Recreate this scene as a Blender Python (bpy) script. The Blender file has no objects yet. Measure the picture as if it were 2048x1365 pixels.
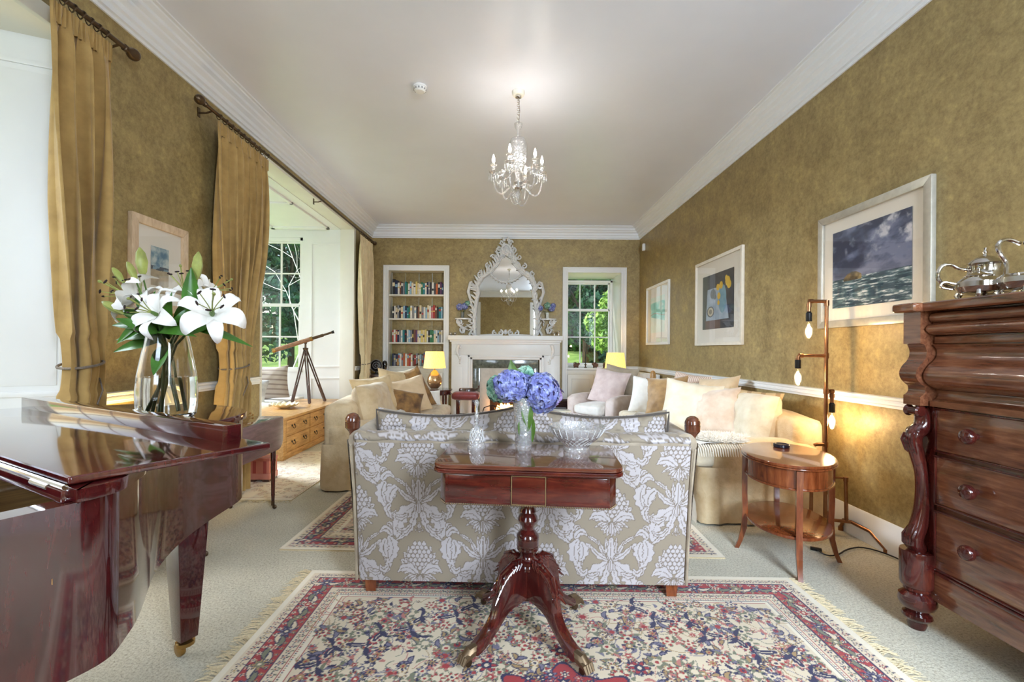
import bpy, bmesh, math, random
import numpy as np
from mathutils import Vector, Matrix
random.seed(7); np.random.seed(7)
PI = math.pi
SC = bpy.context.scene
COL = SC.collection

# ------------------------------------------------------------------ camera
F, CX, CY, HC, ROLL = 920.0, 1010.0, 701.0, 1.22, math.radians(0.4)
cam = bpy.data.cameras.new('camera'); camo = bpy.data.objects.new('camera', cam); COL.objects.link(camo)
cam.sensor_width = 36.0; cam.lens = F / 2048 * 36.0
cam.shift_x = (1024 - CX) / 2048; cam.shift_y = (CY - 682.5) / 2048
cam.clip_start = 0.02; cam.clip_end = 300
camo.matrix_world = Matrix.Translation((0, 0, HC)) @ Matrix.Rotation(PI / 2, 4, 'X') @ Matrix.Rotation(ROLL, 4, 'Z')
SC.camera = camo

# ------------------------------------------------------------------ room numbers
W, D, YB, ZC = 2.345, 8.05, -0.95, 3.37     # half width, far wall, near wall, ceiling

# ------------------------------------------------------------------ world, lights, exposure
wd = bpy.data.worlds.new('world'); SC.world = wd; wd.use_nodes = True
nt = wd.node_tree; bg = nt.nodes['Background']
sky = nt.nodes.new('ShaderNodeTexSky'); sky.sky_type = 'NISHITA'; sky.sun_disc = False
sky.sun_elevation = math.radians(42); sky.sun_rotation = math.radians(250); sky.air_density = 1.2; sky.dust_density = 2.0
nt.links.new(sky.outputs[0], bg.inputs[0]); bg.inputs[1].default_value = 0.14

def lamp(name, kind, loc, energy, color=(1, 1, 1), size=0.1, size_y=None, rot=None):
    l = bpy.data.lights.new(name, kind); l.energy = energy; l.color = color
    if kind == 'AREA':
        l.shape = 'RECTANGLE'; l.size = size; l.size_y = size_y or size
    elif kind in ('POINT', 'SPOT'):
        l.shadow_soft_size = size
    elif kind == 'SUN':
        l.angle = size
    o = bpy.data.objects.new(name, l); COL.objects.link(o); o.location = loc
    if rot: o.rotation_euler = rot
    return o
DAY = (0.72, 0.85, 1.0)
# daylight at the piano window and the bay; near-wall lamps are added fill
TILT = math.radians(32)      # downward tilt of the added fill lamps
lamp('daylight_piano_window', 'AREA', (-6.0, 1.5, 5.5), 190, DAY, 3.0, 3.0, (Vector((-0.8, 1.75, 0)) - Vector((-6.0, 1.5, 5.5))).to_track_quat('-Z', 'Y').to_euler())
lamp('daylight_bay_window', 'AREA', (-9.0, 6.6, 4.2), 1150, DAY, 3.0, 2.5, (Vector((0.5, 5.0, 1.0)) - Vector((-9, 6.6, 4.2))).to_track_quat('-Z', 'Y').to_euler())
lamp('fill_near_wall', 'AREA', (-1.55, YB - 0.55, 2.2), 42, DAY, 1.1, 2.0, (PI / 2 - TILT, 0, 0))
lamp('fill_near_wall', 'AREA', (1.55, YB - 0.55, 2.2), 200, DAY, 1.1, 2.0, (PI / 2 - TILT, 0, 0))
lamp('sun', 'SUN', (-6, 12, 8), 1.5, (1.0, 0.97, 0.92), math.radians(1.5), rot=Vector((.42, -.38, -.82)).to_track_quat('-Z', 'Y').to_euler())
SC.view_settings.view_transform = 'Standard'; SC.view_settings.look = 'None'
SC.view_settings.exposure = 1.22; SC.view_settings.gamma = 1.0; SC.view_settings.use_curve_mapping = False
SC.cycles.use_denoising = True
SC.cycles.max_bounces = 10; SC.cycles.diffuse_bounces = 5; SC.cycles.glossy_bounces = 5
SC.cycles.transmission_bounces = 8; SC.cycles.transparent_max_bounces = 16
SC.cycles.caustics_reflective = False; SC.cycles.caustics_refractive = False
SC.cycles.sample_clamp_indirect = 6.0

# ------------------------------------------------------------------ pixel -> place
def _un(px, py):
    a, b = px - CX, py - CY; c, s = math.cos(ROLL), math.sin(ROLL)
    return a * c + b * s, -a * s + b * c
def P(px, py, Y):
    u, v = _un(px, py); return Vector((u * Y / F, Y, HC - v * Y / F))
def PZ(px, py, z):
    u, v = _un(px, py); return P(px, py, (HC - z) * F / v)
def PX(px, py, X):
    u, v = _un(px, py); return P(px, py, X * F / u)

# ------------------------------------------------------------------ scene helpers
def tag(o, label=None, cat=None, group=None, kind=None):
    if label: o['label'] = label
    if cat: o['category'] = cat
    if group: o['group'] = group
    if kind: o['kind'] = kind
    return o
def thing(name, label, cat, loc=(0, 0, 0), rotz=0, group=None, kind=None):
    o = bpy.data.objects.new(name, None); COL.objects.link(o); o.empty_display_size = 0.05
    o.location = loc; o.rotation_euler = (0, 0, rotz)
    return tag(o, label, cat, group, kind)
def copy_tree(o, parent=None):
    c = o.copy(); COL.objects.link(c)
    c.parent = parent
    for ch in list(o.children): copy_tree(ch, c)
    return c
def rot(ax, deg): return Matrix.Rotation(math.radians(deg), 4, ax)
def T(x, y, z): return Matrix.Translation((x, y, z))

class MB:
    """collects geometry for ONE mesh object"""
    def __init__(s): s.v = []; s.f = []
    def add(s, vs, fs, M=None):
        o = len(s.v)
        if M is not None:
            vs = [tuple(M @ Vector(p)) for p in vs]
            if M.determinant() < 0: fs = [tuple(f)[::-1] for f in fs]
        s.v += [tuple(p) for p in vs]; s.f += [tuple(i + o for i in f) for f in fs]
        return s
    def box(s, x0, y0, z0, x1, y1, z1, M=None):
        x0, x1 = min(x0, x1), max(x0, x1); y0, y1 = min(y0, y1), max(y0, y1); z0, z1 = min(z0, z1), max(z0, z1)
        return s.add([(x0, y0, z0), (x1, y0, z0), (x1, y1, z0), (x0, y1, z0), (x0, y0, z1), (x1, y0, z1), (x1, y1, z1), (x0, y1, z1)],
                     [(0, 3, 2, 1), (4, 5, 6, 7), (0, 1, 5, 4), (1, 2, 6, 5), (2, 3, 7, 6), (3, 0, 4, 7)], M)
    def lathe(s, prof, c=(0, 0, 0), n=24, M=None, sx=1, sy=1):
        vs, fs = [], []
        for r, z in prof:
            for k in range(n):
                a = 2 * PI * k / n; vs.append((c[0] + sx * r * math.cos(a), c[1] + sy * r * math.sin(a), c[2] + z))
        m = len(prof)
        for i in range(m - 1):
            for k in range(n):
                a, b = i * n + k, i * n + (k + 1) % n
                fs.append((a, b, b + n, a + n))
        if prof[0][0] > 1e-5: fs.append(tuple(range(n - 1, -1, -1)))
        if prof[-1][0] > 1e-5: fs.append(tuple((m - 1) * n + k for k in range(n)))
        return s.add(vs, fs, M)
    def tube(s, pts, r, n=8, M=None, flat=1.0, closed=False):
        pts = [Vector(p) for p in pts]; m = len(pts)
        rs = r if hasattr(r, '__len__') else [r] * m
        vs, fs = [], []; up = None
        for i, p in enumerate(pts):
            a = pts[i - 1] if (i > 0 or closed) else p; b = pts[(i + 1) % m] if (i < m - 1 or closed) else p
            d = (b - a); d = d.normalized() if d.length > 1e-9 else Vector((0, 0, 1))
            if up is None:
                up = Vector((0, 0, 1)) if abs(d.z) < 0.9 else Vector((1, 0, 0))
            e1 = up - d * up.dot(d)
            e1 = e1.normalized() if e1.length > 1e-6 else d.orthogonal().normalized()
            up = e1; e2 = d.cross(e1)
            for k in range(n):
                t = 2 * PI * k / n; vs.append(p + e1 * (rs[i] * math.cos(t)) + e2 * (rs[i] * flat * math.sin(t)))
        for i in range(m - (0 if closed else 1)):
            j = (i + 1) % m
            for k in range(n):
                fs.append((i * n + k, i * n + (k + 1) % n, j * n + (k + 1) % n, j * n + k))
        if not closed: fs += [tuple(range(n - 1, -1, -1)), tuple((m - 1) * n + k for k in range(n))]
        return s.add(vs, fs, M)
    def prism(s, poly, z0, z1, M=None):
        n = len(poly); a = sum(poly[i][0] * poly[(i + 1) % n][1] - poly[(i + 1) % n][0] * poly[i][1] for i in range(n))
        if a < 0: poly = poly[::-1]
        vs = [(x, y, z0) for x, y in poly] + [(x, y, z1) for x, y in poly]
        fs = [tuple(range(n - 1, -1, -1)), tuple(range(n, 2 * n))] + [(i, (i + 1) % n, n + (i + 1) % n, n + i) for i in range(n)]
        return s.add(vs, fs, M)
    def ball(s, c, r, nu=12, nv=8, M=None):
        r = r if hasattr(r, '__len__') else (r, r, r)
        vs = [(c[0], c[1], c[2] - r[2])]; fs = []
        for i in range(1, nv):
            t = PI * i / nv - PI / 2
            for k in range(nu):
                a = 2 * PI * k / nu; vs.append((c[0] + r[0] * math.cos(t) * math.cos(a), c[1] + r[1] * math.cos(t) * math.sin(a), c[2] + r[2] * math.sin(t)))
        vs.append((c[0], c[1], c[2] + r[2])); e = len(vs) - 1
        for k in range(nu): fs.append((0, 1 + (k + 1) % nu, 1 + k)); fs.append((e, e - nu + k, e - nu + (k + 1) % nu))
        for i in range(nv - 2):
            for k in range(nu):
                a = 1 + i * nu + k; b = 1 + i * nu + (k + 1) % nu; fs.append((a, b, b + nu, a + nu))
        return s.add(vs, fs, M)
    def grid(s, pts, nu, nv, M=None, close_u=False):
        fs = []
        for j in range(nv - 1):
            for i in range(nu - (0 if close_u else 1)):
                a, b = j * nu + i, j * nu + (i + 1) % nu; fs.append((a, b, b + nu, a + nu))
        return s.add(pts, fs, M)
    def build(s, name, m, parent=None, bevel=0, seg=2, smooth=True, sharp=35, M=None, col=None):
        me = bpy.data.meshes.new(name); me.from_pydata(s.v, [], s.f); me.update()
        if bevel:
            bm = bmesh.new(); bm.from_mesh(me)
            es = [e for e in bm.edges if len(e.link_faces) == 2 and e.calc_face_angle(0) > 0.5]
            bmesh.ops.bevel(bm, geom=es, offset=bevel, segments=seg, profile=0.6, affect='EDGES', clamp_overlap=True)
            bm.to_mesh(me); bm.free()
        if M is not None:
            me.transform(M)
            if M.determinant() < 0: me.flip_normals()
        return mesh_obj(name, me, m, parent, smooth, sharp, col)

def mesh_obj(name, me, m, parent=None, smooth=True, sharp=35, col=None):
    if m is not None: me.materials.append(m)
    if smooth:
        me.shade_smooth(); me.set_sharp_from_angle(angle=math.radians(sharp))
    if col is not None:
        at = me.color_attributes.new('Col', 'FLOAT_COLOR', 'POINT')
        a = np.ones((len(me.vertices), 4), np.float32); c = np.asarray(col, np.float32).reshape(-1, 3); a[:len(c), :3] = c
        at.data.foreach_set('color', a.ravel())
    o = bpy.data.objects.new(name, me); COL.objects.link(o)
    if parent is not None: o.parent = parent
    return o
def npgrid(name, X, Y, Z, m, parent=None, col=None, smooth=True, sharp=60, close_u=False):
    """grid mesh from 2-D coordinate arrays, optional per-vertex linear colour"""
    nv, nu = X.shape
    co = np.stack([X, Y, Z], -1).reshape(-1, 3).astype(np.float32)
    idx = np.arange(nv * nu).reshape(nv, nu)
    if close_u: idx = np.concatenate([idx, idx[:, :1]], 1)
    q = np.stack([idx[:-1, :-1], idx[:-1, 1:], idx[1:, 1:], idx[1:, :-1]], -1).reshape(-1, 4)
    me = bpy.data.meshes.new(name)
    me.vertices.add(len(co)); me.vertices.foreach_set('co', co.ravel())
    me.loops.add(q.size); me.loops.foreach_set('vertex_index', q.ravel().astype(np.int32))
    me.polygons.add(len(q)); me.polygons.foreach_set('loop_start', np.arange(0, q.size, 4, dtype=np.int32))
    me.update(calc_edges=True); me.validate()
    return mesh_obj(name, me, m, parent, smooth, sharp, col)

# ------------------------------------------------------------------ materials
def S(r, g, b):
    f = lambda c: (c / 255 / 12.92) if c / 255 <= 0.04045 else ((c / 255 + 0.055) / 1.055) ** 2.4
    return (f(r), f(g), f(b))
def lin(a):
    a = np.asarray(a, np.float32) / 255.0
    return np.where(a <= 0.04045, a / 12.92, ((a + 0.055) / 1.055) ** 2.4)
def c4(c): return (c[0], c[1], c[2], 1)
def base(name):
    m = bpy.data.materials.new(name); m.use_nodes = True; t = m.node_tree
    return m, t, t.nodes['Principled BSDF']
def N(t, k, **kw):
    n = t.nodes.new(k)
    for a, b in kw.items(): setattr(n, a, b)
    return n
def ramp(t, fac, stops):
    r = N(t, 'ShaderNodeValToRGB'); e = r.color_ramp.elements
    while len(e) < len(stops): e.new(0.5)
    for i, (p, c) in enumerate(stops): e[i].position = p; e[i].color = c4(c)
    t.links.new(fac, r.inputs[0]); return r.outputs[0]
def coords(t, scale=(1, 1, 1), rotz=(0, 0, 0)):
    tc = N(t, 'ShaderNodeTexCoord'); mp = N(t, 'ShaderNodeMapping')
    mp.inputs['Scale'].default_value = scale; mp.inputs['Rotation'].default_value = rotz
    t.links.new(tc.outputs['Object'], mp.inputs[0]); return mp.outputs[0]
def noise(t, vec, scale, detail=4, rough=0.55, dist=0):
    n = N(t, 'ShaderNodeTexNoise'); n.inputs['Scale'].default_value = scale; n.inputs['Detail'].default_value = detail
    n.inputs['Roughness'].default_value = rough; n.inputs['Distortion'].default_value = dist
    t.links.new(vec, n.inputs['Vector']); return n.outputs[0]
def bump(t, b, h, strength=0.2, dist=0.005):
    n = N(t, 'ShaderNodeBump'); n.inputs['Strength'].default_value = strength; n.inputs['Distance'].default_value = dist
    t.links.new(h, n.inputs['Height']); t.links.new(n.outputs[0], b.inputs['Normal'])
def plain(name, c, rough=0.5, metal=0.0, var=0.0, vs=20, bmp=0.0, bs=60, coat=0.0, sheen=0.0, emit=None, es=1.0, trans=0.0, ior=1.45):
    m, t, b = base(name)
    b.inputs['Roughness'].default_value = rough; b.inputs['Metallic'].default_value = metal
    b.inputs['Base Color'].default_value = c4(c); b.inputs['Coat Weight'].default_value = coat
    b.inputs['Coat Roughness'].default_value = 0.06; b.inputs['Sheen Weight'].default_value = sheen
    b.inputs['Transmission Weight'].default_value = trans; b.inputs['IOR'].default_value = ior
    if var:
        v = coords(t); n = noise(t, v, vs)
        lo = tuple(x * (1 - var) for x in c); hi = tuple(min(1, x * (1 + var)) for x in c)
        t.links.new(ramp(t, n, [(0.3, lo), (0.7, hi)]), b.inputs['Base Color'])
    if bmp:
        v = coords(t); bump(t, b, noise(t, v, bs, 3), bmp)
    if emit: b.inputs['Emission Color'].default_value = c4(emit); b.inputs['Emission Strength'].default_value = es
    return m
def wood(name, dark, mid, light, scale=6, stretch=(1, 12, 12), rough=0.25, coat=0.5, blotch=0.5, bmp=0.04):
    m, t, b = base(name)
    v = coords(t, stretch); n1 = noise(t, v, scale, 6, 0.6, 0.6)
    v2 = coords(t); n2 = noise(t, v2, 3.5, 3, 0.6, 0.8)
    mx = N(t, 'ShaderNodeMix'); mx.inputs[0].default_value = blotch * 0.6
    t.links.new(n1, mx.inputs[2]); t.links.new(n2, mx.inputs[3])
    t.links.new(ramp(t, mx.outputs[0], [(0.32, dark), (0.52, mid), (0.7, light)]), b.inputs['Base Color'])
    b.inputs['Roughness'].default_value = rough; b.inputs['Coat Weight'].default_value = coat; b.inputs['Coat Roughness'].default_value = 0.05
    bump(t, b, n1, bmp, 0.002)
    return m
def fabric(name, c, c2=None, rough=0.85, weave=700, bmp=0.25, blot=0.12, sheen=0.3, wrinkle=0.0):
    m, t, b = base(name)
    v = coords(t); n = noise(t, v, 9, 4)
    c2 = c2 or tuple(x * (1 - blot * 2) for x in c)
    t.links.new(ramp(t, n, [(0.3, c2), (0.62, c)]), b.inputs['Base Color'])
    b.inputs['Roughness'].default_value = rough; b.inputs['Sheen Weight'].default_value = sheen
    w = noise(t, v, weave, 2)
    if wrinkle:
        wr = noise(t, v, 14, 3, 0.6, 1.2); ma = N(t, 'ShaderNodeMath', operation='MULTIPLY_ADD')
        ma.inputs[1].default_value = wrinkle * 12; t.links.new(wr, ma.inputs[0]); t.links.new(w, ma.inputs[2]); bump(t, b, ma.outputs[0], bmp, 0.004)
    else: bump(t, b, w, bmp, 0.002)
    return m
def colmat(name, rough=0.8, bmp=0.3, bs=900, sheen=0.0, coat=0.0):
    m, t, b = base(name); a = N(t, 'ShaderNodeAttribute', attribute_name='Col')
    t.links.new(a.outputs['Color'], b.inputs['Base Color']); b.inputs['Roughness'].default_value = rough
    b.inputs['Sheen Weight'].default_value = sheen; b.inputs['Coat Weight'].default_value = coat
    if bmp: bump(t, b, noise(t, coords(t), bs, 2), bmp, 0.003)
    return m
def clear_glass(name, tint=(1, 1, 1), gloss=0.07):
    """thin window / picture / bulb glass: lets light straight through and mirrors a little"""
    m = bpy.data.materials.new(name); m.use_nodes = True; t = m.node_tree; t.nodes.clear()
    o = N(t, 'ShaderNodeOutputMaterial'); a = N(t, 'ShaderNodeBsdfTransparent'); g = N(t, 'ShaderNodeBsdfGlossy'); x = N(t, 'ShaderNodeMixShader')
    a.inputs[0].default_value = c4(tint); g.inputs['Roughness'].default_value = 0.02
    fr = N(t, 'ShaderNodeLayerWeight'); fr.inputs[0].default_value = 0.5
    pw = N(t, 'ShaderNodeMath', operation='POWER'); pw.inputs[1].default_value = 3.5; t.links.new(fr.outputs['Facing'], pw.inputs[0])
    ma = N(t, 'ShaderNodeMath', operation='MULTIPLY_ADD'); ma.inputs[1].default_value = 0.45; ma.inputs[2].default_value = gloss * 0.4; t.links.new(pw.outputs[0], ma.inputs[0])
    t.links.new(ma.outputs[0], x.inputs[0]); t.links.new(a.outputs[0], x.inputs[1]); t.links.new(g.outputs[0], x.inputs[2]); t.links.new(x.outputs[0], o.inputs[0])
    return m
def glow(name, c, s):
    m = bpy.data.materials.new(name); m.use_nodes = True; t = m.node_tree; t.nodes.clear()
    o = N(t, 'ShaderNodeOutputMaterial'); e = N(t, 'ShaderNodeEmission'); e.inputs[0].default_value = c4(c); e.inputs[1].default_value = s
    t.links.new(e.outputs[0], o.inputs[0]); return m

M = {}
def wallpaper():
    m, t, b = base('gold_wallpaper'); v = coords(t)
    n1 = noise(t, v, 4.2, 9, 0.78, 0.3); n2 = noise(t, v, 30, 6, 0.8); n3 = noise(t, coords(t, (60, 60, 9)), 4, 3, 0.6)
    a = N(t, 'ShaderNodeMath', operation='MULTIPLY_ADD'); a.inputs[1].default_value = 0.46; t.links.new(n2, a.inputs[0])
    a2 = N(t, 'ShaderNodeMath', operation='MULTIPLY'); a2.inputs[1].default_value = 0.54; t.links.new(n1, a2.inputs[0]); t.links.new(a2.outputs[0], a.inputs[2])
    col = ramp(t, a.outputs[0], [(0.36, S(122, 103, 64)), (0.46, S(146, 126, 82)), (0.55, S(166, 146, 98)), (0.65, S(190, 168, 108))])
    t.links.new(col, b.inputs['Base Color'])
    t.links.new(ramp(t, n1, [(0.35, (0.38,) * 3), (0.7, (0.6,) * 3)]), b.inputs['Roughness'])
    b.inputs['Metallic'].default_value = 0.12; b.inputs['Specular IOR Level'].default_value = 0.5
    bump(t, b, n2, 0.05, 0.001); return m
M['wallpaper'] = wallpaper()
def carpet():
    m, t, b = base('beige_carpet'); v = coords(t)
    n1 = noise(t, v, 100, 5, 0.85); n2 = noise(t, v, 2.2, 4); n3 = noise(t, v, 60, 2)
    mx = N(t, 'ShaderNodeMix', data_type='RGBA'); mx.blend_type = 'MULTIPLY'; mx.inputs[0].default_value = 0.85
    t.links.new(ramp(t, n1, [(0.36, S(150, 138, 108)), (0.5, S(218, 210, 184)), (0.68, S(236, 232, 214))]), mx.inputs[6])
    t.links.new(ramp(t, n2, [(0.35, (0.8, 0.8, 0.78)), (0.65, (1, 1, 1))]), mx.inputs[7])
    t.links.new(mx.outputs[2], b.inputs['Base Color']); b.inputs['Roughness'].default_value = 0.95; b.inputs['Sheen Weight'].default_value = 0.3
    ad = N(t, 'ShaderNodeMath', operation='ADD'); t.links.new(n1, ad.inputs[0]); t.links.new(n3, ad.inputs[1]); bump(t, b, ad.outputs[0], 0.8, 0.008); return m
M['carpet'] = carpet()
M['white'] = plain('white_paint', S(236, 236, 234), 0.35, var=0.02, vs=3)
M['ivory'] = plain('ivory_paint', S(232, 228, 216), 0.4, var=0.03, vs=3)
M['ceiling'] = plain('ceiling_paint', S(232, 236, 247), 0.35, var=0.02, vs=2)
M['cornice'] = plain('cornice_paint', S(234, 237, 242), 0.5)
M['bronze'] = plain('bronze', S(92, 74, 56), 0.3, 0.8)
M['brass'] = plain('brass', S(176, 140, 84), 0.25, 0.95)
M['dbrass'] = plain('dull_brass', S(158, 134, 98), .35, .7)
M['copper'] = plain('aged_copper', S(150, 104, 72), 0.3, 0.95, var=0.2)
M['black'] = plain('black_metal', S(24, 22, 22), 0.4, 0.2)
M['silver'] = plain('silver', S(206, 202, 196), 0.1, 1.0)
M['glass'] = plain('crystal', (1, 1, 1), 0.0, trans=1.0, ior=1.5)
def cutglass(name='cut_crystal', df=0.22):
    m = bpy.data.materials.new(name); m.use_nodes = True; t = m.node_tree; t.nodes.clear()
    o = N(t, 'ShaderNodeOutputMaterial'); a = N(t, 'ShaderNodeBsdfTransparent'); g = N(t, 'ShaderNodeBsdfGlossy'); d = N(t, 'ShaderNodeBsdfDiffuse'); x = N(t, 'ShaderNodeMixShader'); y = N(t, 'ShaderNodeMixShader')
    a.inputs[0].default_value = (.97, .97, .97, 1); g.inputs['Roughness'].default_value = 0.05;
    vo = N(t, 'ShaderNodeTexVoronoi'); vo.inputs['Scale'].default_value = 75; t.links.new(coords(t), vo.inputs['Vector']); bp_ = N(t, 'ShaderNodeBump'); bp_.inputs['Strength'].default_value = .9; bp_.inputs['Distance'].default_value = .004; t.links.new(vo.outputs[0], bp_.inputs['Height']); t.links.new(bp_.outputs[0], g.inputs['Normal'])
    d.inputs[0].default_value = (.95, .95, .95, 1)
    fr = N(t, 'ShaderNodeLayerWeight'); fr.inputs[0].default_value = 0.5; ma = N(t, 'ShaderNodeMath', operation='MULTIPLY_ADD'); ma.inputs[1].default_value = 0.55; ma.inputs[2].default_value = 0.10; t.links.new(fr.outputs['Facing'], ma.inputs[0]); t.links.new(bp_.outputs[0], fr.inputs['Normal'])
    x.inputs[0].default_value = df; t.links.new(a.outputs[0], x.inputs[1]); t.links.new(d.outputs[0], x.inputs[2])
    t.links.new(ma.outputs[0], y.inputs[0]); t.links.new(x.outputs[0], y.inputs[1]); t.links.new(g.outputs[0], y.inputs[2]); t.links.new(y.outputs[0], o.inputs[0]); return m
M['cut'] = cutglass()
M['pane'] = clear_glass('window_glass')
M['curtain'] = fabric('gold_curtain', S(184, 150, 88), S(160, 127, 70), 0.75, 500, 0.15, sheen=0.35)
M['lining'] = fabric('cream_curtain', S(222, 206, 168), S(206, 188, 148), 0.8, 500, 0.15)
M['piano'] = wood('polished_mahogany', S(34, 7, 10), S(72, 18, 22), S(104, 40, 32), 5, (9, 9, 1.2), 0.08, 1.0, 0.9, 0.0)
M['mahog'] = wood('red_mahogany', S(38, 10, 10), S(78, 23, 18), S(114, 48, 30), 4, (1.5, 10, 10), 0.16, 0.8, 0.7, 0.02)
M['mahog_v'] = wood('red_mahogany_turned', S(38, 11, 12), S(74, 24, 20), S(104, 46, 32), 4, (10, 10, 2), 0.16, 0.8, 0.7, 0.02)
M['tabletop'] = wood('mahogany_top', S(58, 25, 19), S(98, 50, 35), S(124, 72, 50), 4, (1.5, 14, 14), 0.13, 1.0, 0.5, 0.0)
M['chest'] = wood('scotch_chest_mahogany', S(66, 34, 23), S(120, 73, 50), S(154, 104, 74), 5, (12, 1.3, 12), 0.16, 1.0, 0.6, 0.0)
M['cherry'] = wood('cherry_wood', S(86, 37, 18), S(126, 64, 32), S(150, 86, 48), 5, (8, 8, 1.5), 0.2, 0.7, 0.4, 0.02)
M['oak'] = wood('pine_oak', S(140, 98, 50), S(184, 138, 80), S(208, 166, 106), 5, (12, 1.4, 12), 0.4, 0.2, 0.5, 0.05)
M['darkwood'] = wood('dark_wood', S(40, 24, 18), S(76, 50, 38), S(104, 74, 56), 5, (8, 8, 2), 0.3, 0.4)
M['slip'] = fabric('cream_slipcover', S(222, 200, 162), S(200, 172, 128), 0.8, 600, 0.35, wrinkle=0.5)
M['slip_w'] = fabric('pale_slipcover', S(234, 224, 200), S(216, 200, 168), 0.8, 600, 0.3, wrinkle=0.4)
# ================================================================== THE ROOM
def struct(name, mb, m, bevel=0, parent=None, **k):
    o = mb.build(name, m, parent, bevel, **k)
    if parent is None: o['kind'] = 'structure'
    return o
B2Y0, B2Y1, BX = 4.40, 7.10, -4.60          # bay
W1Y0, W1Y1, W1Z = 0.95, 2.57, 2.90          # piano window opening
struct('floor', MB().prism([(-W - 0.2, YB - 0.1), (W + 0.15, YB - 0.1), (W + 0.15, D + 0.1), (-W - 0.2, D + 0.1), (-W - 0.2, B2Y1 + 0.05), (BX - 0.1, B2Y1 + 0.05),
       (BX - 0.1, B2Y0 - 0.05), (-W - 0.2, B2Y0 - 0.05), (-W - 0.2, W1Y1 + 0.1), (-3.1, W1Y1), (-3.1, W1Y0), (-W - 0.2, W1Y0)], -0.12, 0), M['carpet'])
struct('ceiling', MB().box(-W - 0.2, YB - 0.1, ZC, W + 0.15, D + 0.15, ZC + 0.1), M['ceiling'])
struct('wall_right', MB().box(W, YB - 0.1, -0.1, W + 0.15, D + 0.15, ZC), M['wallpaper'])
wn = MB()
for xa, xb, za, zb in [(-W - 0.2, -2.1, -0.1, ZC), (-2.1, -1.0, -0.1, 0.55), (-2.1, -1.0, 2.9, ZC), (-1.0, 1.0, -0.1, ZC), (1.0, 2.1, -0.1, 0.55), (1.0, 2.1, 2.9, ZC), (2.1, W + 0.15, -0.1, ZC)]:  # openings for the added fill windows
    wn.box(xa, YB - 0.15, za, xb, YB, zb)
struct('wall_near', wn, M['wallpaper'], smooth=False)
wl = MB()
for a, b, z0, z1 in [(YB, W1Y0, -0.1, ZC), (W1Y0, W1Y1, W1Z, ZC), (W1Y1, B2Y0, -0.1, ZC), (B2Y0, B2Y1, 3.08, ZC), (B2Y1, D + 0.15, -0.1, ZC)]:
    wl.box(-W - 0.2, a, z0, -W, b, z1)
struct('wall_left', wl, M['wallpaper'], smooth=False)
# far wall with the bookcase recess and the window recess
RX0, RX1, RZ = -2.038, -1.076, 2.60
VX0, VX1, VZ0, VZ1 = 1.094, 2.020, 0.92, 2.585
wf = MB()
e_ = 0.02
wf.box(-W, D, -0.1, RX0 - e_, D + 0.15, ZC); wf.box(RX0 - e_, D, RZ + e_, RX1 + e_, D + 0.15, ZC); wf.box(RX1 + e_, D, -0.1, VX0 - e_, D + 0.15, ZC)
wf.box(VX0 - e_, D, VZ1 + e_, VX1 + e_, D + 0.15, ZC); wf.box(VX1 + e_, D, -0.1, W, D + 0.15, ZC); wf.box(VX0 - e_, D + 0.05, -0.1, VX1 + e_, D + 0.15, VZ0 - .036)
struct('wall_far', wf, M['wallpaper'], smooth=False)
# bay walls
wb = MB()
BWX0, BWX1, BWZ0, BWZ1 = -4.19, -3.13, 0.86, 2.94
wb.box(BX - 0.15, B2Y1, -0.1, BWX0, B2Y1 + 0.15, 3.2); wb.box(BWX1, B2Y1, -0.1, -W - 0.2, B2Y1 + 0.15, 3.2)
wb.box(BWX0, B2Y1, -0.1, BWX1, B2Y1 + 0.15, BWZ0); wb.box(BWX0, B2Y1, BWZ1, BWX1, B2Y1 + 0.15, 3.2)
struct('wall_bay', wb, M['white'], smooth=False)
LY0, LY1 = 4.75, 6.75
wo = MB()
wo.box(BX - 0.15, B2Y0 - 0.1, -0.1, BX, LY0, 3.2); wo.box(BX - 0.15, LY1, -0.1, BX, B2Y1, 3.2)
wo.box(BX - 0.15, LY0, -0.1, BX, LY1, BWZ0); wo.box(BX - 0.15, LY0, BWZ1, BX, LY1, 3.2)
struct('wall_bay_outer', wo, M['white'], smooth=False)
struct('wall_bay_near', MB().box(BX - 0.15, B2Y0 - 0.15, -0.1, -W - 0.2, B2Y0, 3.2), M['white'])
struct('ceiling_bay', MB().box(BX - 0.15, B2Y0 - 0.1, 3.06, -W - 0.2, B2Y1 + 0.1, 3.2), M['white'])
tb = MB()
for x0, x1, y0, y1 in [(-3.55, -3.49, 4.6, 7.0), (-2.72, -2.68, 4.6, 7.0), (-3.55, -2.68, 5.75, 5.80), (-4.4, -2.68, 6.90, 7.0)]:
    tb.box(x0, y0, 3.035, x1, y1, 3.062)
struct('trim_bay_ceiling', tb, M['white'], 0.006)
tb = MB()     # panel mouldings on the white wall of the bay
for x0, x1, z0, z1 in [(-3.00, -2.98, 1.0, 2.85), (-2.98, -2.36, 0.94, 0.965), (-2.98, -2.36, 0.76, 0.785), (-3.00, -2.98, 0.1, 0.785), (-2.98, -2.36, 2.83, 2.85)]:
    tb.box(x0, B2Y1 - 0.012, z0, x1, B2Y1 + 0.001, z1)
struct('trim_bay_panel', tb, M['white'], 0.003)
tb = MB()     # white lining of the bay opening
tb.box(-W - 0.202, B2Y0 - 0.002, 0, -W + 0.012, B2Y0 + 0.02, 3.085); tb.box(-W - 0.202, B2Y1 - 0.02, 0, -W + 0.012, B2Y1 + 0.06, 3.085)
tb.box(-W - 0.202, B2Y0, 3.066, -W + 0.012, B2Y1, 3.092)
struct('trim_bay_opening', tb, M['ivory'], 0.004)
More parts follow.
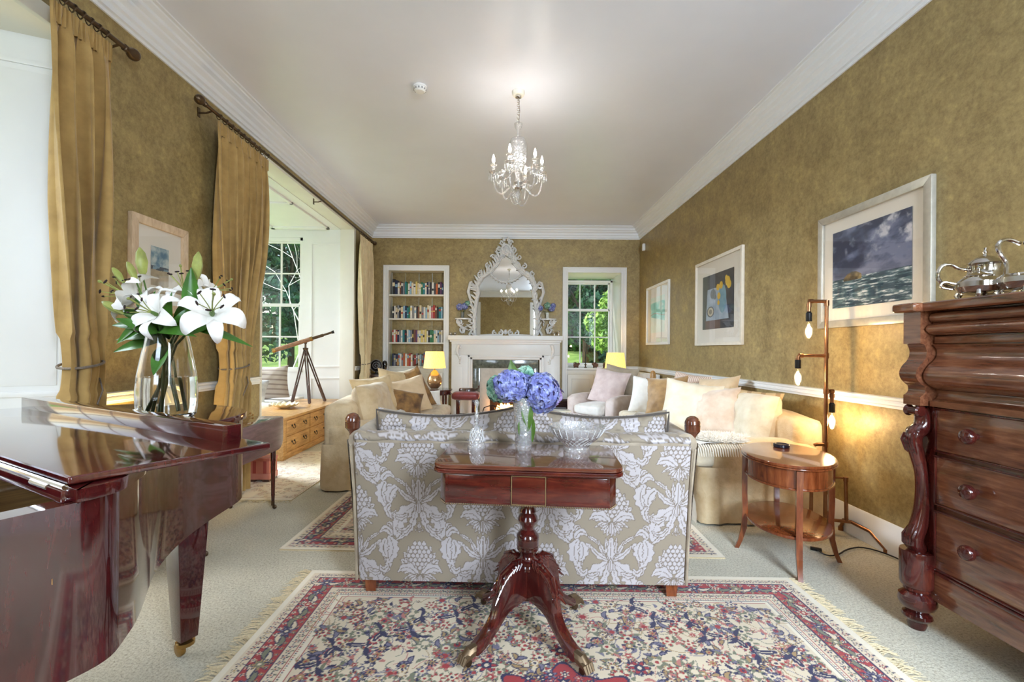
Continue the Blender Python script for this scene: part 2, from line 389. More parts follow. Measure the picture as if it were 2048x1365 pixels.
# piano window: splayed shutter cases, soffit and the sash beyond
jm = MB()
a, b = Vector((-W, W1Y1)), Vector((-3.02, W1Y1 - 0.30))
d = (b - a); L = d.length; ang = math.atan2(d.y, d.x)
def jamb(name, a, ang, flip):
    Mj = T(a.x, a.y, 0) @ Matrix.Rotation(ang, 4, 'Z')
    s = -1 if flip else 1
    o = struct(name, MB().box(0, 0, 0, L, -s * 0.08, W1Z, Mj), M['white'])
    for z0, z1 in [(0.12, 0.80), (0.95, 2.76)]:      # raised panel framing
        f = MB(); w = 0.028
        f.box(0.08, 0, z0, L - 0.06, s * 0.014, z0 + w, Mj); f.box(0.08, 0, z1 - w, L - 0.06, s * 0.014, z1, Mj)
        f.box(0.08, 0, z0, 0.08 + w, s * 0.014, z1, Mj); f.box(L - 0.06 - w, 0, z0, L - 0.06, s * 0.014, z1, Mj)
        f.build('panel_moulding', M['white'], o, 0.005)
        MB().box(0.12, 0, z0 + 0.06, L - 0.1, s * 0.006, z1 - 0.06, Mj).build('shutter_panel', M['white'], o, 0.004)
    MB().lathe([(0.008, 0), (0.008, 0.015), (0.014, 0.02), (0.012, 0.032), (0, 0.036)], n=12).build('shutter_knob', M['bronze'], o, M=Mj @ T(0.045, s * 0.001, 1.62) @ rot('X', -90 * s))
    return o
jamb('trim_shutter_far', a, ang, False)
a2 = Vector((-W, W1Y0)); d2 = Vector((-3.02, W1Y0 + 0.30)) - a2
jamb('trim_shutter_near', a2, math.atan2(d2.y, d2.x), True)
struct('trim_window_soffit', MB().box(-3.1, W1Y0, W1Z - 0.005, -W + 0.012, W1Y1, W1Z + 0.06).box(-W - 0.01, W1Y0 - 0.02, W1Z - 0.03, -W + 0.018, W1Y1 + 0.02, W1Z + 0.05), M['ivory'], 0.006)

def sash(name, w, z0, z1, cols, rows, meet, Mx, fw=0.05, parent=None):
    """sash window in its own x-z plane: frame, two sashes of glazing bars, every pane its own part"""
    r = bpy.data.objects.new(name, None); COL.objects.link(r); r['kind'] = 'structure'
    f = MB(); f.box(0, -0.06, z0, fw, 0.06, z1); f.box(w - fw, -0.06, z0, w, 0.06, z1); f.box(0, -0.06, z1 - fw, w, 0.06, z1); f.box(0, -0.09, z0, w, 0.06, z0 + fw)
    f.build('window_frame', M['white'], r, 0.006, M=Mx)
    x0, x1 = fw, w - fw; b0, b1 = z0 + fw, z1 - fw
    bar = 0.011
    for si, (ra, rb) in enumerate([(0, meet), (meet, rows)]):
        dy = 0.02 if si == 0 else -0.02
        za = b1 - (b1 - b0) * ra / rows; zb = b1 - (b1 - b0) * rb / rows
        s = MB(); e = 0.026
        s.box(x0, dy - 0.018, za - e, x1, dy + 0.018, za); s.box(x0, dy - 0.018, zb, x1, dy + 0.018, zb + e)
        s.box(x0, dy - 0.018, zb, x0 + e, dy + 0.018, za); s.box(x1 - e, dy - 0.018, zb, x1, dy + 0.018, za)
        so = s.build('sash', M['white'], r, 0.004, M=Mx)
        n = rb - ra
        for k in range(1, cols): xm = x0 + (x1 - x0) * k / cols; MB().box(xm - bar, dy - 0.014, zb + e, xm + bar, dy + 0.014, za - e).build('glazing_bar', M['white'], so, 0.004, M=Mx)
        for k in range(1, n): zm = za - (za - zb) * k / n; MB().box(x0 + e, dy - 0.013, zm - bar, x1 - e, dy + 0.013, zm + bar).build('glazing_bar', M['white'], so, 0.004, M=Mx)
        for i in range(cols):
            for k in range(n):
                xa, xb = x0 + (x1 - x0) * i / cols, x0 + (x1 - x0) * (i + 1) / cols
                z_a, z_b = za - (za - zb) * k / n, za - (za - zb) * (k + 1) / n
                MB().box(xa + 0.012, dy - 0.002, z_b + 0.012, xb - 0.012, dy + 0.002, z_a - 0.012).build('pane', M['pane'], so, smooth=False, M=Mx)
    return r
sash('window_1', 1.02, 0.5, 2.90, 3, 4, 2, T(-3.08, 1.25, 0) @ rot('Z', 90))
sash('window_2', BWX1 - BWX0, BWZ0, BWZ1, 3, 4, 2, T(BWX0, B2Y1 + 0.07, 0))
sash('window_3', LY1 - LY0, BWZ0, BWZ1, 5, 4, 2, T(BX - 0.07, LY0, 0) @ rot('Z', 90))
sash('fill_window_left', 1.1, .55, 2.9, 3, 4, 2, T(-2.1, YB - .08, 0)); sash('fill_window_right', 1.1, .55, 2.9, 3, 4, 2, T(1.0, YB - .08, 0))  # last pair: windows added behind the camera to let in fill light
tn = MB()
for xa, xb in ((-2.1, -1.0), (1.0, 2.1)):
    tn.box(xa - .09, YB - .002, .5, xa, YB + .025, 2.99); tn.box(xb, YB - .002, .5, xb + .09, YB + .025, 2.99); tn.box(xa, YB - .002, 2.9, xb, YB + .025, 2.99); tn.box(xa - .1, YB - .05, .5, xb + .1, YB + .06, .55)
struct('trim_fill_windows', tn, M['white'], .004)  # casing of the added windows
w4 = sash('window_4', VX1 - VX0, VZ0, 2.55, 3, 3, 1, T(VX0, D + 0.68, 0), 0.045)
def architrave(parent, x0, x1, zt, zb, w=0.095, y=D, t=0.03):
    f = MB()
    for off, ww, tt in [(0, w, t * 0.6), (0, w * 0.35, t), (w * 0.75, w * 0.25, t * 1.1)]:
        a = off; b = off + ww
        f.box(x0 - b, y - tt, zb, x0 - a, y + 0.001, zt + b); f.box(x1 + a, y - tt, zb, x1 + b, y + 0.001, zt + b); f.box(x0 - a, y - tt, zt + a, x1 + a, y + 0.001, zt + b)
    return f.build('architrave', M['white'], parent, 0.004)
architrave(w4, VX0, VX1, VZ1, 0.0)
rv = MB()     # reveal of the far window
rv.box(VX0 - 0.05, D, VZ0, VX0, D + 0.75, VZ1); rv.box(VX1, D, VZ0, VX1 + 0.05, D + 0.75, VZ1); rv.box(VX0 - 0.05, D, VZ1, VX1 + 0.05, D + 0.75, VZ1 + 0.05)
rv.build('reveal', M['white'], w4, 0.003)
MB().box(VX0 - 0.01, D - 0.05, VZ0 - 0.035, VX1 + 0.01, D + 0.75, VZ0).build('window_sill', M['white'], w4, 0.006)
# cornice
cp = [(0, 3.17), (0.012, 3.17), (0.014, 3.19), (0.03, 3.195), (0.034, 3.225), (0.05, 3.235), (0.055, 3.265), (0.085, 3.285), (0.09, 3.30), (0.115, 3.315), (0.12, 3.335), (0.15, 3.35), (0.155, 3.36), (0.175, 3.362), (0.178, 3.371), (0, 3.371)]
def cornice():
    mb = MB(); vs = []; n = len(cp)
    for d_, z in cp:
        vs += [(-W + d_, YB + d_, z), (W - d_, YB + d_, z), (W - d_, D - d_, z), (-W + d_, D - d_, z)]
    fs = []
    for i in range(n - 1):
        for k in range(4): a_, b_ = i * 4 + k, i * 4 + (k + 1) % 4; fs.append((a_, a_ + 4, b_ + 4, b_))
    mb.add(vs, fs); return mb
struct('trim_cornice', cornice(), M['cornice'], sharp=25)
def rail(name, segs, prof, m):
    """prof: (depth, z) outline; segs: wall axis, start, end, sign"""
    mb = MB()
    for ax, pos, s0, s1, sg in segs:
        n = len(prof); vs = []
        for s_ in (s0, s1):
            for d_, z in prof: vs.append((pos + sg * d_, s_, z) if ax == 'x' else (s_, pos + sg * d_, z))
        fs = [(i, (i + 1) % n, n + (i + 1) % n, n + i) for i in range(n)] + [tuple(range(n)), tuple(range(2 * n - 1, n - 1, -1))]
        mb.add(vs, fs)
    o = mb.build(name, m, None, sharp=30); o['kind'] = 'structure'
    bm = bmesh.new(); bm.from_mesh(o.data); bmesh.ops.recalc_face_normals(bm, faces=bm.faces); bm.to_mesh(o.data); bm.free()
    return o
dp = [(-0.002, 0.885), (0.012, 0.885), (0.014, 0.90), (0.024, 0.905), (0.024, 0.918), (0.017, 0.922), (0.017, 0.93), (0.03, 0.936), (0.032, 0.95), (-0.002, 0.954)]
segL = [(YB, W1Y0 - 0.02), (W1Y1 + 0.02, B2Y0 - 0.02), (B2Y1 + 0.08, D)]
rail('trim_dado_right', [('x', W, YB, D, -1)], dp, M['white'])
rail('trim_dado_left', [('x', -W, a_, b_, 1) for a_, b_ in segL], dp, M['white'])
rail('trim_dado_far', [('y', D, -W, RX0 - 0.1, -1), ('y', D, VX1 + 0.1, W, -1)], dp, M['white'])
bp = [(-0.002, 0), (0.022, 0), (0.022, 0.13), (0.014, 0.15), (0.012, 0.175), (0.004, 0.19), (-0.002, 0.19)]
rail('baseboard_right', [('x', W, YB, D, -1)], bp, M['white'])
rail('baseboard_left', [('x', -W, a_, b_, 1) for a_, b_ in segL], bp, M['white'])
rail('baseboard_far', [('y', D, -W, RX0 - 0.1, -1), ('y', D, VX1 + 0.1, W, -1)], bp, M['white'])

# ================================================================== OUTSIDE
def lawn():
    x = np.linspace(-26, 26, 60); y = np.linspace(8.95, 40, 50); X, Y = np.meshgrid(x, y)
    Z = -0.3 + (Y - 9) * 0.085 + 0.12 * np.sin(X * 0.7) * np.sin(Y * 0.5)
    return X, Y, Z
def grassmat():
    m, t, b = base('lawn_grass'); v = coords(t); n = noise(t, v, 1.2, 5); n2 = noise(t, v, 40, 3)
    mx = N(t, 'ShaderNodeMix'); mx.inputs[0].default_value = 0.5; t.links.new(n, mx.inputs[2]); t.links.new(n2, mx.inputs[3])
    t.links.new(ramp(t, mx.outputs[0], [(0.35, S(78, 118, 42)), (0.5, S(122, 160, 66)), (0.65, S(168, 190, 108))]), b.inputs['Base Color']); b.inputs['Roughness'].default_value = 1.0
    return m
g = npgrid('lawn', *lawn(), grassmat()); tag(g, kind='structure')
xx = np.linspace(-26, -4.9, 30); yy = np.linspace(-6, 8.95, 24); X, Y = np.meshgrid(xx, yy)
g = npgrid('lawn_side', X, Y, -0.3 + 0 * X, g.data.materials[0]); tag(g, kind='structure')
def leafmat(name, a, b_, c):
    m, t, b = base(name); v = coords(t); n = noise(t, v, 2.5, 4, 0.6); n2 = noise(t, v, 23, 2)
    mx = N(t, 'ShaderNodeMix'); mx.inputs[0].default_value = 0.5; t.links.new(n, mx.inputs[2]); t.links.new(n2, mx.inputs[3])
    t.links.new(ramp(t, mx.outputs[0], [(0.36, a), (0.5, b_), (0.64, c)]), b.inputs['Base Color']); b.inputs['Roughness'].default_value = 0.55
    return m
LM = [leafmat('dark_leaf', S(10, 40, 30), S(30, 78, 54), S(66, 116, 78)), leafmat('mid_leaf', S(24, 62, 30), S(56, 106, 48), S(112, 152, 74)), leafmat('light_leaf', S(58, 104, 34), S(112, 158, 54), S(180, 204, 96))]
M['bark'] = wood('bark', S(40, 32, 24), S(70, 58, 46), S(100, 88, 72), 6, (6, 6, 1), 0.9, 0, 0.5, 0.3)
def tree(x, y, z0, h, rx, nleaf, mi, label, ls=0.09, trunk=True, cat='tree', name='tree', low=0.15):
    t = thing(name, label, cat, (x, y, z0), 0, 'trees beyond the windows')
    rng = np.random.default_rng(int(abs(x * 131 + y * 17)) + mi)
    n = nleaf
    # clumps
    nc = 26; cc = rng.normal(size=(nc, 3)); cc /= np.linalg.norm(cc, axis=1)[:, None]; cc *= rng.uniform(0.45, 0.95, (nc, 1))
    cen = cc * np.array([rx, rx, h * 0.5 * (1 - low)]) + np.array([0, 0, h * (low + (1 - low) * 0.5)])
    k = rng.integers(0, nc, n); o = rng.normal(size=(n, 3)); o /= np.linalg.norm(o, axis=1)[:, None]
    p = cen[k] + o * rng.uniform(0.75, 1.0, (n, 1)) * rng.uniform(0.28, 0.5, nc)[k][:, None] * rx
    nr = o + rng.normal(scale=0.6, size=(n, 3)); nr /= np.linalg.norm(nr, axis=1)[:, None]
    a = np.cross(nr, rng.normal(size=(n, 3))); a /= np.linalg.norm(a, axis=1)[:, None]; b = np.cross(nr, a)
    s = rng.uniform(0.6, 1.3, (n, 1)) * ls
    V = np.stack([p - a * s, p + b * s * 0.45, p + a * s, p - b * s * 0.45], 1).reshape(-1, 3)
    me = bpy.data.meshes.new('crown'); me.vertices.add(len(V)); me.vertices.foreach_set('co', V.astype(np.float32).ravel())
    me.loops.add(4 * n); me.loops.foreach_set('vertex_index', np.arange(4 * n, dtype=np.int32)); me.polygons.add(n)
    me.polygons.foreach_set('loop_start', np.arange(0, 4 * n, 4, dtype=np.int32)); me.update(calc_edges=True)
    c = mesh_obj('crown', me, LM[mi], t, False); c['kind'] = 'stuff'
    mb = MB(); mb.tube([(0, 0, -0.3), (0.03 * rx, 0, h * 0.3), (0, 0.03 * rx, h * 0.75)], [0.06 * rx + 0.03, 0.05 * rx + 0.02, 0.02], 8)
    for i in range(7):
        q = cen[i * 3]; mb.tube([(0, 0, h * (0.2 + 0.06 * i)), (q[0] * 0.5, q[1] * 0.5, q[2] * 0.75 + 0.1), tuple(q)], [0.035 * rx, 0.025 * rx, 0.012], 6)
    mb.build('trunk', M['bark'], t)
    return t
gz = lambda y: -0.3 + (y - 9) * 0.085
TR = [(3.3, 19.0, 9.5, 1.55, 0, 9000, .15, 'tall dark green tree on the left behind the lawn in the far window'), (7.9, 20.3, 8.5, 1.4, 0, 7000, .15, 'dark green tree on the right behind the pale shrub in the far window'),
      (4.2, 28.0, 12, 3.4, 1, 16000, .24, 'broad mid green tree standing furthest back in the far window')]
for x, y, h, r, mi, nl, ls, lb in TR: tree(x, y, gz(y), h, r, nl, mi, lb, ls, low=0.0)
tree(3.05, 12.2, gz(12.2), 3.6, 0.75, 6500, 2, 'sunlit yellow green shrub close outside the far window', 0.07, cat='shrub', name='shrub', low=0.0)
TB = [(-6.9, 14.8, 7.0, 1.45, 0, 'dark leafy tree seen through the bay window panes'), (-11.4, 14.5, 6.5, 1.3, 1, 'brighter green tree beyond the curtained side of the bay window'),
      (-8.4, 21.5, 10, 2.5, 0, 'tall dark tree standing furthest behind the bay window')]
for x, y, h, r, mi, lb in TB: tree(x, y, gz(y), h, r, 8500, mi, lb, 0.13, low=0.10)
def bare(x, y, z0):
    t = thing('bare_tree', 'pale bare branches twisting outside the upper bay window panes', 'tree', (x, y, z0), 0, 'trees beyond the windows')
    rng = random.Random(5); mb = MB()
    def br(p, d, l, r, k):
        q = [p]; 
        for i in range(4):
            d = (d + Vector((rng.uniform(-.4, .4), rng.uniform(-.4, .4), rng.uniform(-.25, .35)))).normalized(); q.append(q[-1] + d * l / 4)
        mb.tube(q, [r, r * .85, r * .7, r * .6, r * .45], 5)
        if k:
            for i in (2, 3, 4): br(q[i], (d + Vector((rng.uniform(-1, 1), rng.uniform(-1, 1), rng.uniform(-.5, .7)))).normalized(), l * .7, r * .5, k - 1)
    br(Vector((0, 0, 0)), Vector((-.1, 0, 1)), 2.8, .028, 4); mb.build('branches', plain('pale_bark', S(190, 184, 170), .9), t)
bare(-4.85, 10.2, gz(10.2))
# ================================================================== FAR WALL
ORD = ['first', 'second', 'third', 'fourth', 'fifth', 'sixth', 'seventh', 'eighth', 'ninth', 'tenth', 'eleventh', 'twelfth', 'thirteenth', 'fourteenth', 'fifteenth', 'sixteenth',
       'seventeenth', 'eighteenth', 'nineteenth', 'twentieth', 'twenty-first', 'twenty-second', 'twenty-third', 'twenty-fourth', 'twenty-fifth', 'twenty-sixth', 'twenty-seventh',
       'twenty-eighth', 'twenty-ninth', 'thirtieth', 'thirty-first', 'thirty-second', 'thirty-third', 'thirty-fourth']
def panel_door(parent, x0, x1, z0, z1, y, knob_x, m=None):
    m = m or M['white']
    d = MB().box(x0, y - 0.02, z0, x1, y, z1).build('door', m, parent, 0.003)
    f = MB(); w = 0.012; e = 0.065
    f.box(x0 + e, y - 0.028, z0 + e, x1 - e, y - 0.019, z0 + e + w); f.box(x0 + e, y - 0.028, z1 - e - w, x1 - e, y - 0.019, z1 - e)
    f.box(x0 + e, y - 0.028, z0 + e, x0 + e + w, y - 0.019, z1 - e); f.box(x1 - e - w, y - 0.028, z0 + e, x1 - e, y - 0.019, z1 - e)
    f.build('panel_moulding', m, d, 0.003)
    MB().lathe([(0.006, 0), (0.006, 0.012), (0.014, 0.02), (0.012, 0.03), (0, 0.033)], n=12).build('knob', M['bronze'], d, M=T(knob_x, y - 0.02, (z0 + z1) / 2 + 0.1) @ rot('X', 90))
bk = thing('bookcase', 'built-in ivory bookcase with four shelves recessed in the far wall', 'bookcase', (0, 0, 0))
architrave(bk, RX0, RX1, RZ, 0.0)
rc = MB(); BD = 0.24
rc.box(RX0 - 0.03, D, 0, RX0, D + BD, RZ + 0.03); rc.box(RX1, D, 0, RX1 + 0.03, D + BD, RZ + 0.03); rc.box(RX0, D, RZ, RX1, D + BD, RZ + 0.03)
rc.build('side_panel', M['ivory'], bk, 0.002)
for i in range(4):
    a = RX0 + (RX1 - RX0) * i / 4; b = RX0 + (RX1 - RX0) * (i + 1) / 4
    MB().box(a + 0.002, D + BD - 0.01, 0, b - 0.002, D + BD + 0.01, RZ).build('back_board', M['wallpaper'], bk, 0.002)
SHZ = [P(832, y_, D).z for y_ in (589, 637, 685, 733)]
for z in SHZ: MB().box(RX0, D + 0.008, z - 0.028, RX1, D + BD - 0.01, z).build('shelf', M['ivory'], bk, 0.005)
MB().box(RX0, D - 0.012, 0.82, RX1, D + BD, SHZ[3] - 0.03).build('cupboard_top', M['ivory'], bk, 0.004); MB().box(RX0, D - 0.005, 0, RX1, D + 0.03, 0.10).build('plinth', M['ivory'], bk, 0.004)
xm = (RX0 + RX1) / 2
panel_door(bk, RX0 + 0.01, xm - 0.003, 0.10, 0.82, D + 0.01, xm - 0.05, M['ivory']); panel_door(bk, xm + 0.003, RX1 - 0.01, 0.10, 0.82, D + 0.01, xm + 0.05, M['ivory'])
BC = {'white': (226, 222, 212), 'cream': (222, 206, 170), 'red': (168, 52, 44), 'navy': (34, 42, 74), 'black': (32, 30, 34), 'pale blue': (148, 182, 202), 'teal': (40, 122, 130),
      'green': (52, 120, 80), 'grey': (134, 134, 138), 'brown': (118, 72, 48), 'orange': (190, 98, 50), 'pink': (196, 120, 128), 'purple': (96, 50, 92), 'yellow': (216, 194, 110), 'dark grey': (70, 70, 78), 'blue': (52, 92, 150)}
BM = {k: plain('book_' + k.replace(' ', '_'), S(*v), 0.5, var=0.12, vs=30) for k, v in BC.items()}
M['paper'] = plain('page_paper', S(232, 226, 208), 0.9)
SN = ['top', 'second', 'third', 'bottom']
PAL = ['black navy white brown dark grey grey teal green white pale blue cream white yellow cream white green teal white navy grey black white dark grey orange black purple navy green grey teal',
       'black white cream grey black cream pale blue navy teal green white grey white black brown cream grey white pale blue cream white pink red brown black teal pale blue pale blue white red',
       'red white red navy grey white teal black white pale blue grey black brown purple cream white yellow cream yellow white black green green cream white pale blue grey white pink red white white',
       'navy grey navy pale blue white grey orange white orange red white brown red grey white pale blue grey blue teal blue pink red black grey white cream black grey white white']
def pal(sx):
    w = sx.split(); out = []; i = 0
    while i < len(w):
        if w[i] in ('dark', 'pale'): out.append(w[i] + ' ' + w[i + 1]); i += 2
        else: out.append(w[i]); i += 1
    return out
rng = random.Random(11)
for si in range(4):
    x = RX0 + 0.05; cs = pal(PAL[si]); k = 0
    while x < RX1 - 0.035 and k < len(cs):
        th = rng.uniform(0.024, 0.038); h = rng.uniform(0.19, 0.235); dp_ = rng.uniform(0.13, 0.16)
        if si == 0 and k < 2: h, th = 0.27 - 0.02 * k, 0.045
        if si == 2: h = rng.uniform(0.2, 0.225)
        c = cs[k]
        b_ = thing('book', f'{c} spined book, {ORD[k]} from the left on the {SN[si]} bookcase shelf', 'book', (x, D + 0.035 + rng.uniform(0, 0.012), SHZ[si]), 0, f'books on the {SN[si]} bookcase shelf')
        cov = MB(); cov.box(0, 0, 0, th, 0.006, h); cov.box(0, 0, 0, 0.0025, dp_, h); cov.box(th - 0.0025, 0, 0, th, dp_, h); cov.build('cover', BM[c], b_, 0.0015, 1)
        MB().box(0.003, 0.006, 0.003, th - 0.003, dp_ - 0.005, h - 0.004).build('pages', M['paper'], b_, smooth=False)
        if rng.random() < 0.75:
            z0 = h * rng.uniform(0.3, 0.7); c2 = rng.choice(['white', 'cream', 'black', 'red', 'yellow', 'pale blue'])
            if c2 == c: c2 = 'black' if c in ('white', 'cream') else 'white'
            MB().box(0.003, -0.001, z0, th - 0.003, 0.002, z0 + h * rng.uniform(0.08, 0.28)).build('spine_title', BM[c2], b_, smooth=False)
        x += th + 0.0015; k += 1
# small carved figure and ornaments in front of the bottom row
f = thing('figurine', 'small carved wooden figure in front of the bottom row of books', 'figurine', (P(795, 730, D - 0.0).x, D + 0.022, SHZ[3]))
MB().lathe([(0.022, 0), (0.02, 0.02), (0.026, 0.05), (0.018, 0.08), (0.012, 0.092), (0.02, 0.105), (0.018, 0.125), (0, 0.137)], n=14, sy=0.6).build('body', M['oak'], f)
MB().box(-0.025, -0.014, 0, 0.025, 0.014, 0.012).build('base', M['darkwood'], f)
f = thing('bronze_ornament', 'small dark ornament lying before the books beside the lamp', 'ornament', (P(832, 730, D).x, D + 0.022, SHZ[3]))
MB().ball((0, 0, 0.018), (0.03, 0.013, 0.018)).ball((0.022, 0, 0.04), (0.012, 0.011, 0.014)).build('body', M['bronze'], f)

# cupboard below the far window
cb = thing('window_cupboard', 'low white two-door cupboard built under the far sash window', 'cupboard', (0, 0, 0))
MB().box(VX0, D - 0.012, 0.80, VX1, D + 0.05, VZ0 - 0.035).build('top_rail', M['ivory'], cb, 0.003); MB().box(VX0, D - 0.005, 0, VX1, D + 0.05, 0.10).build('plinth', M['ivory'], cb, 0.003)
xm = (VX0 + VX1) / 2
panel_door(cb, VX0 + 0.008, xm - 0.003, 0.10, 0.80, D + 0.01, xm - 0.045, M['ivory']); panel_door(cb, xm + 0.003, VX1 - 0.008, 0.10, 0.80, D + 0.01, xm + 0.045, M['ivory'])

# ------------------------------------------------------------------ fireplace
FX = P(1010.5, 700, D - 0.2).x; FY = D - 0.20
s_ = F / FY
def fx(px): return (px - 1010.5) / s_ + FX
def fz(py): return HC - (py - 701) / s_
M['slate'] = plain('green_marble', S(96, 102, 92), 0.15, var=0.5, vs=22, coat=0.5)
M['stone'] = plain('pale_stone', S(206, 198, 186), 0.5, var=0.08, vs=14)
fp = thing('fireplace', 'white painted chimneypiece with carved corbels and green marble slips', 'fireplace', (0, 0, 0))
OX0, OX1, OZ = fx(980), fx(1041), fz(756)
MB().box(fx(903), FY, 0, fx(936), D, fz(711)).box(fx(1088), FY, 0, fx(1120), D, fz(711)).box(fx(903), FY, fz(711), fx(1120), D, fz(684)).build('surround', M['white'], fp, 0.006)
MB().box(fx(897), FY - 0.10, fz(681), fx(1125), D, fz(672)).box(fx(900), FY - 0.06, fz(685), fx(1122), D, fz(680)).box(fx(903), FY - 0.03, fz(689), fx(1119), D, fz(684)).build('mantel_shelf', M['white'], fp, 0.008, 3)
for q in (0, 1):       # inner moulding frame
    e = 4.5 * q; y0 = FY - 0.02 + 0.012 * q
    MB().box(fx(936 + e), y0, 0, fx(940.5 + e), D, fz(711 + e)).box(fx(1083.5 - e), y0, 0, fx(1088 - e), D, fz(711 + e)).box(fx(936 + e), y0, fz(715.5 + e), fx(1088 - e), D, fz(711 + e)).build('moulding', M['white'], fp, 0.006)
for x0 in (905, 1094): MB().box(fx(x0 + 4), FY - 0.008, 0.12, fx(x0 + 20), FY + 0.01, fz(735)).build('jamb_panel', M['white'], fp, 0.004)
MB().box(fx(945), FY + 0.02, 0, fx(960), D - 0.02, fz(737)).build('marble_slip', M['slate'], fp, 0.002)
MB().box(fx(1062), FY + 0.02, 0, fx(1077), D - 0.02, fz(737)).build('marble_slip', M['slate'], fp, 0.002)
MB().box(fx(945), FY + 0.02, fz(737), fx(1077), D - 0.02, fz(720)).build('marble_slip', M['slate'], fp, 0.002)
MB().box(fx(960), FY + 0.03, 0, OX0, D - 0.02, fz(737)).box(OX1, FY + 0.03, 0, fx(1062), D - 0.02, fz(737)).box(OX0, FY + 0.03, OZ, OX1, D - 0.02, fz(737)).build('stone_slab', M['stone'], fp, 0.002)
soot = plain('soot_brick', S(40, 32, 28), 0.9, var=0.3)
MB().box(OX0, D - 0.02, 0, OX1, D + 0.0, OZ).box(OX0 - 0.01, FY + 0.04, 0, OX0, D, OZ).box(OX1, FY + 0.04, 0, OX1 + 0.01, D, OZ).build('firebox', soot, fp)
MB().box(fx(940), FY - 0.42, 0.001, fx(1081), FY + 0.04, 0.035).build('hearth', M['slate'], fp, 0.006)
def scrolls(mb, pts, r0, r1): mb.tube(pts, [r0 + (r1 - r0) * i / (len(pts) - 1) for i in range(len(pts))], 8)
for sx in (-1, 1):
    cx_ = FX + sx * (fx(1103) - FX); mb = MB()
    pts = []
    for i in range(22):
        t = i / 21; pts.append((cx_ + sx * 0.035 * math.sin(t * 5.2) * (1 - 0.5 * t), FY - 0.045 + 0.035 * t, fz(690) - 0.33 * t))
    scrolls(mb, pts, 0.03, 0.008)
    for i in range(9):
        t = i / 8; a = i * 1.3
        mb.ball((cx_ + sx * 0.035 * math.sin(t * 5.2) + 0.022 * math.cos(a), FY - 0.03, fz(690) - 0.05 - 0.27 * t), (0.022 * (1 - .5 * t), 0.02, 0.024 * (1 - .4 * t)), 8, 6)
    mb.build('corbel', M['white'], fp)
gr = thing('fire_grate', 'black iron fire grate holding the burning coals', 'grate', (FX, D - 0.10, 0.035))
mb = MB()
for z in (0.10, 0.16): mb.tube([(-0.2, -0.06, z), (-0.12, -0.1, z), (0.12, -0.1, z), (0.2, -0.06, z)], 0.007, 6)
for x in (-0.18, 0.18): mb.tube([(x, -0.07, 0), (x, -0.07, 0.2)], 0.01, 6)
mb.box(-0.2, -0.09, 0.06, 0.2, 0.06, 0.075); mb.build('bars', M['black'], gr)
coal = plain('coal', S(26, 22, 22), 0.8)
for i in range(16):
    MB().ball((random.uniform(-.16, .16), random.uniform(-.06, .04), 0.10 + random.uniform(0, .06)), (0.035, 0.03, 0.028), 6, 5).build('coal', coal, gr, smooth=False)
fire = plain('flame', S(255, 150, 40), 0.5, emit=(1.0, 0.33, 0.06), es=9)
firel = plain('flame_core', S(255, 200, 90), 0.5, emit=(1.0, 0.62, 0.2), es=18)
fl = thing('fire', 'orange flames licking up from the grate in the fireplace', 'fire', (FX, D - 0.12, 0.18))
for i, (x, h, r, m) in enumerate([(-.10, .10, .05, fire), (-.045, .15, .05, fire), (.0, .12, .045, firel), (.05, .17, .05, fire), (.10, .11, .05, fire), (.02, .10, .05, firel), (-.08, .07, .045, firel)]):
    MB().lathe([(0, 0), (r * .8, h * .12), (r, h * .3), (r * .6, h * .62), (r * .2, h * .88), (0, h)], n=10, sy=0.5).build('flame', m, fl, M=T(x, -0.01 * (i % 3), 0) @ rot('Y', (i * 37 % 30) - 15))
lamp('firelight', 'POINT', (FX, FY - 0.03, 0.22), 6, (1, .45, .14), .06)

# ------------------------------------------------------------------ rococo mirror over the mantel
M['gesso'] = plain('silvered_gesso', S(222, 222, 222), 0.35, 0.1, var=0.08, vs=60, bmp=0.2)
M['mirror'] = plain('mirror_glass', (0.82, 0.83, 0.82), 0.015, 1.0)
mz0 = fz(672); MY = D - 0.055
mr = thing('mirror', 'ornate silvered rococo overmantel mirror with arched crest and scrolling leaves', 'mirror', (0, 0, 0))
def mx(px): return (px - 1010.5) * MY / F + FX
def mzz(py): return HC - (py - 701) * MY / F
outer = [(950, 672), (948, 640), (951, 610), (956, 585), (953, 572), (962, 556), (978, 545), (992, 528), (1000, 512), (1011, 505)]
gl = [(mx(px), mzz(py)) for px, py in outer] + [(mx(2022 - px), mzz(py)) for px, py in outer[::-1][1:]]
MB().prism([(x, z) for x, z in gl], -0.006, 0.0, T(0, MY, 0) @ rot('X', 90)).build('mirror_plate', M['mirror'], mr, smooth=False)
MB().prism([(x, z) for x, z in gl], 0.012, 0.03, T(0, MY + 0.042, 0) @ rot('X', 90)).build('backboard', M['darkwood'], mr, smooth=False)
def leafblob(mb, x, z, ang, l, w, y=None):
    y = MY - 0.018 if y is None else y
    n = 7; pts = []; rs = []
    for i in range(n):
        t = i / (n - 1); a = ang + 0.9 * (t - 0.4)
        pts.append((x + l * t * math.cos(ang) + 0.35 * l * t * t * math.cos(ang + 1.57), y - 0.03 * math.sin(PI * t), z + l * t * math.sin(ang) + 0.35 * l * t * t * math.sin(ang + 1.57)))
        rs.append(max(0.002, w * math.sin(PI * (0.15 + 0.85 * t)) ** 0.7))
    mb.tube(pts, rs, 6)
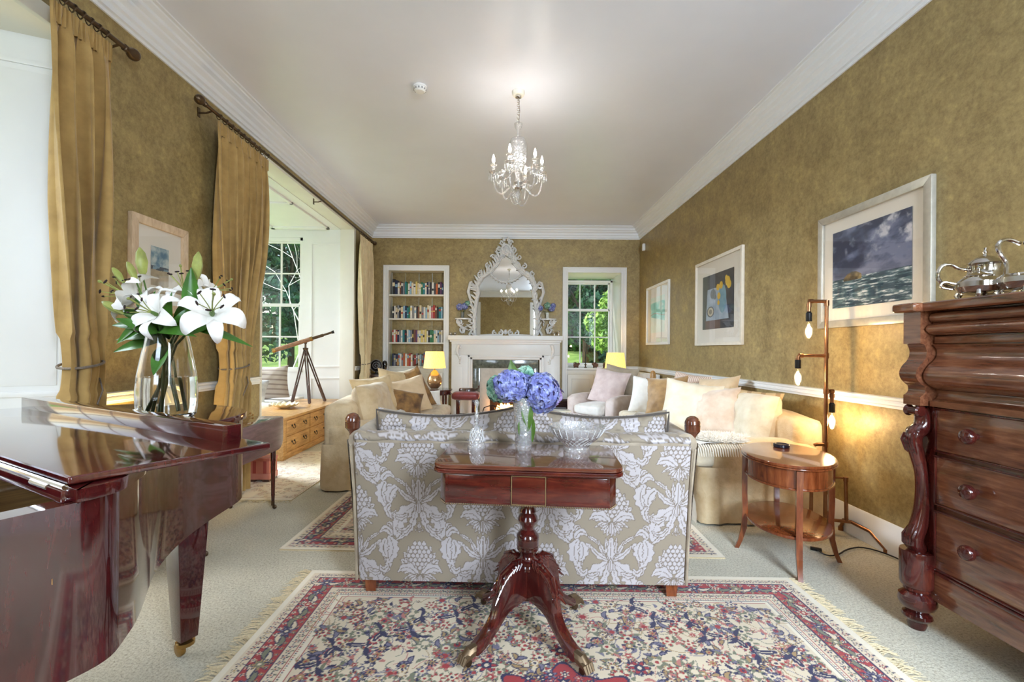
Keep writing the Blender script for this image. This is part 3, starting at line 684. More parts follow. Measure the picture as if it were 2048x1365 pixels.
def curl(mb, x, z, r, a0, turns, sg, w, y=None):
    y = MY - 0.02 if y is None else y
    n = 18; pts = [];
    for i in range(n):
        t = i / (n - 1); rr = r * (1 - 0.8 * t); a = a0 + sg * turns * 2 * PI * t
        pts.append((x + rr * math.cos(a), y - 0.015 * t, z + rr * math.sin(a)))
    mb.tube(pts, [w * (1 - 0.5 * i / n) for i in range(n)], 7)
mxm = lambda px, s: mx(px) if s < 0 else mx(2022 - px)
for s in (-1, 1):
    mb = MB()
    edge = [(mxm(px, s), mzz(py)) for px, py in outer]
    mb.tube([(x, MY - 0.016, z) for x, z in edge], [0.032, 0.034, 0.036, 0.04, 0.042, 0.04, 0.034, 0.03, 0.026, 0.022], 8)
    mb.tube([(x + s * -0.03, MY - 0.012, z - 0.015) for x, z in edge[3:]], 0.012, 6)
    for i in range(len(edge) - 1):
        (xa, za), (xb, zb) = edge[i], edge[i + 1]
        d_ = math.atan2(zb - za, xb - xa)
        for k in range(3):
            t = k / 3; x, z = xa + (xb - xa) * t, za + (zb - za) * t
            leafblob(mb, x, z, d_ + s * -0.7, 0.105 + 0.04 * ((i + k) % 2), 0.021)
            if (i + k) % 2: leafblob(mb, x, z, d_ + s * 0.75, 0.07, 0.015)
    mb.build('side_scroll', M['gesso'], mr)
    mb = MB()   # shoulder scroll
    curl(mb, mxm(944, s), mzz(572), 0.06, PI / 2, 1.3, -s, 0.022); curl(mb, mxm(958, s), mzz(548), 0.045, PI / 2, 1.3, s, 0.016)
    curl(mb, mxm(975, s), mzz(533), 0.05, PI / 2, 1.2, -s, 0.016); curl(mb, mxm(985, s), mzz(515), 0.045, PI, 1.2, s, 0.015)
    mb.tube([(mxm(940, s), MY - 0.02, mzz(565)), (mxm(936, s), MY - 0.03, mzz(585)), (mxm(942, s), MY - 0.02, mzz(607)), (mxm(950, s), MY - 0.02, mzz(640)), (mxm(944, s), MY - 0.02, mzz(660)), (mxm(938, s), MY - 0.02, mzz(671))], [0.02, 0.03, 0.02, 0.018, 0.02, 0.024], 8)
    for k in range(7): leafblob(mb, mxm(945 - k * 0.3, s), mzz(600 + k * 10), (0.4 if s > 0 else PI - 0.4) + 0.4, 0.07, 0.013)
    mb.build('shoulder_scroll', M['gesso'], mr)
    bx = mxm(926, s); bz = fz(636)      # little console brackets carrying the vases
    mb = MB(); mb.prism([(bx + 0.145 * math.cos(a) , 0.11 * math.sin(a)) for a in [PI * k / 14 - PI for k in range(15)]], bz - 0.028, bz, T(0, MY + 0.02, 0)).build('bracket_shelf', M['gesso'], mr, 0.006)
    mb = MB(); curl(mb, bx - s * -0.06, bz - 0.075, 0.045, PI / 2, 1.2, s, 0.014, MY - 0.03); curl(mb, bx + s * 0.07, bz - 0.07, 0.05, PI / 2, 1.1, -s, 0.014, MY - 0.05); curl(mb, bx, bz - 0.2, 0.06, -PI / 2, 1.2, s, 0.018, MY - 0.03)
    mb.tube([(bx + s * 0.1, MY - 0.05, bz - 0.03), (bx + s * 0.06, MY - 0.04, bz - 0.13), (bx - s * 0.03, MY - 0.03, bz - 0.19), (bx, MY - 0.03, bz - 0.26)], [0.02, 0.022, 0.024, 0.03], 8)
    for k in range(9): leafblob(mb, bx + 0.09 * math.cos(k * 2.4), bz - 0.06 - 0.018 * k, k * 1.9, 0.06, 0.013, MY - 0.03)
    mb.build('bracket_scroll', M['gesso'], mr)
mb = MB()      # crest
cxm, czm = mx(1011), mzz(500)
mb.tube([(cxm + 0.075 * math.cos(a), MY - 0.03, czm + 0.085 * math.sin(a)) for a in [2 * PI * k / 24 for k in range(24)]], 0.02, 8, closed=True)
mb.ball((cxm, MY - 0.02, czm), (0.06, 0.02, 0.068))
for s in (-1, 1):
    curl(mb, cxm + s * 0.12, czm - 0.02, 0.055, PI / 2, 1.3, -s, 0.018); curl(mb, cxm + s * 0.07, czm + 0.12, 0.045, 0, 1.2, s, 0.016); curl(mb, cxm + s * 0.03, czm + 0.17, 0.03, PI / 2, 1.1, -s, 0.014)
    for k in range(8): leafblob(mb, cxm + s * (0.03 + 0.02 * k), czm + 0.15 - 0.045 * k, PI / 2 - s * (0.35 + 0.1 * k), 0.075, 0.014)
    curl(mb, cxm + s * 0.04, czm - 0.11, 0.035, -PI / 2, 1.2, s, 0.014)
mb.build('crest', M['gesso'], mr)
mb = MB()     # garland of the upper cartouche
for k in range(25):
    a = PI * 1.12 + k / 24 * PI * 0.76; x = mx(1011) + 0.29 * math.cos(a); z = mzz(535) + 0.26 * math.sin(a)
    mb.ball((x, MY - 0.015, z), (0.02, 0.014, 0.017), 7, 5); 
    if k % 2: leafblob(mb, x, z, a + 0.5, 0.04, 0.008)
mb.build('garland', M['gesso'], mr)
mb = MB()     # ornament along the foot
for s in (-1, 1):
    curl(mb, mx(1011) + s * 0.09, mz0 + 0.055, 0.05, PI / 2, 1.3, s, 0.016); curl(mb, mx(1011) + s * 0.19, mz0 + 0.05, 0.045, PI / 2, 1.2, -s, 0.015)
    mb.tube([(mx(1011) + s * 0.05, MY - 0.02, mz0 + 0.02), (mx(1011) + s * 0.28, MY - 0.02, mz0 + 0.018), (mx(1011) + s * 0.45, MY - 0.02, mz0 + 0.012)], [0.02, 0.016, 0.012], 8)
mb.ball((mx(1011), MY - 0.02, mz0 + 0.07), (0.035, 0.02, 0.045)); mb.build('foot_scroll', M['gesso'], mr)
mzq = fz(672)
# small things on the mantel and the sill
for i, (px, r) in enumerate([(902, .024), (910, .027)]):
    b_ = thing('silver_ball', ('smaller' if i == 0 else 'larger') + ' round pewter ball at the left end of the mantel shelf', 'ornament', (fx(px), FY - 0.02, mzq))
    MB().ball((0, 0, r + .004), r).build('body', M['silver'], b_); MB().lathe([(r * .6, 0), (r * .5, .006), (r * .3, .01)], n=12).build('base', M['bronze'], b_)
for i, (px, hh) in enumerate([(1108, .075), (1117, .09)]):
    b_ = thing('silver_cup', ('shorter' if i == 0 else 'taller') + ' dark silver goblet at the right end of the mantel shelf', 'goblet', (fx(px), FY - 0.03, mzq))
    MB().lathe([(.022, 0), (.02, .006), (.007, .012), (.007, hh * .45), (.024, hh * .62), (.028, hh), (.025, hh), (.02, hh * .66), (0, hh * .6)], n=14).build('bowl', M['silver'], b_)
sil = plain('painted_clay', S(112, 80, 66), .6, var=.3)
def critter(px, k, label):
    b_ = thing('figurine', label, 'figurine', (P(px, 733, D + .05).x, D + .05, VZ0))
    MB().ball((0, 0, .045), (.05, .03, .038)).ball((-.045 if k else .045, 0, .07), (.024, .02, .022)).build('body', sil, b_)
    mb = MB()
    for i in range(6): mb.lathe([(.011, 0), (0, .03)], (-.04 + .016 * i, 0, .07 + .012 * math.sin(i)), 6)
    mb.build('spikes', sil, b_); mb = MB()
    for x in (-.03, .03):
        for y in (-.016, .016): mb.lathe([(.011, 0), (.01, .025)], (x, y, 0), 8)
    mb.build('feet', sil, b_)
critter(1152, 0, 'spiky brown clay creature at the left end of the window sill'); critter(1191, 1, 'squat brown clay creature beside the candle on the window sill'); critter(1211, 0, 'brown clay creature nearest the lamp on the window sill')
cd = thing('candlestick', 'thin dark candle in a small holder on the far window sill', 'candle', (P(1171, 733, D + .05).x, D + .05, VZ0))
MB().lathe([(.03, 0), (.028, .01), (.01, .016), (.012, .05), (.02, .056), (.02, .066), (.01, .066)], n=14).build('holder', M['bronze'], cd)
MB().lathe([(.009, .06), (.008, .29), (.002, .295), (.002, .305)], n=10).build('candle', M['black'], cd)
# alarm sensor high on the right wall and smoke detector
p = PX(1290, 495, W)
sn = thing('alarm_sensor', 'small white motion sensor high on the right wall near the corner', 'sensor', (W, p.y, p.z))
MB().box(-.045, -.032, -.06, 0, .032, .06).build('body', M['white'], sn, .015, 4); MB().box(-.048, -.02, -.045, -.044, .02, -.005).build('lens', M['ivory'], sn, .002)
p = PZ(840, 173, ZC)
sd = thing('smoke_detector', 'round white smoke detector on the ceiling left of the chandelier', 'smoke detector', (p.x, p.y, ZC))
MB().lathe([(.055, 0), (.055, -.012), (.05, -.014)], n=28).build('base', M['white'], sd)
MB().lathe([(.05, -.014), (.05, -.03), (.036, -.045), (.0, -.047)], n=28).build('cover', M['white'], sd)
mb = MB()
for k in range(12): mb.box(.0445, -.006, -.034, .0515, .006, -.022, Matrix.Rotation(k * PI / 6, 4, 'Z'))
mb.build('vents', plain('grey_plastic', S(150, 150, 150), .5), sd)
# ================================================================== CURTAINS
def curtain(name, label, X, ya, yb, ztop, ztie, zbot, wt, wb, yt, yb_, folds, amp, m, tie=True, tail=0.0, group=None):
    """hung from Y=ya..yb on the wall side; drawn in to width wt about yt at the tie, wb about yb_ at the hem"""
    t = thing(name, label, 'curtain', (X, (ya + yb) / 2, 0), 0, group)
    nu, nv = 170, 90; s = np.linspace(0, 1, nu); v = np.linspace(0, 1, nv); Sg, V = np.meshgrid(s, v)
    Zt = ztop; Zz = ztop + (zbot - ztop) * V
    tv = (ztop - ztie) / (ztop - zbot)
    wtop = yb - ya; ctop = (ya + yb) / 2
    sm = lambda x: x * x * (3 - 2 * x)
    k1 = sm(np.clip(V / tv, 0, 1)) ** 1.6; k2 = sm(np.clip((V - tv) / (1 - tv), 0, 1)) ** 0.7
    wid = np.where(V < tv, wtop + (wt - wtop) * k1 + 0.10 * np.sin(PI * np.clip(V / tv, 0, 1)) * wtop, wt + (wb - wt) * k2)
    cen = np.where(V < tv, ctop + (yt - ctop) * k1, yt + (yb_ - yt) * k2)
    ph = 0.7 * np.sin(3 * V + 4 * Sg)
    head = np.exp(-(V / 0.035) ** 2)
    a = amp * (0.55 + 0.75 * np.minimum(1, V * 3)) * np.where(np.abs(V - tv) < 0.05, 0.75, 1.0)
    fold = np.sin(2 * PI * folds * Sg + ph) + 0.22 * np.sin(2 * PI * folds * 2.3 * Sg + 1.3 + 2 * V)
    hd = 0.35 * np.sin(2 * PI * folds * 4 * Sg)
    Xo = a * ((1 - head) * fold + head * hd) + 0.04 * np.exp(-((V - tv) / 0.06) ** 2) * np.cos(PI * (Sg - 0.5)) 
    Yo = cen + (Sg - 0.5) * wid + 0.012 * np.sin(2 * PI * folds * Sg * 2 + 5 * V)
    npgrid('drape', Xo, Yo - (ya + yb) / 2, Zz, m, t, sharp=180)
    mb = MB(); n = folds * 4
    hx = np.linspace(0, 1, 60)
    mb.grid([(0.004 + amp * 0.55 * 0.35 * math.sin(2 * PI * folds * 4 * q), ya + q * wtop - (ya + yb) / 2, z) for z in (ztop - 0.10, ztop) for q in hx], 60, 2).build('heading_tape', m, t)
    if tie:
        pts = [(0.0 + (amp * 1.6 + 0.03) * math.sin(q), yt - (ya + yb) / 2 + wt * 0.46 * math.cos(q), ztie + 0.02 * math.cos(q)) for q in [2 * PI * k / 28 for k in range(28)]]
        MB().tube(pts, 0.007, 6, closed=True).build('tieback', M['rope'], t)
        e = -1 if tail < 0 else 1
        MB().tube([(0.0, yt - (ya + yb) / 2 + e * wt * 0.5, ztie), (amp * 1.5 + .02, yt - (ya + yb) / 2 + e * wt * 0.2, ztie - .14), (amp * 1.3 + .02, yt - (ya + yb) / 2, ztie - 0.24)], 0.004, 6).build('tieback_tail', M['rope'], t)
    return t
M['rope'] = plain('dark_cord', S(120, 108, 96), .7, var=.3, vs=120)
CXX = -2.235
curtain('curtain', 'tall mustard curtain beside the white shutter, tied above the piano', CXX, 2.245, 2.60, 2.93, 1.13, 0.02, 0.175, 0.28, 2.425, 2.41, 4, 0.044, M['curtain'], group='gold curtains')
curtain('curtain', 'full mustard curtain gathered at the near side of the bay', CXX, 3.56, 4.32, 2.985, 1.07, 0.02, 0.30, 0.46, 3.80, 3.74, 8, 0.042, M['curtain'], group='gold curtains')
curtain('curtain', 'pale cream curtain hanging at the far side of the bay', CXX, 7.06, 7.72, 2.985, 1.00, 0.02, 0.26, 0.42, 7.36, 7.30, 8, 0.035, M['lining'], group='gold curtains')
def pole(label, X, z, y0, y1, ends, brackets, rings):
    t = thing('curtain_pole', label, 'curtain pole', (X, (y0 + y1) / 2, z)); o = (y0 + y1) / 2
    MB().tube([(0, y0 - o, 0), (0, y1 - o, 0)], 0.014, 12).build('pole', M['bronze'], t)
    for y, s in ends:
        MB().lathe([(.014, 0), (.02, .004), (.02, .02), (.012, .026), (.014, .034), (.03, .05), (.036, .07), (.032, .09), (.018, .106), (.006, .112), (0, .114)], n=18).build('finial', M['bronze'], t, M=T(0, y - o, 0) @ rot('X', -90 * s))
    for y in brackets:
        mb = MB(); mb.tube([(0, y - o, -.004), (-.05, y - o, -.02), (-W - X + .004, y - o, -.02)], .007, 8); mb.box(-W - X, y - o - .014, -.05, -W - X + .006, y - o + .014, .02)
        mb.build('bracket', M['bronze'], t)
    for y in rings:
        pts = [(.022 * math.sin(q), y - o + .006 * math.sin(2 * q), -.008 + .022 * math.cos(q)) for q in [2 * PI * k / 16 for k in range(16)]]
        MB().tube(pts, .0032, 6, closed=True).build('ring', M['bronze'], t)
pole('bronze curtain pole above the shuttered window by the piano', CXX, 2.975, 0.85, 2.68, [(2.68, 1)], [2.655], [2.27 + .048 * k for k in range(7)])
pole('long bronze curtain pole running across the bay opening', CXX, 3.03, 3.42, 7.78, [(3.42, -1), (7.78, 1)], [3.5, 5.6, 7.75], [3.58 + .08 * k for k in range(10)] + [7.08 + .08 * k for k in range(9)])
# ================================================================== PATTERN PAINTING (flat woven / printed patterns only)
class Ras:
    def __init__(s, w, h, res, c):
        s.w, s.h, s.res = w, h, res; s.nx, s.ny = int(w * res), int(h * res)
        s.a = np.empty((s.ny, s.nx, 3), np.float32); s.a[:] = c
        s.x = (np.arange(s.nx) + .5) / res; s.y = (np.arange(s.ny) + .5) / res
    def win(s, x0, y0, x1, y1):
        i0, i1 = max(0, int(x0 * s.res)), min(s.nx, int(x1 * s.res) + 2); j0, j1 = max(0, int(y0 * s.res)), min(s.ny, int(y1 * s.res) + 2)
        if i1 <= i0 or j1 <= j0: return None
        X, Y = np.meshgrid(s.x[i0:i1], s.y[j0:j1]); return (slice(j0, j1), slice(i0, i1)), X, Y
    def rect(s, x0, y0, x1, y1, c):
        q = s.win(x0, y0, x1, y1)
        if q: m = (q[1] >= x0) & (q[1] <= x1) & (q[2] >= y0) & (q[2] <= y1); s.a[q[0]][m] = c
    def ell(s, x, y, rx, ry, c, ang=0):
        r = max(rx, ry); q = s.win(x - r, y - r, x + r, y + r)
        if q:
            dx, dy = q[1] - x, q[2] - y; ca, sa = math.cos(ang), math.sin(ang)
            m = ((dx * ca + dy * sa) / rx) ** 2 + ((-dx * sa + dy * ca) / ry) ** 2 < 1; s.a[q[0]][m] = c
    def rose(s, x, y, r, n, c1, c2, c3, out=None, ang=0):
        q = s.win(x - r, y - r, x + r, y + r)
        if not q: return
        dx, dy = q[1] - x, q[2] - y; d = np.hypot(dx, dy); th = np.arctan2(dy, dx) + ang; R = r * (.72 + .28 * np.cos(n * th))
        v = s.a[q[0]]
        v[d < R] = out if out is not None else c1; v[d < R * .82] = c1; v[d < .45 * r] = c2; v[d < .2 * r] = c3
    def stroke(s, p0, p1, p2, wf, c, edge=None, vein=None, n=40, ew=1.2, vw=.55):
        """tapered stroke along a quadratic curve; wf(t) half-width"""
        t = np.linspace(0, 1, n); bx = (1 - t) ** 2 * p0[0] + 2 * t * (1 - t) * p1[0] + t * t * p2[0]; by = (1 - t) ** 2 * p0[1] + 2 * t * (1 - t) * p1[1] + t * t * p2[1]
        ww = np.array([wf(k) for k in t]); mw = ww.max() + 2 / s.res
        q = s.win(bx.min() - mw, by.min() - mw, bx.max() + mw, by.max() + mw)
        if not q: return
        d = np.hypot(q[1][..., None] - bx, q[2][..., None] - by); k = d.argmin(-1); dm = d.min(-1); wv = ww[k]; v = s.a[q[0]]
        if edge is not None: v[dm < wv + ew / s.res] = edge
        v[dm < wv] = c
        if vein is not None: v[(dm < vw / s.res) & (k > 2) & (k < n * .85)] = vein
    def samp(s, x, y, wrap=False):
        i = np.floor(x * s.res).astype(int); j = np.floor(y * s.res).astype(int)
        if wrap: i %= s.nx; j %= s.ny
        return s.a[np.clip(j, 0, s.ny - 1), np.clip(i, 0, s.nx - 1)]
def fbm(X, Y, sc, oct_=4, seed=0):
    out = 0; amp = 1; tot = 0
    for o in range(oct_):
        r = np.random.default_rng(seed + o); g = r.random((64, 64)).astype(np.float32)
        x, y = X * sc, Y * sc; i, j = np.floor(x).astype(int), np.floor(y).astype(int); u, v = x - i, y - j; u = u * u * (3 - 2 * u); v = v * v * (3 - 2 * v)
        g_ = lambda a, b: g[b % 64, a % 64]
        out = out + amp * ((g_(i, j) * (1 - u) + g_(i + 1, j) * u) * (1 - v) + (g_(i, j + 1) * (1 - u) + g_(i + 1, j + 1) * u) * v); tot += amp; amp *= .5; sc *= 2
    return out / tot
IV, RD, NV, TN, SG, RS, GB, CRM = lin((224, 208, 180)), lin((166, 44, 48)), lin((38, 34, 76)), lin((172, 140, 92)), lin((122, 124, 100)), lin((192, 118, 108)), lin((118, 112, 134)), lin((236, 226, 204))
def persian(w, h, res, field, medallion=True, dens=1.0, seed=3, bw=.26):
    R = Ras(w, h, res, CRM); g = np.random.default_rng(seed)
    e = .03
    def band(o, c): R.rect(o, o, w - o, h - o, c)
    band(e, IV); 
    def run(off, step, fn):
        k = 0
        for xx in np.arange(off, w - off, step): fn(xx, off, k, 0); fn(w - xx, h - off, k, PI); k += 1
        for yy in np.arange(off + step, h - off, step): fn(off, yy, k, PI / 2); fn(w - off, h - yy, k, -PI / 2); k += 1
    cols = [NV, RD, SG, TN, GB, RS]
    run(e + .022, .034, lambda x, y, k, a: (R.rose(x, y, .015, 5, cols[k % 6], IV, cols[(k + 1) % 6], NV, k), R.ell(x + .016, y, .006, .004, NV)))
    band(e + .045, NV); band(e + .05, RD); 
    o2 = bw - .085
    def bl(x, y, k, a):
        R.rose(x, y, .048 if k % 2 == 0 else .034, 6 if k % 2 else 8, [IV, GB, TN][k % 3], [RD, NV, SG][k % 3], IV, NV, k)
        for s in (-1, 1):
            px, py = x + math.cos(a) * .03 * s, y + math.sin(a) * .03 * s
            R.stroke((x, y), (px + math.sin(a) * .03 * s, py + math.cos(a) * .03), (x + math.cos(a) * .075 * s, y + math.sin(a) * .075 * s), lambda t: .008 * math.sin(PI * t) + .002, SG if k % 2 else IV, NV)
    run((e + .05 + o2) / 2, .105, bl)
    run((e + .05 + o2) / 2, .105, lambda x, y, k, a: R.rose(x, y, .036 if k % 2 == 0 else .026, 8 if k % 2 == 0 else 6, [IV, GB, TN][k % 3], [RD, NV, SG][k % 3], IV, NV, k))
    run((e + .05 + o2) / 2 - .035, .041, lambda x, y, k, a: R.rose(x, y, .012, 5, IV, NV, IV, None, k)); run((e + .05 + o2) / 2 + .035, .037, lambda x, y, k, a: R.rose(x, y, .011, 5, TN, NV, IV, None, k))
    band(o2, NV); band(o2 + .005, IV)
    run(o2 + .026, .034, lambda x, y, k, a: (R.rose(x, y, .016, 5, cols[(k * 2) % 6], IV, RD, NV, k), R.ell(x + .016, y + .004, .007, .004, SG)))
    band(o2 + .048, RD); band(o2 + .052, CRM)
    run(o2 + .06, .012, lambda x, y, k, a: R.ell(x, y, .004, .004, [NV, RD, TN][k % 3]))
    band(o2 + .068, NV); band(o2 + .071, CRM); band(bw, RD); band(bw + .004, field)
    x0, x1, y0, y1 = bw + .01, w - bw - .01, bw + .01, h - bw - .01
    # vines and flowers
    n = int(1500 * dens * (x1 - x0) * (y1 - y0) / 3)
    for k in range(n // 2):
        x, y = g.uniform(x0, x1), g.uniform(y0, y1); a = g.uniform(0, 2 * PI); l = g.uniform(.06, .16)
        R.stroke((x, y), (x + l * math.cos(a + .8), y + l * math.sin(a + .8)), (x + l * math.cos(a), y + l * math.sin(a)), lambda t: .0022, [SG, TN, GB, RS][k % 4])
    for k in range(n):
        x, y = g.uniform(x0, x1), g.uniform(y0, y1); a = g.uniform(0, 6.28); l = g.uniform(.025, .06); c = [GB, SG, NV, TN, RS, GB][k % 6]
        R.stroke((x, y), (x + .6 * l * math.cos(a + .7), y + .6 * l * math.sin(a + .7)), (x + l * math.cos(a), y + l * math.sin(a)), lambda t: .007 * math.sin(PI * t) + .001, c, NV if k % 3 == 0 else None)
    for k in range(int(n * .8)):
        x, y = g.uniform(x0, x1), g.uniform(y0, y1); r = g.uniform(.01, .034) if k % 4 else g.uniform(.03, .045)
        R.rose(x, y, r, int(g.integers(5, 9)), [RD, RS, GB, TN, SG, NV, RS, GB][k % 8], [IV, TN, RD, IV][k % 4], [NV, RD, IV][k % 3], NV if k % 2 else SG, g.uniform(0, 6))
    # corner spandrel arabesques
    for sx in (0, 1):
        for sy in (0, 1):
            fxx = lambda x: (bw + x) if sx == 0 else w - bw - x
            fyy = lambda y: (bw + y) if sy == 0 else h - bw - y
            path = [(.02, .50), (.10, .44), (.16, .36), (.26, .33), (.33, .26), (.40, .2), (.5, .16), (.6, .10), (.75, .03)]
            for i in range(len(path) - 1):
                (ax, ay), (bx_, by_) = path[i], path[i + 1]; mxp, myp = (ax + bx_) / 2 + .03 * (-1) ** i, (ay + by_) / 2 + .03 * (-1) ** i
                R.stroke((fxx(ax), fyy(ay)), (fxx(mxp), fyy(myp)), (fxx(bx_), fyy(by_)), lambda t: .009 + .004 * math.sin(6 * t), NV, None, IV)
                for q in (-1, 1):
                    for l in (.045, .07):
                        ang = math.atan2(by_ - ay, bx_ - ax) + q * (1.0 + l * 6)
                        R.stroke((fxx(mxp), fyy(myp)), (fxx(mxp + l * .6 * math.cos(ang + .5)), fyy(myp + l * .6 * math.sin(ang + .5))), (fxx(mxp + l * math.cos(ang)), fyy(myp + l * math.sin(ang))), lambda t: .007 * math.sin(PI * t) + .002, NV)
                R.rose(fxx(bx_), fyy(by_), .034, 6, [RS, TN, RD][i % 3], IV, NV, NV)
    if medallion:
        X, Y = np.meshgrid(R.x - w / 2, R.y - h / 2); d = np.hypot(X / 1.25, Y); th = np.arctan2(Y, X / 1.25); RR = .22 * (1 + .14 * np.cos(8 * th) + .05 * np.cos(16 * th))
        R.a[d < RR] = NV; R.a[d < RR * .95] = RD
        for k in range(150):
            a, rr = g.uniform(0, 6.28), .20 * math.sqrt(g.uniform(0, 1)); R.rose(w / 2 + 1.2 * rr * math.cos(a), h / 2 + rr * math.sin(a), g.uniform(.012, .03), 6, [IV, GB, TN, NV, RS][k % 5], [RD, NV][k % 2], IV, NV, a)
        for k in range(8):
            a = k * PI / 4; R.rose(w / 2 + .33 * 1.25 * math.cos(a), h / 2 + .33 * math.sin(a), .045, 6, RD, NV, IV, NV)
    R.a *= (0.88 + 0.2 * fbm(*np.meshgrid(R.x, R.y), 5, 3, 9))[..., None]
    return R
M['rug'] = colmat('rug_pile', 0.95, 0.4, 500, 0.2)
M['fringe'] = plain('rug_fringe', S(204, 186, 150), .9, var=.2, vs=200)
def rug(name, label, x0, y0, w, h, ang, R, fringe_sides, z=0.010, res=None, fr=.07):
    t = thing(name, label, 'rug', (x0 + w / 2, y0 + h / 2, 0), ang)
    nx, ny = R.nx, R.ny; X, Y = np.meshgrid(np.linspace(0, w, nx), np.linspace(0, h, ny))
    Z = z + .002 * fbm(X, Y, 3, 2, 4)
    npgrid('pile', X - w / 2, Y - h / 2, Z, M['rug'], t, R.samp(X, Y).reshape(-1, 3), sharp=180)
    MB().box(-w / 2, -h / 2, 0.001, w / 2, h / 2, z - .001).build('backing', M['fringe'], t, smooth=False)
    g = random.Random(4)
    for sd in fringe_sides:
        mb = MB(); L_ = h if sd in 'lr' else w; n = int(L_ / .0055)
        for k in range(n):
            p = -L_ / 2 + L_ * (k + .5) / n + g.uniform(-.003, .003); l = fr * g.uniform(.6, 1.15); bnd = g.uniform(-.03, .03); cl = math.sin(k * .35) * .012
            pts = [(0, p, z * .8), (l * .5, p + bnd * .4 + cl, .007 + g.uniform(0, .006)), (l, p + bnd + cl, .003 + g.uniform(0, .004))]
            if sd == 'l': pts = [(-w / 2 - a, b, c) for a, b, c in pts]
            elif sd == 'r': pts = [(w / 2 + a, b, c) for a, b, c in pts]
            elif sd == 'n': pts = [(b, -h / 2 - a, c) for a, b, c in pts]
            else: pts = [(b, h / 2 + a, c) for a, b, c in pts]
            mb.tube(pts, [.0022, .002, .0012], 3)
        f_ = mb.build('fringe', M['fringe'], t); f_['kind'] = 'stuff'
    return t
rug('persian_rug', 'large ivory floral Persian rug with red border under the card table', -1.06, 0.56, 2.57, 1.93, math.radians(-1.0), persian(2.57, 1.93, 250, IV), 'lr')
rug('persian_rug', 'red-edged Persian rug between the sofas in front of the hearth', -1.31, 2.74, 2.66, 3.3, math.radians(-1.6), persian(2.66, 3.3, 110, lin((214, 190, 170)), True, .6, 8), '', .009)
def bayrug():
    w, h = .78, 1.75; R = Ras(w, h, 140, lin((226, 214, 192))); g = np.random.default_rng(2)
    R.rect(.05, .05, w - .05, h - .05, lin((190, 150, 122))); R.rect(.06, .06, w - .06, h - .06, lin((224, 210, 186)))
    for k in range(420): R.rose(g.uniform(.05, w - .05), g.uniform(.05, h - .05), g.uniform(.01, .03), 6, [lin((176, 128, 104)), lin((150, 130, 110)), lin((206, 176, 150))][k % 3], IV, TN, None, k)
    return R
rug('runner_rug', 'pale faded patterned rug beside the drawer bench at the bay', -2.44, 3.68, .74, 1.75, 0, bayrug(), 'n', .008, fr=.05)

# ================================================================== DAMASK
def damask_tile():
    w, h = .616, .544; R = Ras(w, h, 520, (0, 0, 0)); A = (1, 0, 0); V_ = (.22, 0, 0)
    def mot(cx, cy):
        k = 1 / 1470.0
        def st(p0, p1, p2, W_, lob=0, vein=True, tap=.8, edge=True):
            for s in (-1, 1):
                for ox in (-w, 0, w):
                    for oy in (-h, 0, h):
                        q = [(cx + ox + s * (px - 272) * k, cy + oy - (py - 740) * k) for px, py in (p0, p1, p2)]
                        if max(p[0] for p in q) < -.12 or min(p[0] for p in q) > w + .12 or max(p[1] for p in q) < -.12 or min(p[1] for p in q) > h + .12: continue
                        R.stroke(*q, lambda t: .86 * W_ * k * (math.sin(PI * min(1, max(0, t)) ** tap) ** .8 * (1 + .22 * math.sin(lob * 2 * PI * t)) + .06), A, V_ if edge else None, V_ if vein else None, 40, 2.0, 1.0)
        # ogee scroll leaves
        st((285, 330), (470, 420), (420, 592), 52, 5); st((290, 330), (300, 520), (440, 590), 24, 6)
        st((330, 470), (380, 560), (440, 500), 18, 3); st((350, 400), (420, 450), (440, 400), 20, 3)
        # crown fan
        for p1, p2, wd in [((330, 270), (360, 170), 20), ((370, 290), (420, 200), 20), ((300, 240), (310, 150), 18)]: st((280, 310), p1, p2, wd, 3)
        st((272, 320), (272, 240), (272, 130), 26, 4); st((272, 395), (272, 350), (272, 300), 16)
        # pendant
        st((272, 530), (272, 490), (272, 455), 11, 2); st((272, 515), (290, 500), (298, 520), 7)
        # pineapple bouquet
        for r_, n_, y_ in [(150, 6, 830), (118, 6, 800)]:
            for i in range(n_):
                a = math.radians(8 + i * 82 / (n_ - 1)); st((272 + .35 * r_ * math.cos(a), y_ - .35 * r_ * math.sin(a)), (272 + .8 * r_ * math.cos(a + .12), y_ - 1.15 * r_ * math.sin(a + .1)), (272 + r_ * math.cos(a), y_ - 1.55 * r_ * math.sin(a)), 30, 3)
        for yy in range(610, 800, 30):
            ww = 95 * math.sin(PI * (yy - 560) / 300)
            for xx in np.arange(272 + (15 if (yy // 30) % 2 else 0), 272 + ww, 32): st((xx, yy + 15), (xx, yy), (xx, yy - 16), 15, 0, False)
        st((285, 850), (360, 740), (430, 820), 34, 3); st((280, 860), (330, 830), (390, 875), 16, 2)
        for i in range(5): a = math.radians(-10 - i * 20); st((272, 840), (272 + 50 * math.cos(a), 850 - 50 * math.sin(a)), (272 + 85 * math.cos(a), 850 - 90 * math.sin(a)), 16, 2)
        # side acanthus between columns
        st((495, 560), (420, 660), (520, 770), 44, 5); st((510, 580), (560, 660), (500, 720), 34, 4); st((470, 560), (500, 470), (560, 540), 26, 2); st((560, 540), (610, 560), (640, 600), 12, 4)
        st((500, 770), (540, 840), (560, 770), 24, 3); st((470, 500), (480, 450), (505, 480), 16, 1); st((420, 200), (500, 240), (470, 330), 40, 4); st((470, 330), (530, 360), (460, 440), 24, 3)
    mot(.0, .0); mot(.308, .272)
    return R
DT = damask_tile()
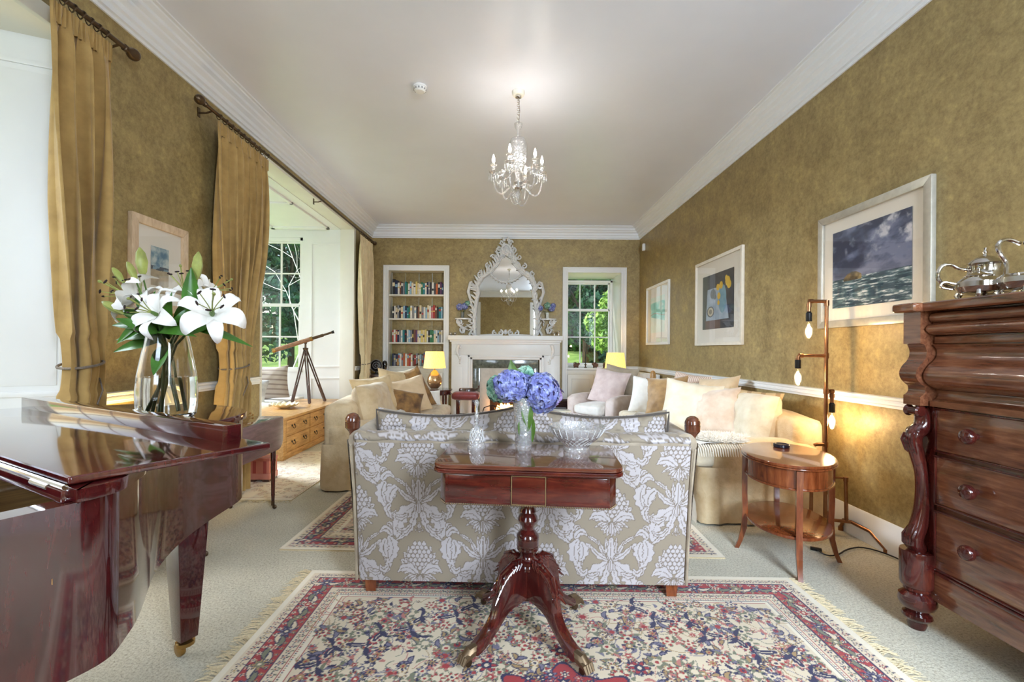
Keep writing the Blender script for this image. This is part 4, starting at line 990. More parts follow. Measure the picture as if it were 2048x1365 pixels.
def damaskmat():
    m, t, b = base('damask'); a = N(t, 'ShaderNodeAttribute', attribute_name='Col'); sp = N(t, 'ShaderNodeSeparateColor'); t.links.new(a.outputs['Color'], sp.inputs[0])
    t.links.new(ramp(t, sp.outputs[0], [(0.0, S(150, 137, 118)), (0.25, S(124, 111, 98)), (1.0, S(188, 181, 182))]), b.inputs['Base Color'])
    t.links.new(ramp(t, sp.outputs[0], [(0.0, (.7,) * 3), (1.0, (.42,) * 3)]), b.inputs['Roughness']); b.inputs['Sheen Weight'].default_value = .2
    bump(t, b, noise(t, coords(t, (1, 1, 6)), 600, 2), .15, .002); return m
M['damask'] = damaskmat()
def dam(x, y): return DT.samp(np.asarray(x) % DT.w, np.asarray(y) % DT.h, True).reshape(-1, 3)
M['damask_plain'] = fabric('taupe_damask_ground', S(176, 160, 136), S(140, 124, 106), .6, 600, .15)
M['piping'] = fabric('dark_piping', S(74, 64, 56), None, .7)

# ================================================================== CUSHIONS
def pillow(name, w, h, t, m, parent, Mx, seed=0, n=22, pinch=.07, wr=.012, colf=None, sag=0.0, box=2.6):
    g = np.linspace(-1, 1, n); A, B = np.meshgrid(g, g)
    A = np.sign(A) * np.abs(A) ** .8; B = np.sign(B) * np.abs(B) ** .8
    X = A * w / 2 * (1 - pinch * (1 - B ** 2)); Z = B * h / 2 * (1 - pinch * (1 - A ** 2))
    th = t / 2 * (np.clip(1 - np.abs(A) ** box, 0, 1) * np.clip(1 - np.abs(B) ** box, 0, 1)) ** .55
    nz = (fbm(A * 3 + 9 + seed, B * 3 + 5, 1.3, 3, seed) - .5) * wr * 2 * np.clip(th / (t / 2) * 2, 0, 1)
    Z = Z - sag * np.cos(A * PI / 2) * (B > 0) * B + (fbm(A * 1.5 + 3 + seed, A * 0 + seed, 1, 2, seed + 5) - .5) * .03 * h * (np.abs(B) > .6)
    f = MB(); vf = np.stack([X, -th + nz, Z], -1).reshape(-1, 3); vb = np.stack([X, th + nz, Z], -1).reshape(-1, 3)
    f.grid([tuple(p) for p in vf], n, n); o = len(f.v)
    f.v += [tuple(p) for p in vb]; f.f += [(o + j * n + i, o + (j + 1) * n + i, o + (j + 1) * n + i + 1, o + j * n + i + 1) for j in range(n - 1) for i in range(n - 1)]
    c = None
    if colf is not None: c = np.concatenate([colf(X, Z), colf(X, Z)])
    ob = f.build(name, m, parent, sharp=60, M=Mx, col=c)
    return ob
def pillow_edge(w, h, pinch=.07, n=60):
    pts = []
    for k in range(4):
        for i in range(n // 4):
            t = -1 + 2 * i / (n // 4)
            a, b = [(t, -1), (1, t), (-t, 1), (-1, -t)][k]; pts.append((a * w / 2 * (1 - pinch * (1 - b * b)), 0, b * h / 2 * (1 - pinch * (1 - a * a))))
    return pts
CUSH = {}
def cushion(label, m, w, h, t, loc, yaw, tilt, seed, roll=0, piping=None, group='scatter cushions', buttons=0, pinch=.08):
    """scatter cushion: loc is the middle of its lower edge; yaw: which way its face looks; tilt: lean back"""
    r = thing('cushion', label, 'cushion', loc, 0, group)
    Mx = rot('Z', yaw) @ rot('X', -tilt) @ rot('Y', roll) @ T(0, 0, h / 2)
    b = pillow('cover', w, h, t, m, r, Mx, seed, pinch=pinch)
    if piping: MB().tube(pillow_edge(w, h, pinch), .006, 6, closed=True).build('piping', piping, r, M=Mx)
    for k in range(buttons): MB().lathe([(.014, 0), (.012, .006), (0, .008)], n=10).build('button', m, r, M=Mx @ T(-w / 4 + k * w / 4, -t / 2 - .002, h * .45) @ rot('X', 90))
    return r

# ================================================================== KNOLE SOFA
M['finial'] = wood('finial_walnut', S(66, 32, 20), S(104, 58, 38), S(130, 80, 56), 5, (6, 6, 2), .15, .8)
ks = thing('knole_sofa', 'grey damask Knole sofa with turned wooden corner finials seen from behind', 'sofa', (.083, 2.255, .012), math.radians(-1.2))
HW, HT = .79, .80
nx, nz = 470, 205
X, Z = np.meshgrid(np.linspace(-HW, HW, nx), np.linspace(.075, .755, nz))
fl = 1 + .03 * (Z - .08) / .7
npgrid('back_cover', X * fl, -.012 - .006 * np.cos(X * 2) + .004 * (fbm(X + 3, Z + 2, 4, 3, 2) - .5) - .02 * (Z / .7) ** 2, Z, M['damask'], ks, dam(X + .79 + .008, Z - .445), sharp=180)
bk_ = MB(); bk_.add([(-HW, 0, .075), (HW, 0, .075), (HW, .11, .075), (-HW, .11, .075), (-HW * 1.03, -.018, .775), (HW * 1.03, -.018, .775), (HW * 1.03, .10, .775), (-HW * 1.03, .10, .775)],
       [(0, 3, 2, 1), (4, 5, 6, 7), (0, 1, 5, 4), (1, 2, 6, 5), (2, 3, 7, 6), (3, 0, 4, 7)]); bk_.build('back', M['damask_plain'], ks, .008)
tr = np.linspace(-1, 1, 200); aa = np.linspace(0, 2 * PI, 20)
TT, AA = np.meshgrid(tr, aa)
npgrid('top_roll', TT * HW * 1.035, .04 + .062 * np.cos(AA), .772 + .030 * np.sin(AA) + .003 * np.sin(TT * 30), M['damask'], ks, dam(TT * HW + .8, AA * .05 + .3), sharp=180)
for s in (-1, 1):     # drop ends
    yy, zz = np.meshgrid(np.linspace(.0, .84, 160), np.linspace(.075, .76, 130)); flare = .795 + .05 * (zz / .76) ** 1.5
    npgrid('arm_cover', s * (flare + .016), yy, zz, M['damask'], ks, dam(yy + .2, zz), sharp=180)
    a_ = MB(); a_.add([(s * .70, .0, .075), (s * .80, .0, .075), (s * .80, .84, .075), (s * .70, .84, .075), (s * .74, .0, .74), (s * .855, .0, .74), (s * .855, .84, .74), (s * .74, .84, .74)],
           [(0, 3, 2, 1), (4, 5, 6, 7), (0, 1, 5, 4), (1, 2, 6, 5), (2, 3, 7, 6), (3, 0, 4, 7)]); a_.build('arm', M['damask_plain'], ks, .015)
    MB().tube([(s * .80, .0, .755), (s * .815, .42, .765), (s * .81, .86, .75)], [.055, .055, .05], 12).build('arm_roll', M['damask_plain'], ks)
    MB().tube([(s * .80, -.02, .08), (s * .815, -.024, .5), (s * .832, -.034, .74)], .007, 6).build('piping', M['damask_plain'], ks)
    for y in (.035, .83):
        if y < .1: MB().lathe([(.018, 0), (.02, .012), (.015, .02), (.015, .04), (.020, .05), (.036, .07), (.037, .095), (.0375, .0995), (.035, .1005), (.035, .1035), (.0375, .1045), (.036, .118), (.027, .135), (.011, .144), (0, .145)], n=24).build('finial', M['finial'], ks, M=T(s * .845, y, .745))
        MB().lathe([(.034, .0), (.044, .085)], n=4, M=rot('Z', 45)).build('foot', M['cherry'], ks, smooth=False, M=T(s * .745, .05 if y < .1 else .8, 0))
MB().box(-.73, .10, .075, .73, .86, .30).build('seat_base', M['damask_plain'], ks, .01)
for s in (-1, 1): MB().box(s * .005, .2, .30, s * .725, .88, .45).build('seat_cushion', M['damask_plain'], ks, .035, 4)
for i, s in enumerate((-1, 1)):
    Wc, Hc = (.775, .50)
    Mx = T(s * .388 + .004, .215, .655) @ rot('X', -5) @ rot('Y', s * 1.5)
    c = pillow('back_cushion', Wc, Hc, .17, M['damask'], ks, Mx, 3 + i, 150, .03, .028, lambda X_, Z_: dam(X_ + .1 + .5, Z_ + .2 + .5), sag=.035, box=9)
    pe = [(x_ * .965, 0, (z_ - (.035 * math.cos(x_ / Wc * PI) * (z_ / Hc * 2) if z_ > 0 else 0)) * .955) for x_, y_, z_ in pillow_edge(Wc, Hc, .03)]
    MB().tube(pe, .0055, 6, closed=True).build('piping', M['piping'], ks, M=Mx @ T(0, -.074, 0))
    for q in range(4): MB().ball((-.27 + .18 * q, -.075, .10), (.014, .008, .014), 8, 6).build('tuft_button', M['damask_plain'], c, M=Mx)
# ================================================================== GRAND PIANO
PA = PZ(136, 955, .98); ka = Vector((.88, -.475)).normalized(); la = Vector((-ka.y, ka.x))
PROT = math.atan2(ka.y, ka.x)
pn = thing('grand_piano', 'polished red mahogany baby grand piano with its front lid folded back', 'piano', (PA.x, PA.y, 0), PROT)
# local x = along keyboard (treble at 0, bass at -1.42), local y = towards the tail
bent = [(0.02, -.42), (.022, -.2), (.025, 0), (.015, .06), (-.03, .10), (-.09, .15), (-.19, .21), (-.30, .275), (-.42, .38), (-.52, .50), (-.60, .62), (-.66, .72), (-.72, .785), (-.81, .825), (-.95, .845), (-1.12, .84), (-1.27, .79), (-1.37, .70), (-1.42, .56)]
def smooth_poly(p, it=2):
    for _ in range(it):
        q = [p[0]]
        for a, b in zip(p, p[1:]): q += [(a[0] * .75 + b[0] * .25, a[1] * .75 + b[1] * .25), (a[0] * .25 + b[0] * .75, a[1] * .25 + b[1] * .75)]
        q.append(p[-1]); p = q
    return p
bs = smooth_poly(bent)
rim = bs + [(-1.42, -.42)]
def inset(poly, d):
    n = len(poly); out = []
    for i in range(n):
        a, b, c = Vector(poly[i - 1]), Vector(poly[i]), Vector(poly[(i + 1) % n]); t = (c - a).normalized(); nn = Vector((-t.y, t.x)); out.append(tuple(b + nn * d))
    return out
inner = inset(rim, .05)
n = len(rim)
mb = MB()      # rim: outer and inner wall with top edge
vs = [(x, y, z) for z in (.615, .935) for x, y in rim] + [(x, y, z) for z in (.615, .935) for x, y in inner]
fs = []
for i in range(n):
    j = (i + 1) % n
    fs += [(i, j, n + j, n + i), (2 * n + j, 2 * n + i, 3 * n + i, 3 * n + j), (n + i, n + j, 3 * n + j, 3 * n + i), (j, i, 2 * n + i, 2 * n + j)]
# front side open for keyboard section is closed by key slip; keep as a solid rim
mb.add(vs, fs).build('rim', M['piano'], pn, sharp=30)
MB().prism([(x, y) for x, y in inner], .62, .66).build('bottom_board', M['darkwood'], pn)
MB().prism([(x, y) for x, y in inset([q for q in rim if q[1] > -.08] + [(-1.42, -.08), (.025, -.08)], .052)], .80, .81).build('soundboard', M['oak'], pn)
lid = [q for q in inset(rim, -.014) if q[1] > -.01]
lid = [(.04, 0.0)] + lid + [(-1.435, 0.0)]
MB().prism(lid, .938, .962).build('lid', M['piano'], pn, .006, 3)
# folded front flap lying on the lid, its lip upward at the far edge
FB = PZ(531, 884, .98); fl_ = Vector((FB.x - PA.x, FB.y - PA.y)); FW = fl_.dot(la)
MB().prism([(0, 0), (.03, FW), (-1.44, FW), (-1.44, 0)], .964, .98).build('front_flap', M['piano'], pn, .006, 3)
MB().box(-1.42, FW - .062, .978, -.075, FW - .012, 1.022).build('flap_lip', M['piano'], pn, .004, 2)
MB().tube([(-1.43, -.004, .962), (.0, -.004, .962)], .005, 8).build('piano_hinge', M['silver'], pn)
MB().box(-1.44, -.012, .935, .005, .012, .958).build('lid_front_edge', M['piano'], pn, .003)
for x in (-1.3, -.7, -.1): MB().tube([(x - .04, -.008, .955), (x + .04, -.008, .955)], .006, 8).build('hinge_knuckle', M['silver'], pn)
# key bed, keys and music desk
MB().box(-1.36, -.40, .66, -.04, -.06, .70).build('key_bed', M['darkwood'], pn, .004)
MB().box(-1.36, -.10, .70, -.04, -.06, .90).build('fallboard', M['piano'], pn, .006)
MB().box(-1.36, -.045, .83, -.04, -.02, .875).build('music_desk', M['piano'], pn, .004)
MB().box(-1.30, -.06, .872, -.10, -.03, .884).build('desk_ledge', M['tabletop'], pn, .003)
key = plain('ivory_key', S(236, 230, 214), .2); keyb = plain('ebony_key', S(20, 18, 20), .2)
kw = 1.22 / 52; k0 = None
for i in range(52):
    if k0 is None: k0 = MB().box(0, -.37, .70, kw - .001, -.11, .722).build('key', key, pn, .002, 1)
    else: k_ = k0.copy(); COL.objects.link(k_); k_.location = (0, 0, 0); k_.parent = pn
    (k0 if i == 0 else k_).location = (-1.31 + i * kw, 0, 0)
kb = None
for i in range(52):
    if i % 7 in (2, 6): continue
    if kb is None: kb = MB().box(-.005, -.27, .722, .005, -.11, .734).build('black_key', keyb, pn, .002, 1); q = kb
    else: q = kb.copy(); COL.objects.link(q); q.parent = pn
    q.location = (-1.31 + (i + 1) * kw, 0, 0)
for x, y in [(-.12, -.05), (-1.28, -.05), ((-.86), .64)]:
    g = pn
    lg = MB().lathe([(.045, .075), (.086, .615)], n=4, M=rot('Z', 45)).build('leg', M['piano'], g, .003, M=T(x, y, 0))
    MB().lathe([(.034, .0), (.034, .014), (.02, .02), (.02, .032)], (0, 0, 0), 14).build('caster_cup', M['brass'], lg, M=T(x, y, .048))
    MB().lathe([(.012, -.011), (.026, -.009), (.028, 0), (.026, .009), (.012, .011)], n=18).build('caster', M['brass'], lg, M=T(x - .018, y - .01, .028) @ rot('X', 90))
    MB().box(-.045, -.055, .60, .045, .055, .625).build('leg_block', M['piano'], lg, .004, M=T(x, y, 0))
mb = MB(); mb.box(-.76, -.16, .12, -.64, -.06, .16); mb.tube([(-.74, -.1, .15), (-.78, .0, .62)], .012, 8); mb.tube([(-.66, -.1, .15), (-.62, .0, .62)], .012, 8)
mb.build('pedal_lyre', M['piano'], pn)
for x in (-.735, -.70, -.665): MB().tube([(x, -.1, .13), (x, -.2, .10), (x, -.26, .10)], .009, 8).build('pedal', M['brass'], pn)

# ------------------------------------------------------------------ vase of lilies on the piano
VP_ = PZ(334, 835, .963)
vg = thing('lily_vase', 'tall tapered clear glass vase of water on the piano', 'vase', (VP_.x, VP_.y, .963))
VH = .325
prof = [(.082, 0), (.092, .012), (.096, .05), (.097, .10), (.092, .16), (.080, .23), (.066, .30), (.063, VH)]
MB().lathe([(0, 0)] + prof + [(.0600, VH), (.063, .30), (.077, .23), (.0885, .16), (.093, .10), (.092, .05), (.086, .018), (0, .014)], n=40).build('glass', M['glass'], vg)
M['water'] = plain('water', (.93, .97, .95), 0, trans=1, ior=1.33)
MB().lathe([(0, .0165), (.085, .020), (.0912, .05), (.0922, .10), (.0898, .15), (.0898, .1502), (0, .1505)], n=40).build('water', M['water'], vg)
M['lily'] = plain('lily_petal', S(246, 242, 236), .5, var=.05, vs=30, sheen=.2)
M['lily_leaf'] = plain('lily_leaf', S(66, 112, 38), .3, var=.35, vs=14)
M['bud'] = plain('lily_bud', S(150, 156, 82), .4, var=.3, vs=18)
M['stem'] = plain('green_stem', S(84, 112, 50), .4, var=.2)
M['anther'] = plain('dark_anther', S(44, 26, 24), .8)
def leafmesh(l, w, bend, fold=.25, n=9):
    mb = MB(); pts = []
    for i in range(n):
        t = i / (n - 1); ww = w * (math.sin(PI * t ** .75) ** .9) * .5 + .0006
        y = l * t; z = -bend * t * t * l
        pts += [(-ww, y, z + ww * fold), (-ww * .5, y, z + ww * fold * .3), (0, y, z - .0005), (ww * .5, y, z + ww * fold * .3), (ww, y, z + ww * fold)]
    mb.grid(pts, 5, n); return mb
def petal_mesh(l, w, recurve):
    mb = MB(); pts = []; n = 11
    for i in range(n):
        t = i / (n - 1); ww = w * .5 * math.sin(PI * min(1, .06 + .94 * t) ** .85) ** .75 + .001
        r = l * (math.sin(t * 1.5) * .74); z = l * (.70 * t - recurve * 1.25 * t ** 2.6)
        for q in (-1, -.5, 0, .5, 1):
            pts.append((q * ww, r + abs(q) * 0, z + .10 * ww * (q * q) * 6 * (1 - t) + .006 * math.sin(9 * t + q * 3) * t))
    mb.grid(pts, 5, n); return mb
def aim(p, d, up=(0, 0, 1)):
    d = Vector(d).normalized(); q = d.to_track_quat('Z', 'Y'); return Matrix.Translation(p) @ q.to_matrix().to_4x4()
PETA = petal_mesh(.115, .052, .62); PETB = petal_mesh(.115, .036, .58)
def lily(label, stem_pts, face, scale, opened, leaves, buds=()):
    """stem_pts in vase coordinates, the last one carries the bloom"""
    t = thing('lily', label, 'flower', VP_ * 1.0, 0, 'white lilies in the glass vase'); t.location = (VP_.x, VP_.y, .963)
    pts = [Vector(p) for p in stem_pts]
    MB().tube(pts, [.0048] * (len(pts) - 1) + [.0036], 8).build('stem', M['stem'], t)
    if opened:
        Mf = aim(pts[-1], face) @ Matrix.Scale(scale, 4)
        fo = MB().lathe([(.004, 0), (.007, .012), (.005, .03), (.0, .034)], n=8).build('flower', M['stem'], t, M=Mf)
        for k in range(6):
            (PETA if k % 2 == 0 else PETB).build('petal', M['lily'], fo, M=Mf @ rot('Z', 60 * k + 10), sharp=180)
        for k in range(6):
            a = k * PI / 3 + .4; e = Vector((.032 * math.cos(a), .032 * math.sin(a), .085))
            MB().tube([(0, 0, .02), (.012 * math.cos(a), .012 * math.sin(a), .05), e], .0013, 5).build('stamen', M['bud'], fo, M=Mf)
            MB().ball((0, 0, 0), (.003, .0085, .003), 6, 5).build('anther', M['anther'], fo, M=Mf @ T(*e) @ rot('Z', math.degrees(a)))
        MB().tube([(0, 0, .02), (.003, .003, .07), (.008, .004, .105)], .002, 6).ball((.008, .004, .107), .005, 6, 5).build('pistil', M['bud'], fo, M=Mf)
    for p, d, l in buds:
        MB().tube([pts[-2], (Vector(pts[-2]) + Vector(p)) / 2 + Vector((0, 0, .01)), p], .003, 6).build('bud_stalk', M['stem'], t)
        mb = MB(); mb.lathe([(.003, 0), (.012 * l / .1, l * .18), (.0175 * l / .1, l * .5), (.013 * l / .1, l * .8), (.004, l * .97), (0, l)], n=10)
        for i, (x, y, z) in enumerate(mb.v): 
            a = math.atan2(y, x); s = 1 + .12 * math.cos(3 * a); mb.v[i] = (x * s, y * s, z)
        mb.build('bud', M['bud'], t, M=aim(p, d))
    for p, d, l, w, bend in leaves:
        d = Vector(d).normalized(); yv = d; xv = yv.cross(Vector((.15, -1, .55))); xv = xv.normalized() if xv.length > .01 else Vector((1, 0, 0)); zv = xv.cross(yv)
        Mx = Matrix(((xv.x, yv.x, zv.x, p[0]), (xv.y, yv.y, zv.y, p[1]), (xv.z, yv.z, zv.z, p[2]), (0, 0, 0, 1)))
        leafmesh(l, w, bend).build('leaf', M['lily_leaf'], t, M=Mx, sharp=180)
k_ = VP_.y / F     # metres per pixel at the vase
def vp(px, py, dy=0.0):
    q = P(px, py, VP_.y + dy); return (q.x - VP_.x, dy, q.z - .963)
b0 = [(-.05, .0, .03), (.04, .02, .03), (-.02, -.03, .03), (.05, -.02, .03), (.0, .04, .03), (-.04, .03, .03)]
lily('large open white lily facing right beside the gold curtain', [b0[0], vp(352, 690), vp(385, 655, -.02), vp(425, 632, -.04)], (.42, -.75, .42), 1.32, True,
     [(vp(380, 655, -.02), (.9, -.1, .0), .16, .035, .9), (vp(388, 640, -.02), (.0, -.2, 1), .19, .062, .15), (vp(372, 668, -.02), (.75, -.25, .55), .12, .055, .8)], [(vp(394, 560, -.01), (.05, 0, 1), .105)])
lily('white lily opening upward just left of the tall right-hand bud', [b0[1], vp(340, 690, .03), vp(362, 640, .03), vp(372, 595, .03)], (-.05, -.35, 1), 1.1, True, [(vp(352, 660, .02), (.3, -.1, .8), .15, .045, .2)], [])
lily('white lily behind the right-hand bud with its back turned', [b0[5], vp(345, 690, .06), vp(375, 640, .07), vp(410, 590, .08)], (.7, .1, .45), 1.05, True, [(vp(362, 668, .05), (.4, .2, .6), .12, .05, .4)], [])
lily('drooping white lily at the front middle of the bunch', [b0[2], vp(335, 700, -.04), vp(322, 655, -.06), vp(318, 632, -.07)], (-.25, -.8, .35), 1.1, True,
     [(vp(322, 660, -.06), (.25, -.3, .1), .12, .05, .9), (vp(338, 680, -.04), (.1, -.4, .5), .15, .05, .6)], [])
lily('white lily stretching out at the left of the bunch', [b0[3], vp(325, 690, .0), vp(298, 640, .0), vp(278, 602, .01)], (-.85, -.25, .45), 1.25, True,
     [(vp(318, 672, -.01), (-.8, -.3, .1), .15, .04, .5), (vp(310, 650, -.01), (-.7, -.2, .45), .15, .045, .5)],
     [(vp(247, 566, .0), (-.55, 0, .75), .07), (vp(272, 562, -.02), (-.35, -.1, .9), .075)])
lily('tall lily stem ending in the upright pale bud on the left', [b0[4], vp(330, 690, .03), vp(305, 640, .03), vp(288, 600, .03)], (-.2, -.3, .8), 1.0, True,
     [(vp(312, 655, .02), (-.35, -.4, .9), .13, .04, .2), (vp(325, 680, .0), (-.9, -.3, -.15), .17, .045, .25), (vp(300, 640, .02), (.35, -.5, .8), .12, .03, .2)], [(vp(286, 555, .03), (-.12, 0, 1), .115)])
lily('low leafy lily stem with a green bud pointing left', [(.02, -.05, .03), vp(330, 690, -.05), vp(300, 645, -.06), vp(255, 630, -.07)], (-1, 0, .3), .6, False,
     [(vp(312, 655, -.06), (-.95, -.1, .15), .17, .042, .25), (vp(318, 668, -.07), (-.6, -.3, .35), .14, .04, .3), (vp(345, 672, -.06), (.35, -.3, .7), .12, .04, .5), (vp(322, 690, -.05), (-.2, -.3, .8), .13, .045, .4), (vp(300, 648, -.06), (-.9, -.2, -.55), .13, .036, .1), (vp(285, 640, -.06), (-.75, -.2, -.75), .12, .03, .1), (vp(330, 690, -.05), (.0, -.3, -.6), .12, .05, .0)], [(vp(247, 629, -.07), (-.85, 0, .5), .09)])

# ------------------------------------------------------------------ drop-leaf table behind the piano
pt = thing('drop_leaf_table', 'mahogany drop-leaf table standing behind the piano against the wall', 'table', (-1.95, 3.15, 0))
z7 = .70
MB().box(-.18, -.55, z7 - .018, .235, .40, z7).build('top', M['tabletop'], pt, .005)
fl2 = [(-.55, 0), (-.55, -.16)] + [(-.47 - .08 * math.cos(a), -.16 - .08 * math.sin(a)) for a in np.linspace(0, PI / 2, 6)] + [(.32 + .08 * math.sin(a), -.16 - .08 * math.cos(a)) for a in np.linspace(0, PI / 2, 6)] + [(.40, 0)]
violet = wood('faded_mahogany', S(92, 64, 66), S(124, 94, 96), S(146, 116, 116), 4, (8, 1.2, 8), .28, .4, .4)
MB().prism(fl2, 0, .016, T(.228, 0, z7 - .004) @ Matrix(((0, 0, 1, 0), (1, 0, 0, 0), (0, 1, 0, 0), (0, 0, 0, 1)))).build('drop_leaf', violet, pt, .004)
MB().prism([(a, b) for a, b in fl2], 0, .016, T(-.19, 0, z7 - .004) @ Matrix(((0, 0, 1, 0), (1, 0, 0, 0), (0, 1, 0, 0), (0, 0, 0, 1)))).build('drop_leaf', violet, pt, .004)
MB().box(-.15, -.50, z7 - .13, .20, .36, z7 - .018).build('frieze', M['mahog'], pt, .003)
for x in (-.14, .195):
    for y in (-.46, .345):
        lg = MB().lathe([(.011, .06), (.013, .10), (.0145, .11), (.013, .12), (.017, .36), (.0195, .37), (.018, .385), (.022, .58), (.022, .68)], n=12).build('leg', M['mahog_v'], pt, M=T(x, y, 0))
        MB().lathe([(.012, .03), (.012, .062)], n=10).ball((.012, 0, .018), (.017, .010, .017), 10, 8).build('caster', M['bronze'], lg, M=T(x, y, 0))
dr = thing('dried_seed_spray', 'bristly spray of dried brown seed heads lying on the drop-leaf table', 'dried flowers', (-1.93, 3.2, z7))
sd_ = plain('dry_seed', S(150, 108, 58), .9, var=.3); mb = MB(); st_ = MB(); g = random.Random(3)
for k in range(46):
    y = g.uniform(-.16, .16); x = g.uniform(-.12, .12); z = g.uniform(.015, .05); mb.ball((x, y, z), (.006, .012, .007), 6, 5); st_.tube([(x * .5, y * .4, .006), (x, y, z)], .0015, 4)
q = mb.build('seed_heads', sd_, dr); q['kind'] = 'stuff'; q = st_.build('stalks', sd_, dr); q['kind'] = 'stuff'
# ================================================================== CARD TABLE
CT = thing('card_table', 'mahogany pedestal card table with four carved paw-footed legs', 'table', (.102, 1.95, .012), math.radians(-5))
ct_z = .768
def rrect(hx, hy, r, n=6, y0=None):
    out = []
    for sx, sy, a0 in [(1, 1, 0), (-1, 1, 90), (-1, -1, 180), (1, -1, 270)]:
        for k in range(n + 1): a = math.radians(a0 + 90 * k / n); out.append((sx * (hx - r) + r * math.cos(a), sy * (hy - r) + r * math.sin(a)))
    return out
TWx, TWy = .3675, .215
MB().prism(rrect(TWx, TWy, .06), ct_z - .017, ct_z).build('top_leaf', M['tabletop'], CT, .006, 3)
MB().prism(rrect(TWx + .002, TWy + .002, .06), ct_z - .035, ct_z - .018).build('lower_leaf', M['mahog'], CT, .007, 3)
fr = [(-.345, -.14), (-.315, -.19), (.315, -.19), (.345, -.14), (.345, .19), (-.345, .19)]
MB().prism(fr, ct_z - .155, ct_z - .036).build('frieze', M['mahog'], CT, .003)
def frame4(x0, x1, z0, z1, w, y, t, M_=None):
    return MB().box(x0, y - t, z0, x1, y, z0 + w, M_).box(x0, y - t, z1 - w, x1, y, z1, M_).box(x0, y - t, z0, x0 + w, y, z1, M_).box(x1 - w, y - t, z0, x1, y, z1, M_)
z0, z1 = ct_z - .152, ct_z - .040
MB().box(-.055, -.196, z0, .072, -.188, z1).build('centre_tablet', M['mahog'], CT, .002); frame4(-.058, .075, z0, z1, .003, -.193, .006).build('tablet_stringing', M['dbrass'], CT)
for x0, x1 in [(-.305, -.062), (.079, .305)]: MB().box(x0, -.1925, z0 + .004, x1, -.188, z1 - .004).build('frieze_panel', M['mahog'], CT, .002)
mb = MB(); pth = fr + [fr[0]]
for (ax, ay), (bx_, by_) in zip(pth, pth[1:]):
    L_ = math.hypot(bx_ - ax, by_ - ay); n = int(L_ / .0085)
    for k in range(n): t = (k + .5) / n; mb.ball((ax + (bx_ - ax) * t, ay + (by_ - ay) * t, ct_z - .157), .0042, 6, 4)
M['dbrass'] = plain('dull_brass', S(120, 100, 76), .4, .7)
q = mb.build('bead_moulding', M['dbrass'], CT); q['kind'] = 'stuff'
MB().lathe([(.036, .613), (.034, .60), (.028, .55), (.034, .535), (.036, .528), (.030, .52), (.040, .505), (.043, .492), (.036, .476), (.028, .466), (.026, .452), (.034, .442), (.046, .43), (.048, .42), (.046, .417), (.048, .41), (.046, .404), (.048, .397), (.046, .391), (.048, .384), (.045, .378), (.047, .37), (.036, .356), (.03, .34), (.034, .33), (.045, .322), (.047, .312), (.044, .308), (.047, .30), (.044, .295), (.046, .288), (.03, .28)], n=32).build('pedestal', M['mahog_v'], CT)
MB().box(-.024, -.024, .155, .024, .024, .285, rot('Z', 0)).build('hub', M['mahog_v'], CT, .003)
lp = smooth_poly([(.015, .285), (.05, .318), (.10, .322), (.145, .295), (.168, .24), (.172, .185), (.19, .135), (.225, .10), (.26, .078), (.285, .066), (.285, .034), (.25, .045), (.21, .07), (.165, .108), (.13, .145), (.09, .160), (.05, .165), (.015, .17), (.015, .285)], 1)[:-1]
for k in range(4):
    A_ = rot('Z', 45 + 90 * k)
    lg = MB().prism(lp, -.024, .024, A_ @ Matrix(((1, 0, 0, 0), (0, 0, 1, 0), (0, 1, 0, 0), (0, 0, 0, 1)))).build('leg', M['mahog_v'], CT, .007, 2)
    mb = MB()
    for i in range(9):
        t = i / 8; r_ = .045 + .125 * t; z_ = .324 - .10 * t ** 2.4
        for s in (-1, 1): mb.tube([(r_ - .012, s * .004, z_ + .004), (r_ + .006, s * .018, z_ - .002), (r_ + .026, s * .026, z_ - .02)], [.006, .007, .002], 6, A_)
    mb.tube([(.02, 0, .30), (.09, 0, .326), (.145, 0, .30), (.17, 0, .23)], [.008, .010, .009, .004], 8, A_); mb.build('acanthus_carving', M['mahog_v'], lg)
    pw = MB(); pw.tube([(.27, 0, .056), (.30, 0, .052), (.325, 0, .036)], [.022, .025, .018], 10, A_)
    for q_ in (-1.5, -.5, .5, 1.5): pw.tube([(.305, q_ * .009, .05), (.328, q_ * .011, .045), (.342, q_ * .012, .024)], [.009, .010, .006], 6, A_)
    pw.build('paw_cap', M['dbrass'], lg)
    MB().lathe([(.006, -.007), (.014, -.006), (.014, .006), (.006, .007)], n=14).build('caster', M['bronze'], lg, M=A_ @ T(.305, 0, .014) @ rot('X', 90))
ctz = ct_z + .012
# crystal bell
M['cutline'] = plain('frosted_cut', S(236, 236, 236), .25)
cr = M['cut']
p = PZ(953, 897, ctz)
b_ = thing('crystal_bell', 'cut crystal hand bell on the card table left of the flowers', 'bell', p)
def facet(prof, n, amp, zr):
    mb = MB().lathe(prof, n=n)
    for i, (x, y, z) in enumerate(mb.v):
        if zr[0] < z < zr[1]:
            k = i % n; s = 1 + amp * ((k % 2) * 2 - 1) * (1 if (i // n) % 2 else -1); mb.v[i] = (x * s, y * s, z)
    return mb
facet([(.041, 0), (.042, .004), (.038, .018), (.033, .03), (.031, .042), (.030, .054), (.029, .066), (.027, .078), (.023, .092), (.014, .102), (.007, .106), (.0, .106)], 32, .03, (.03, .09)).build('bell', cr, b_)
mb = MB()
for k in range(12):
    for sg in (-1, 1): mb.tube([((.0335 - .0085 * t ** 2) * math.cos(2 * PI * k / 12 + sg * .9 * t), (.0335 - .0085 * t ** 2) * math.sin(2 * PI * k / 12 + sg * .9 * t), .03 + .056 * t) for t in (0, .25, .5, .75, 1)], .0009, 4)
q = mb.build('cut_pattern', M['cutline'], b_); q['kind'] = 'stuff'
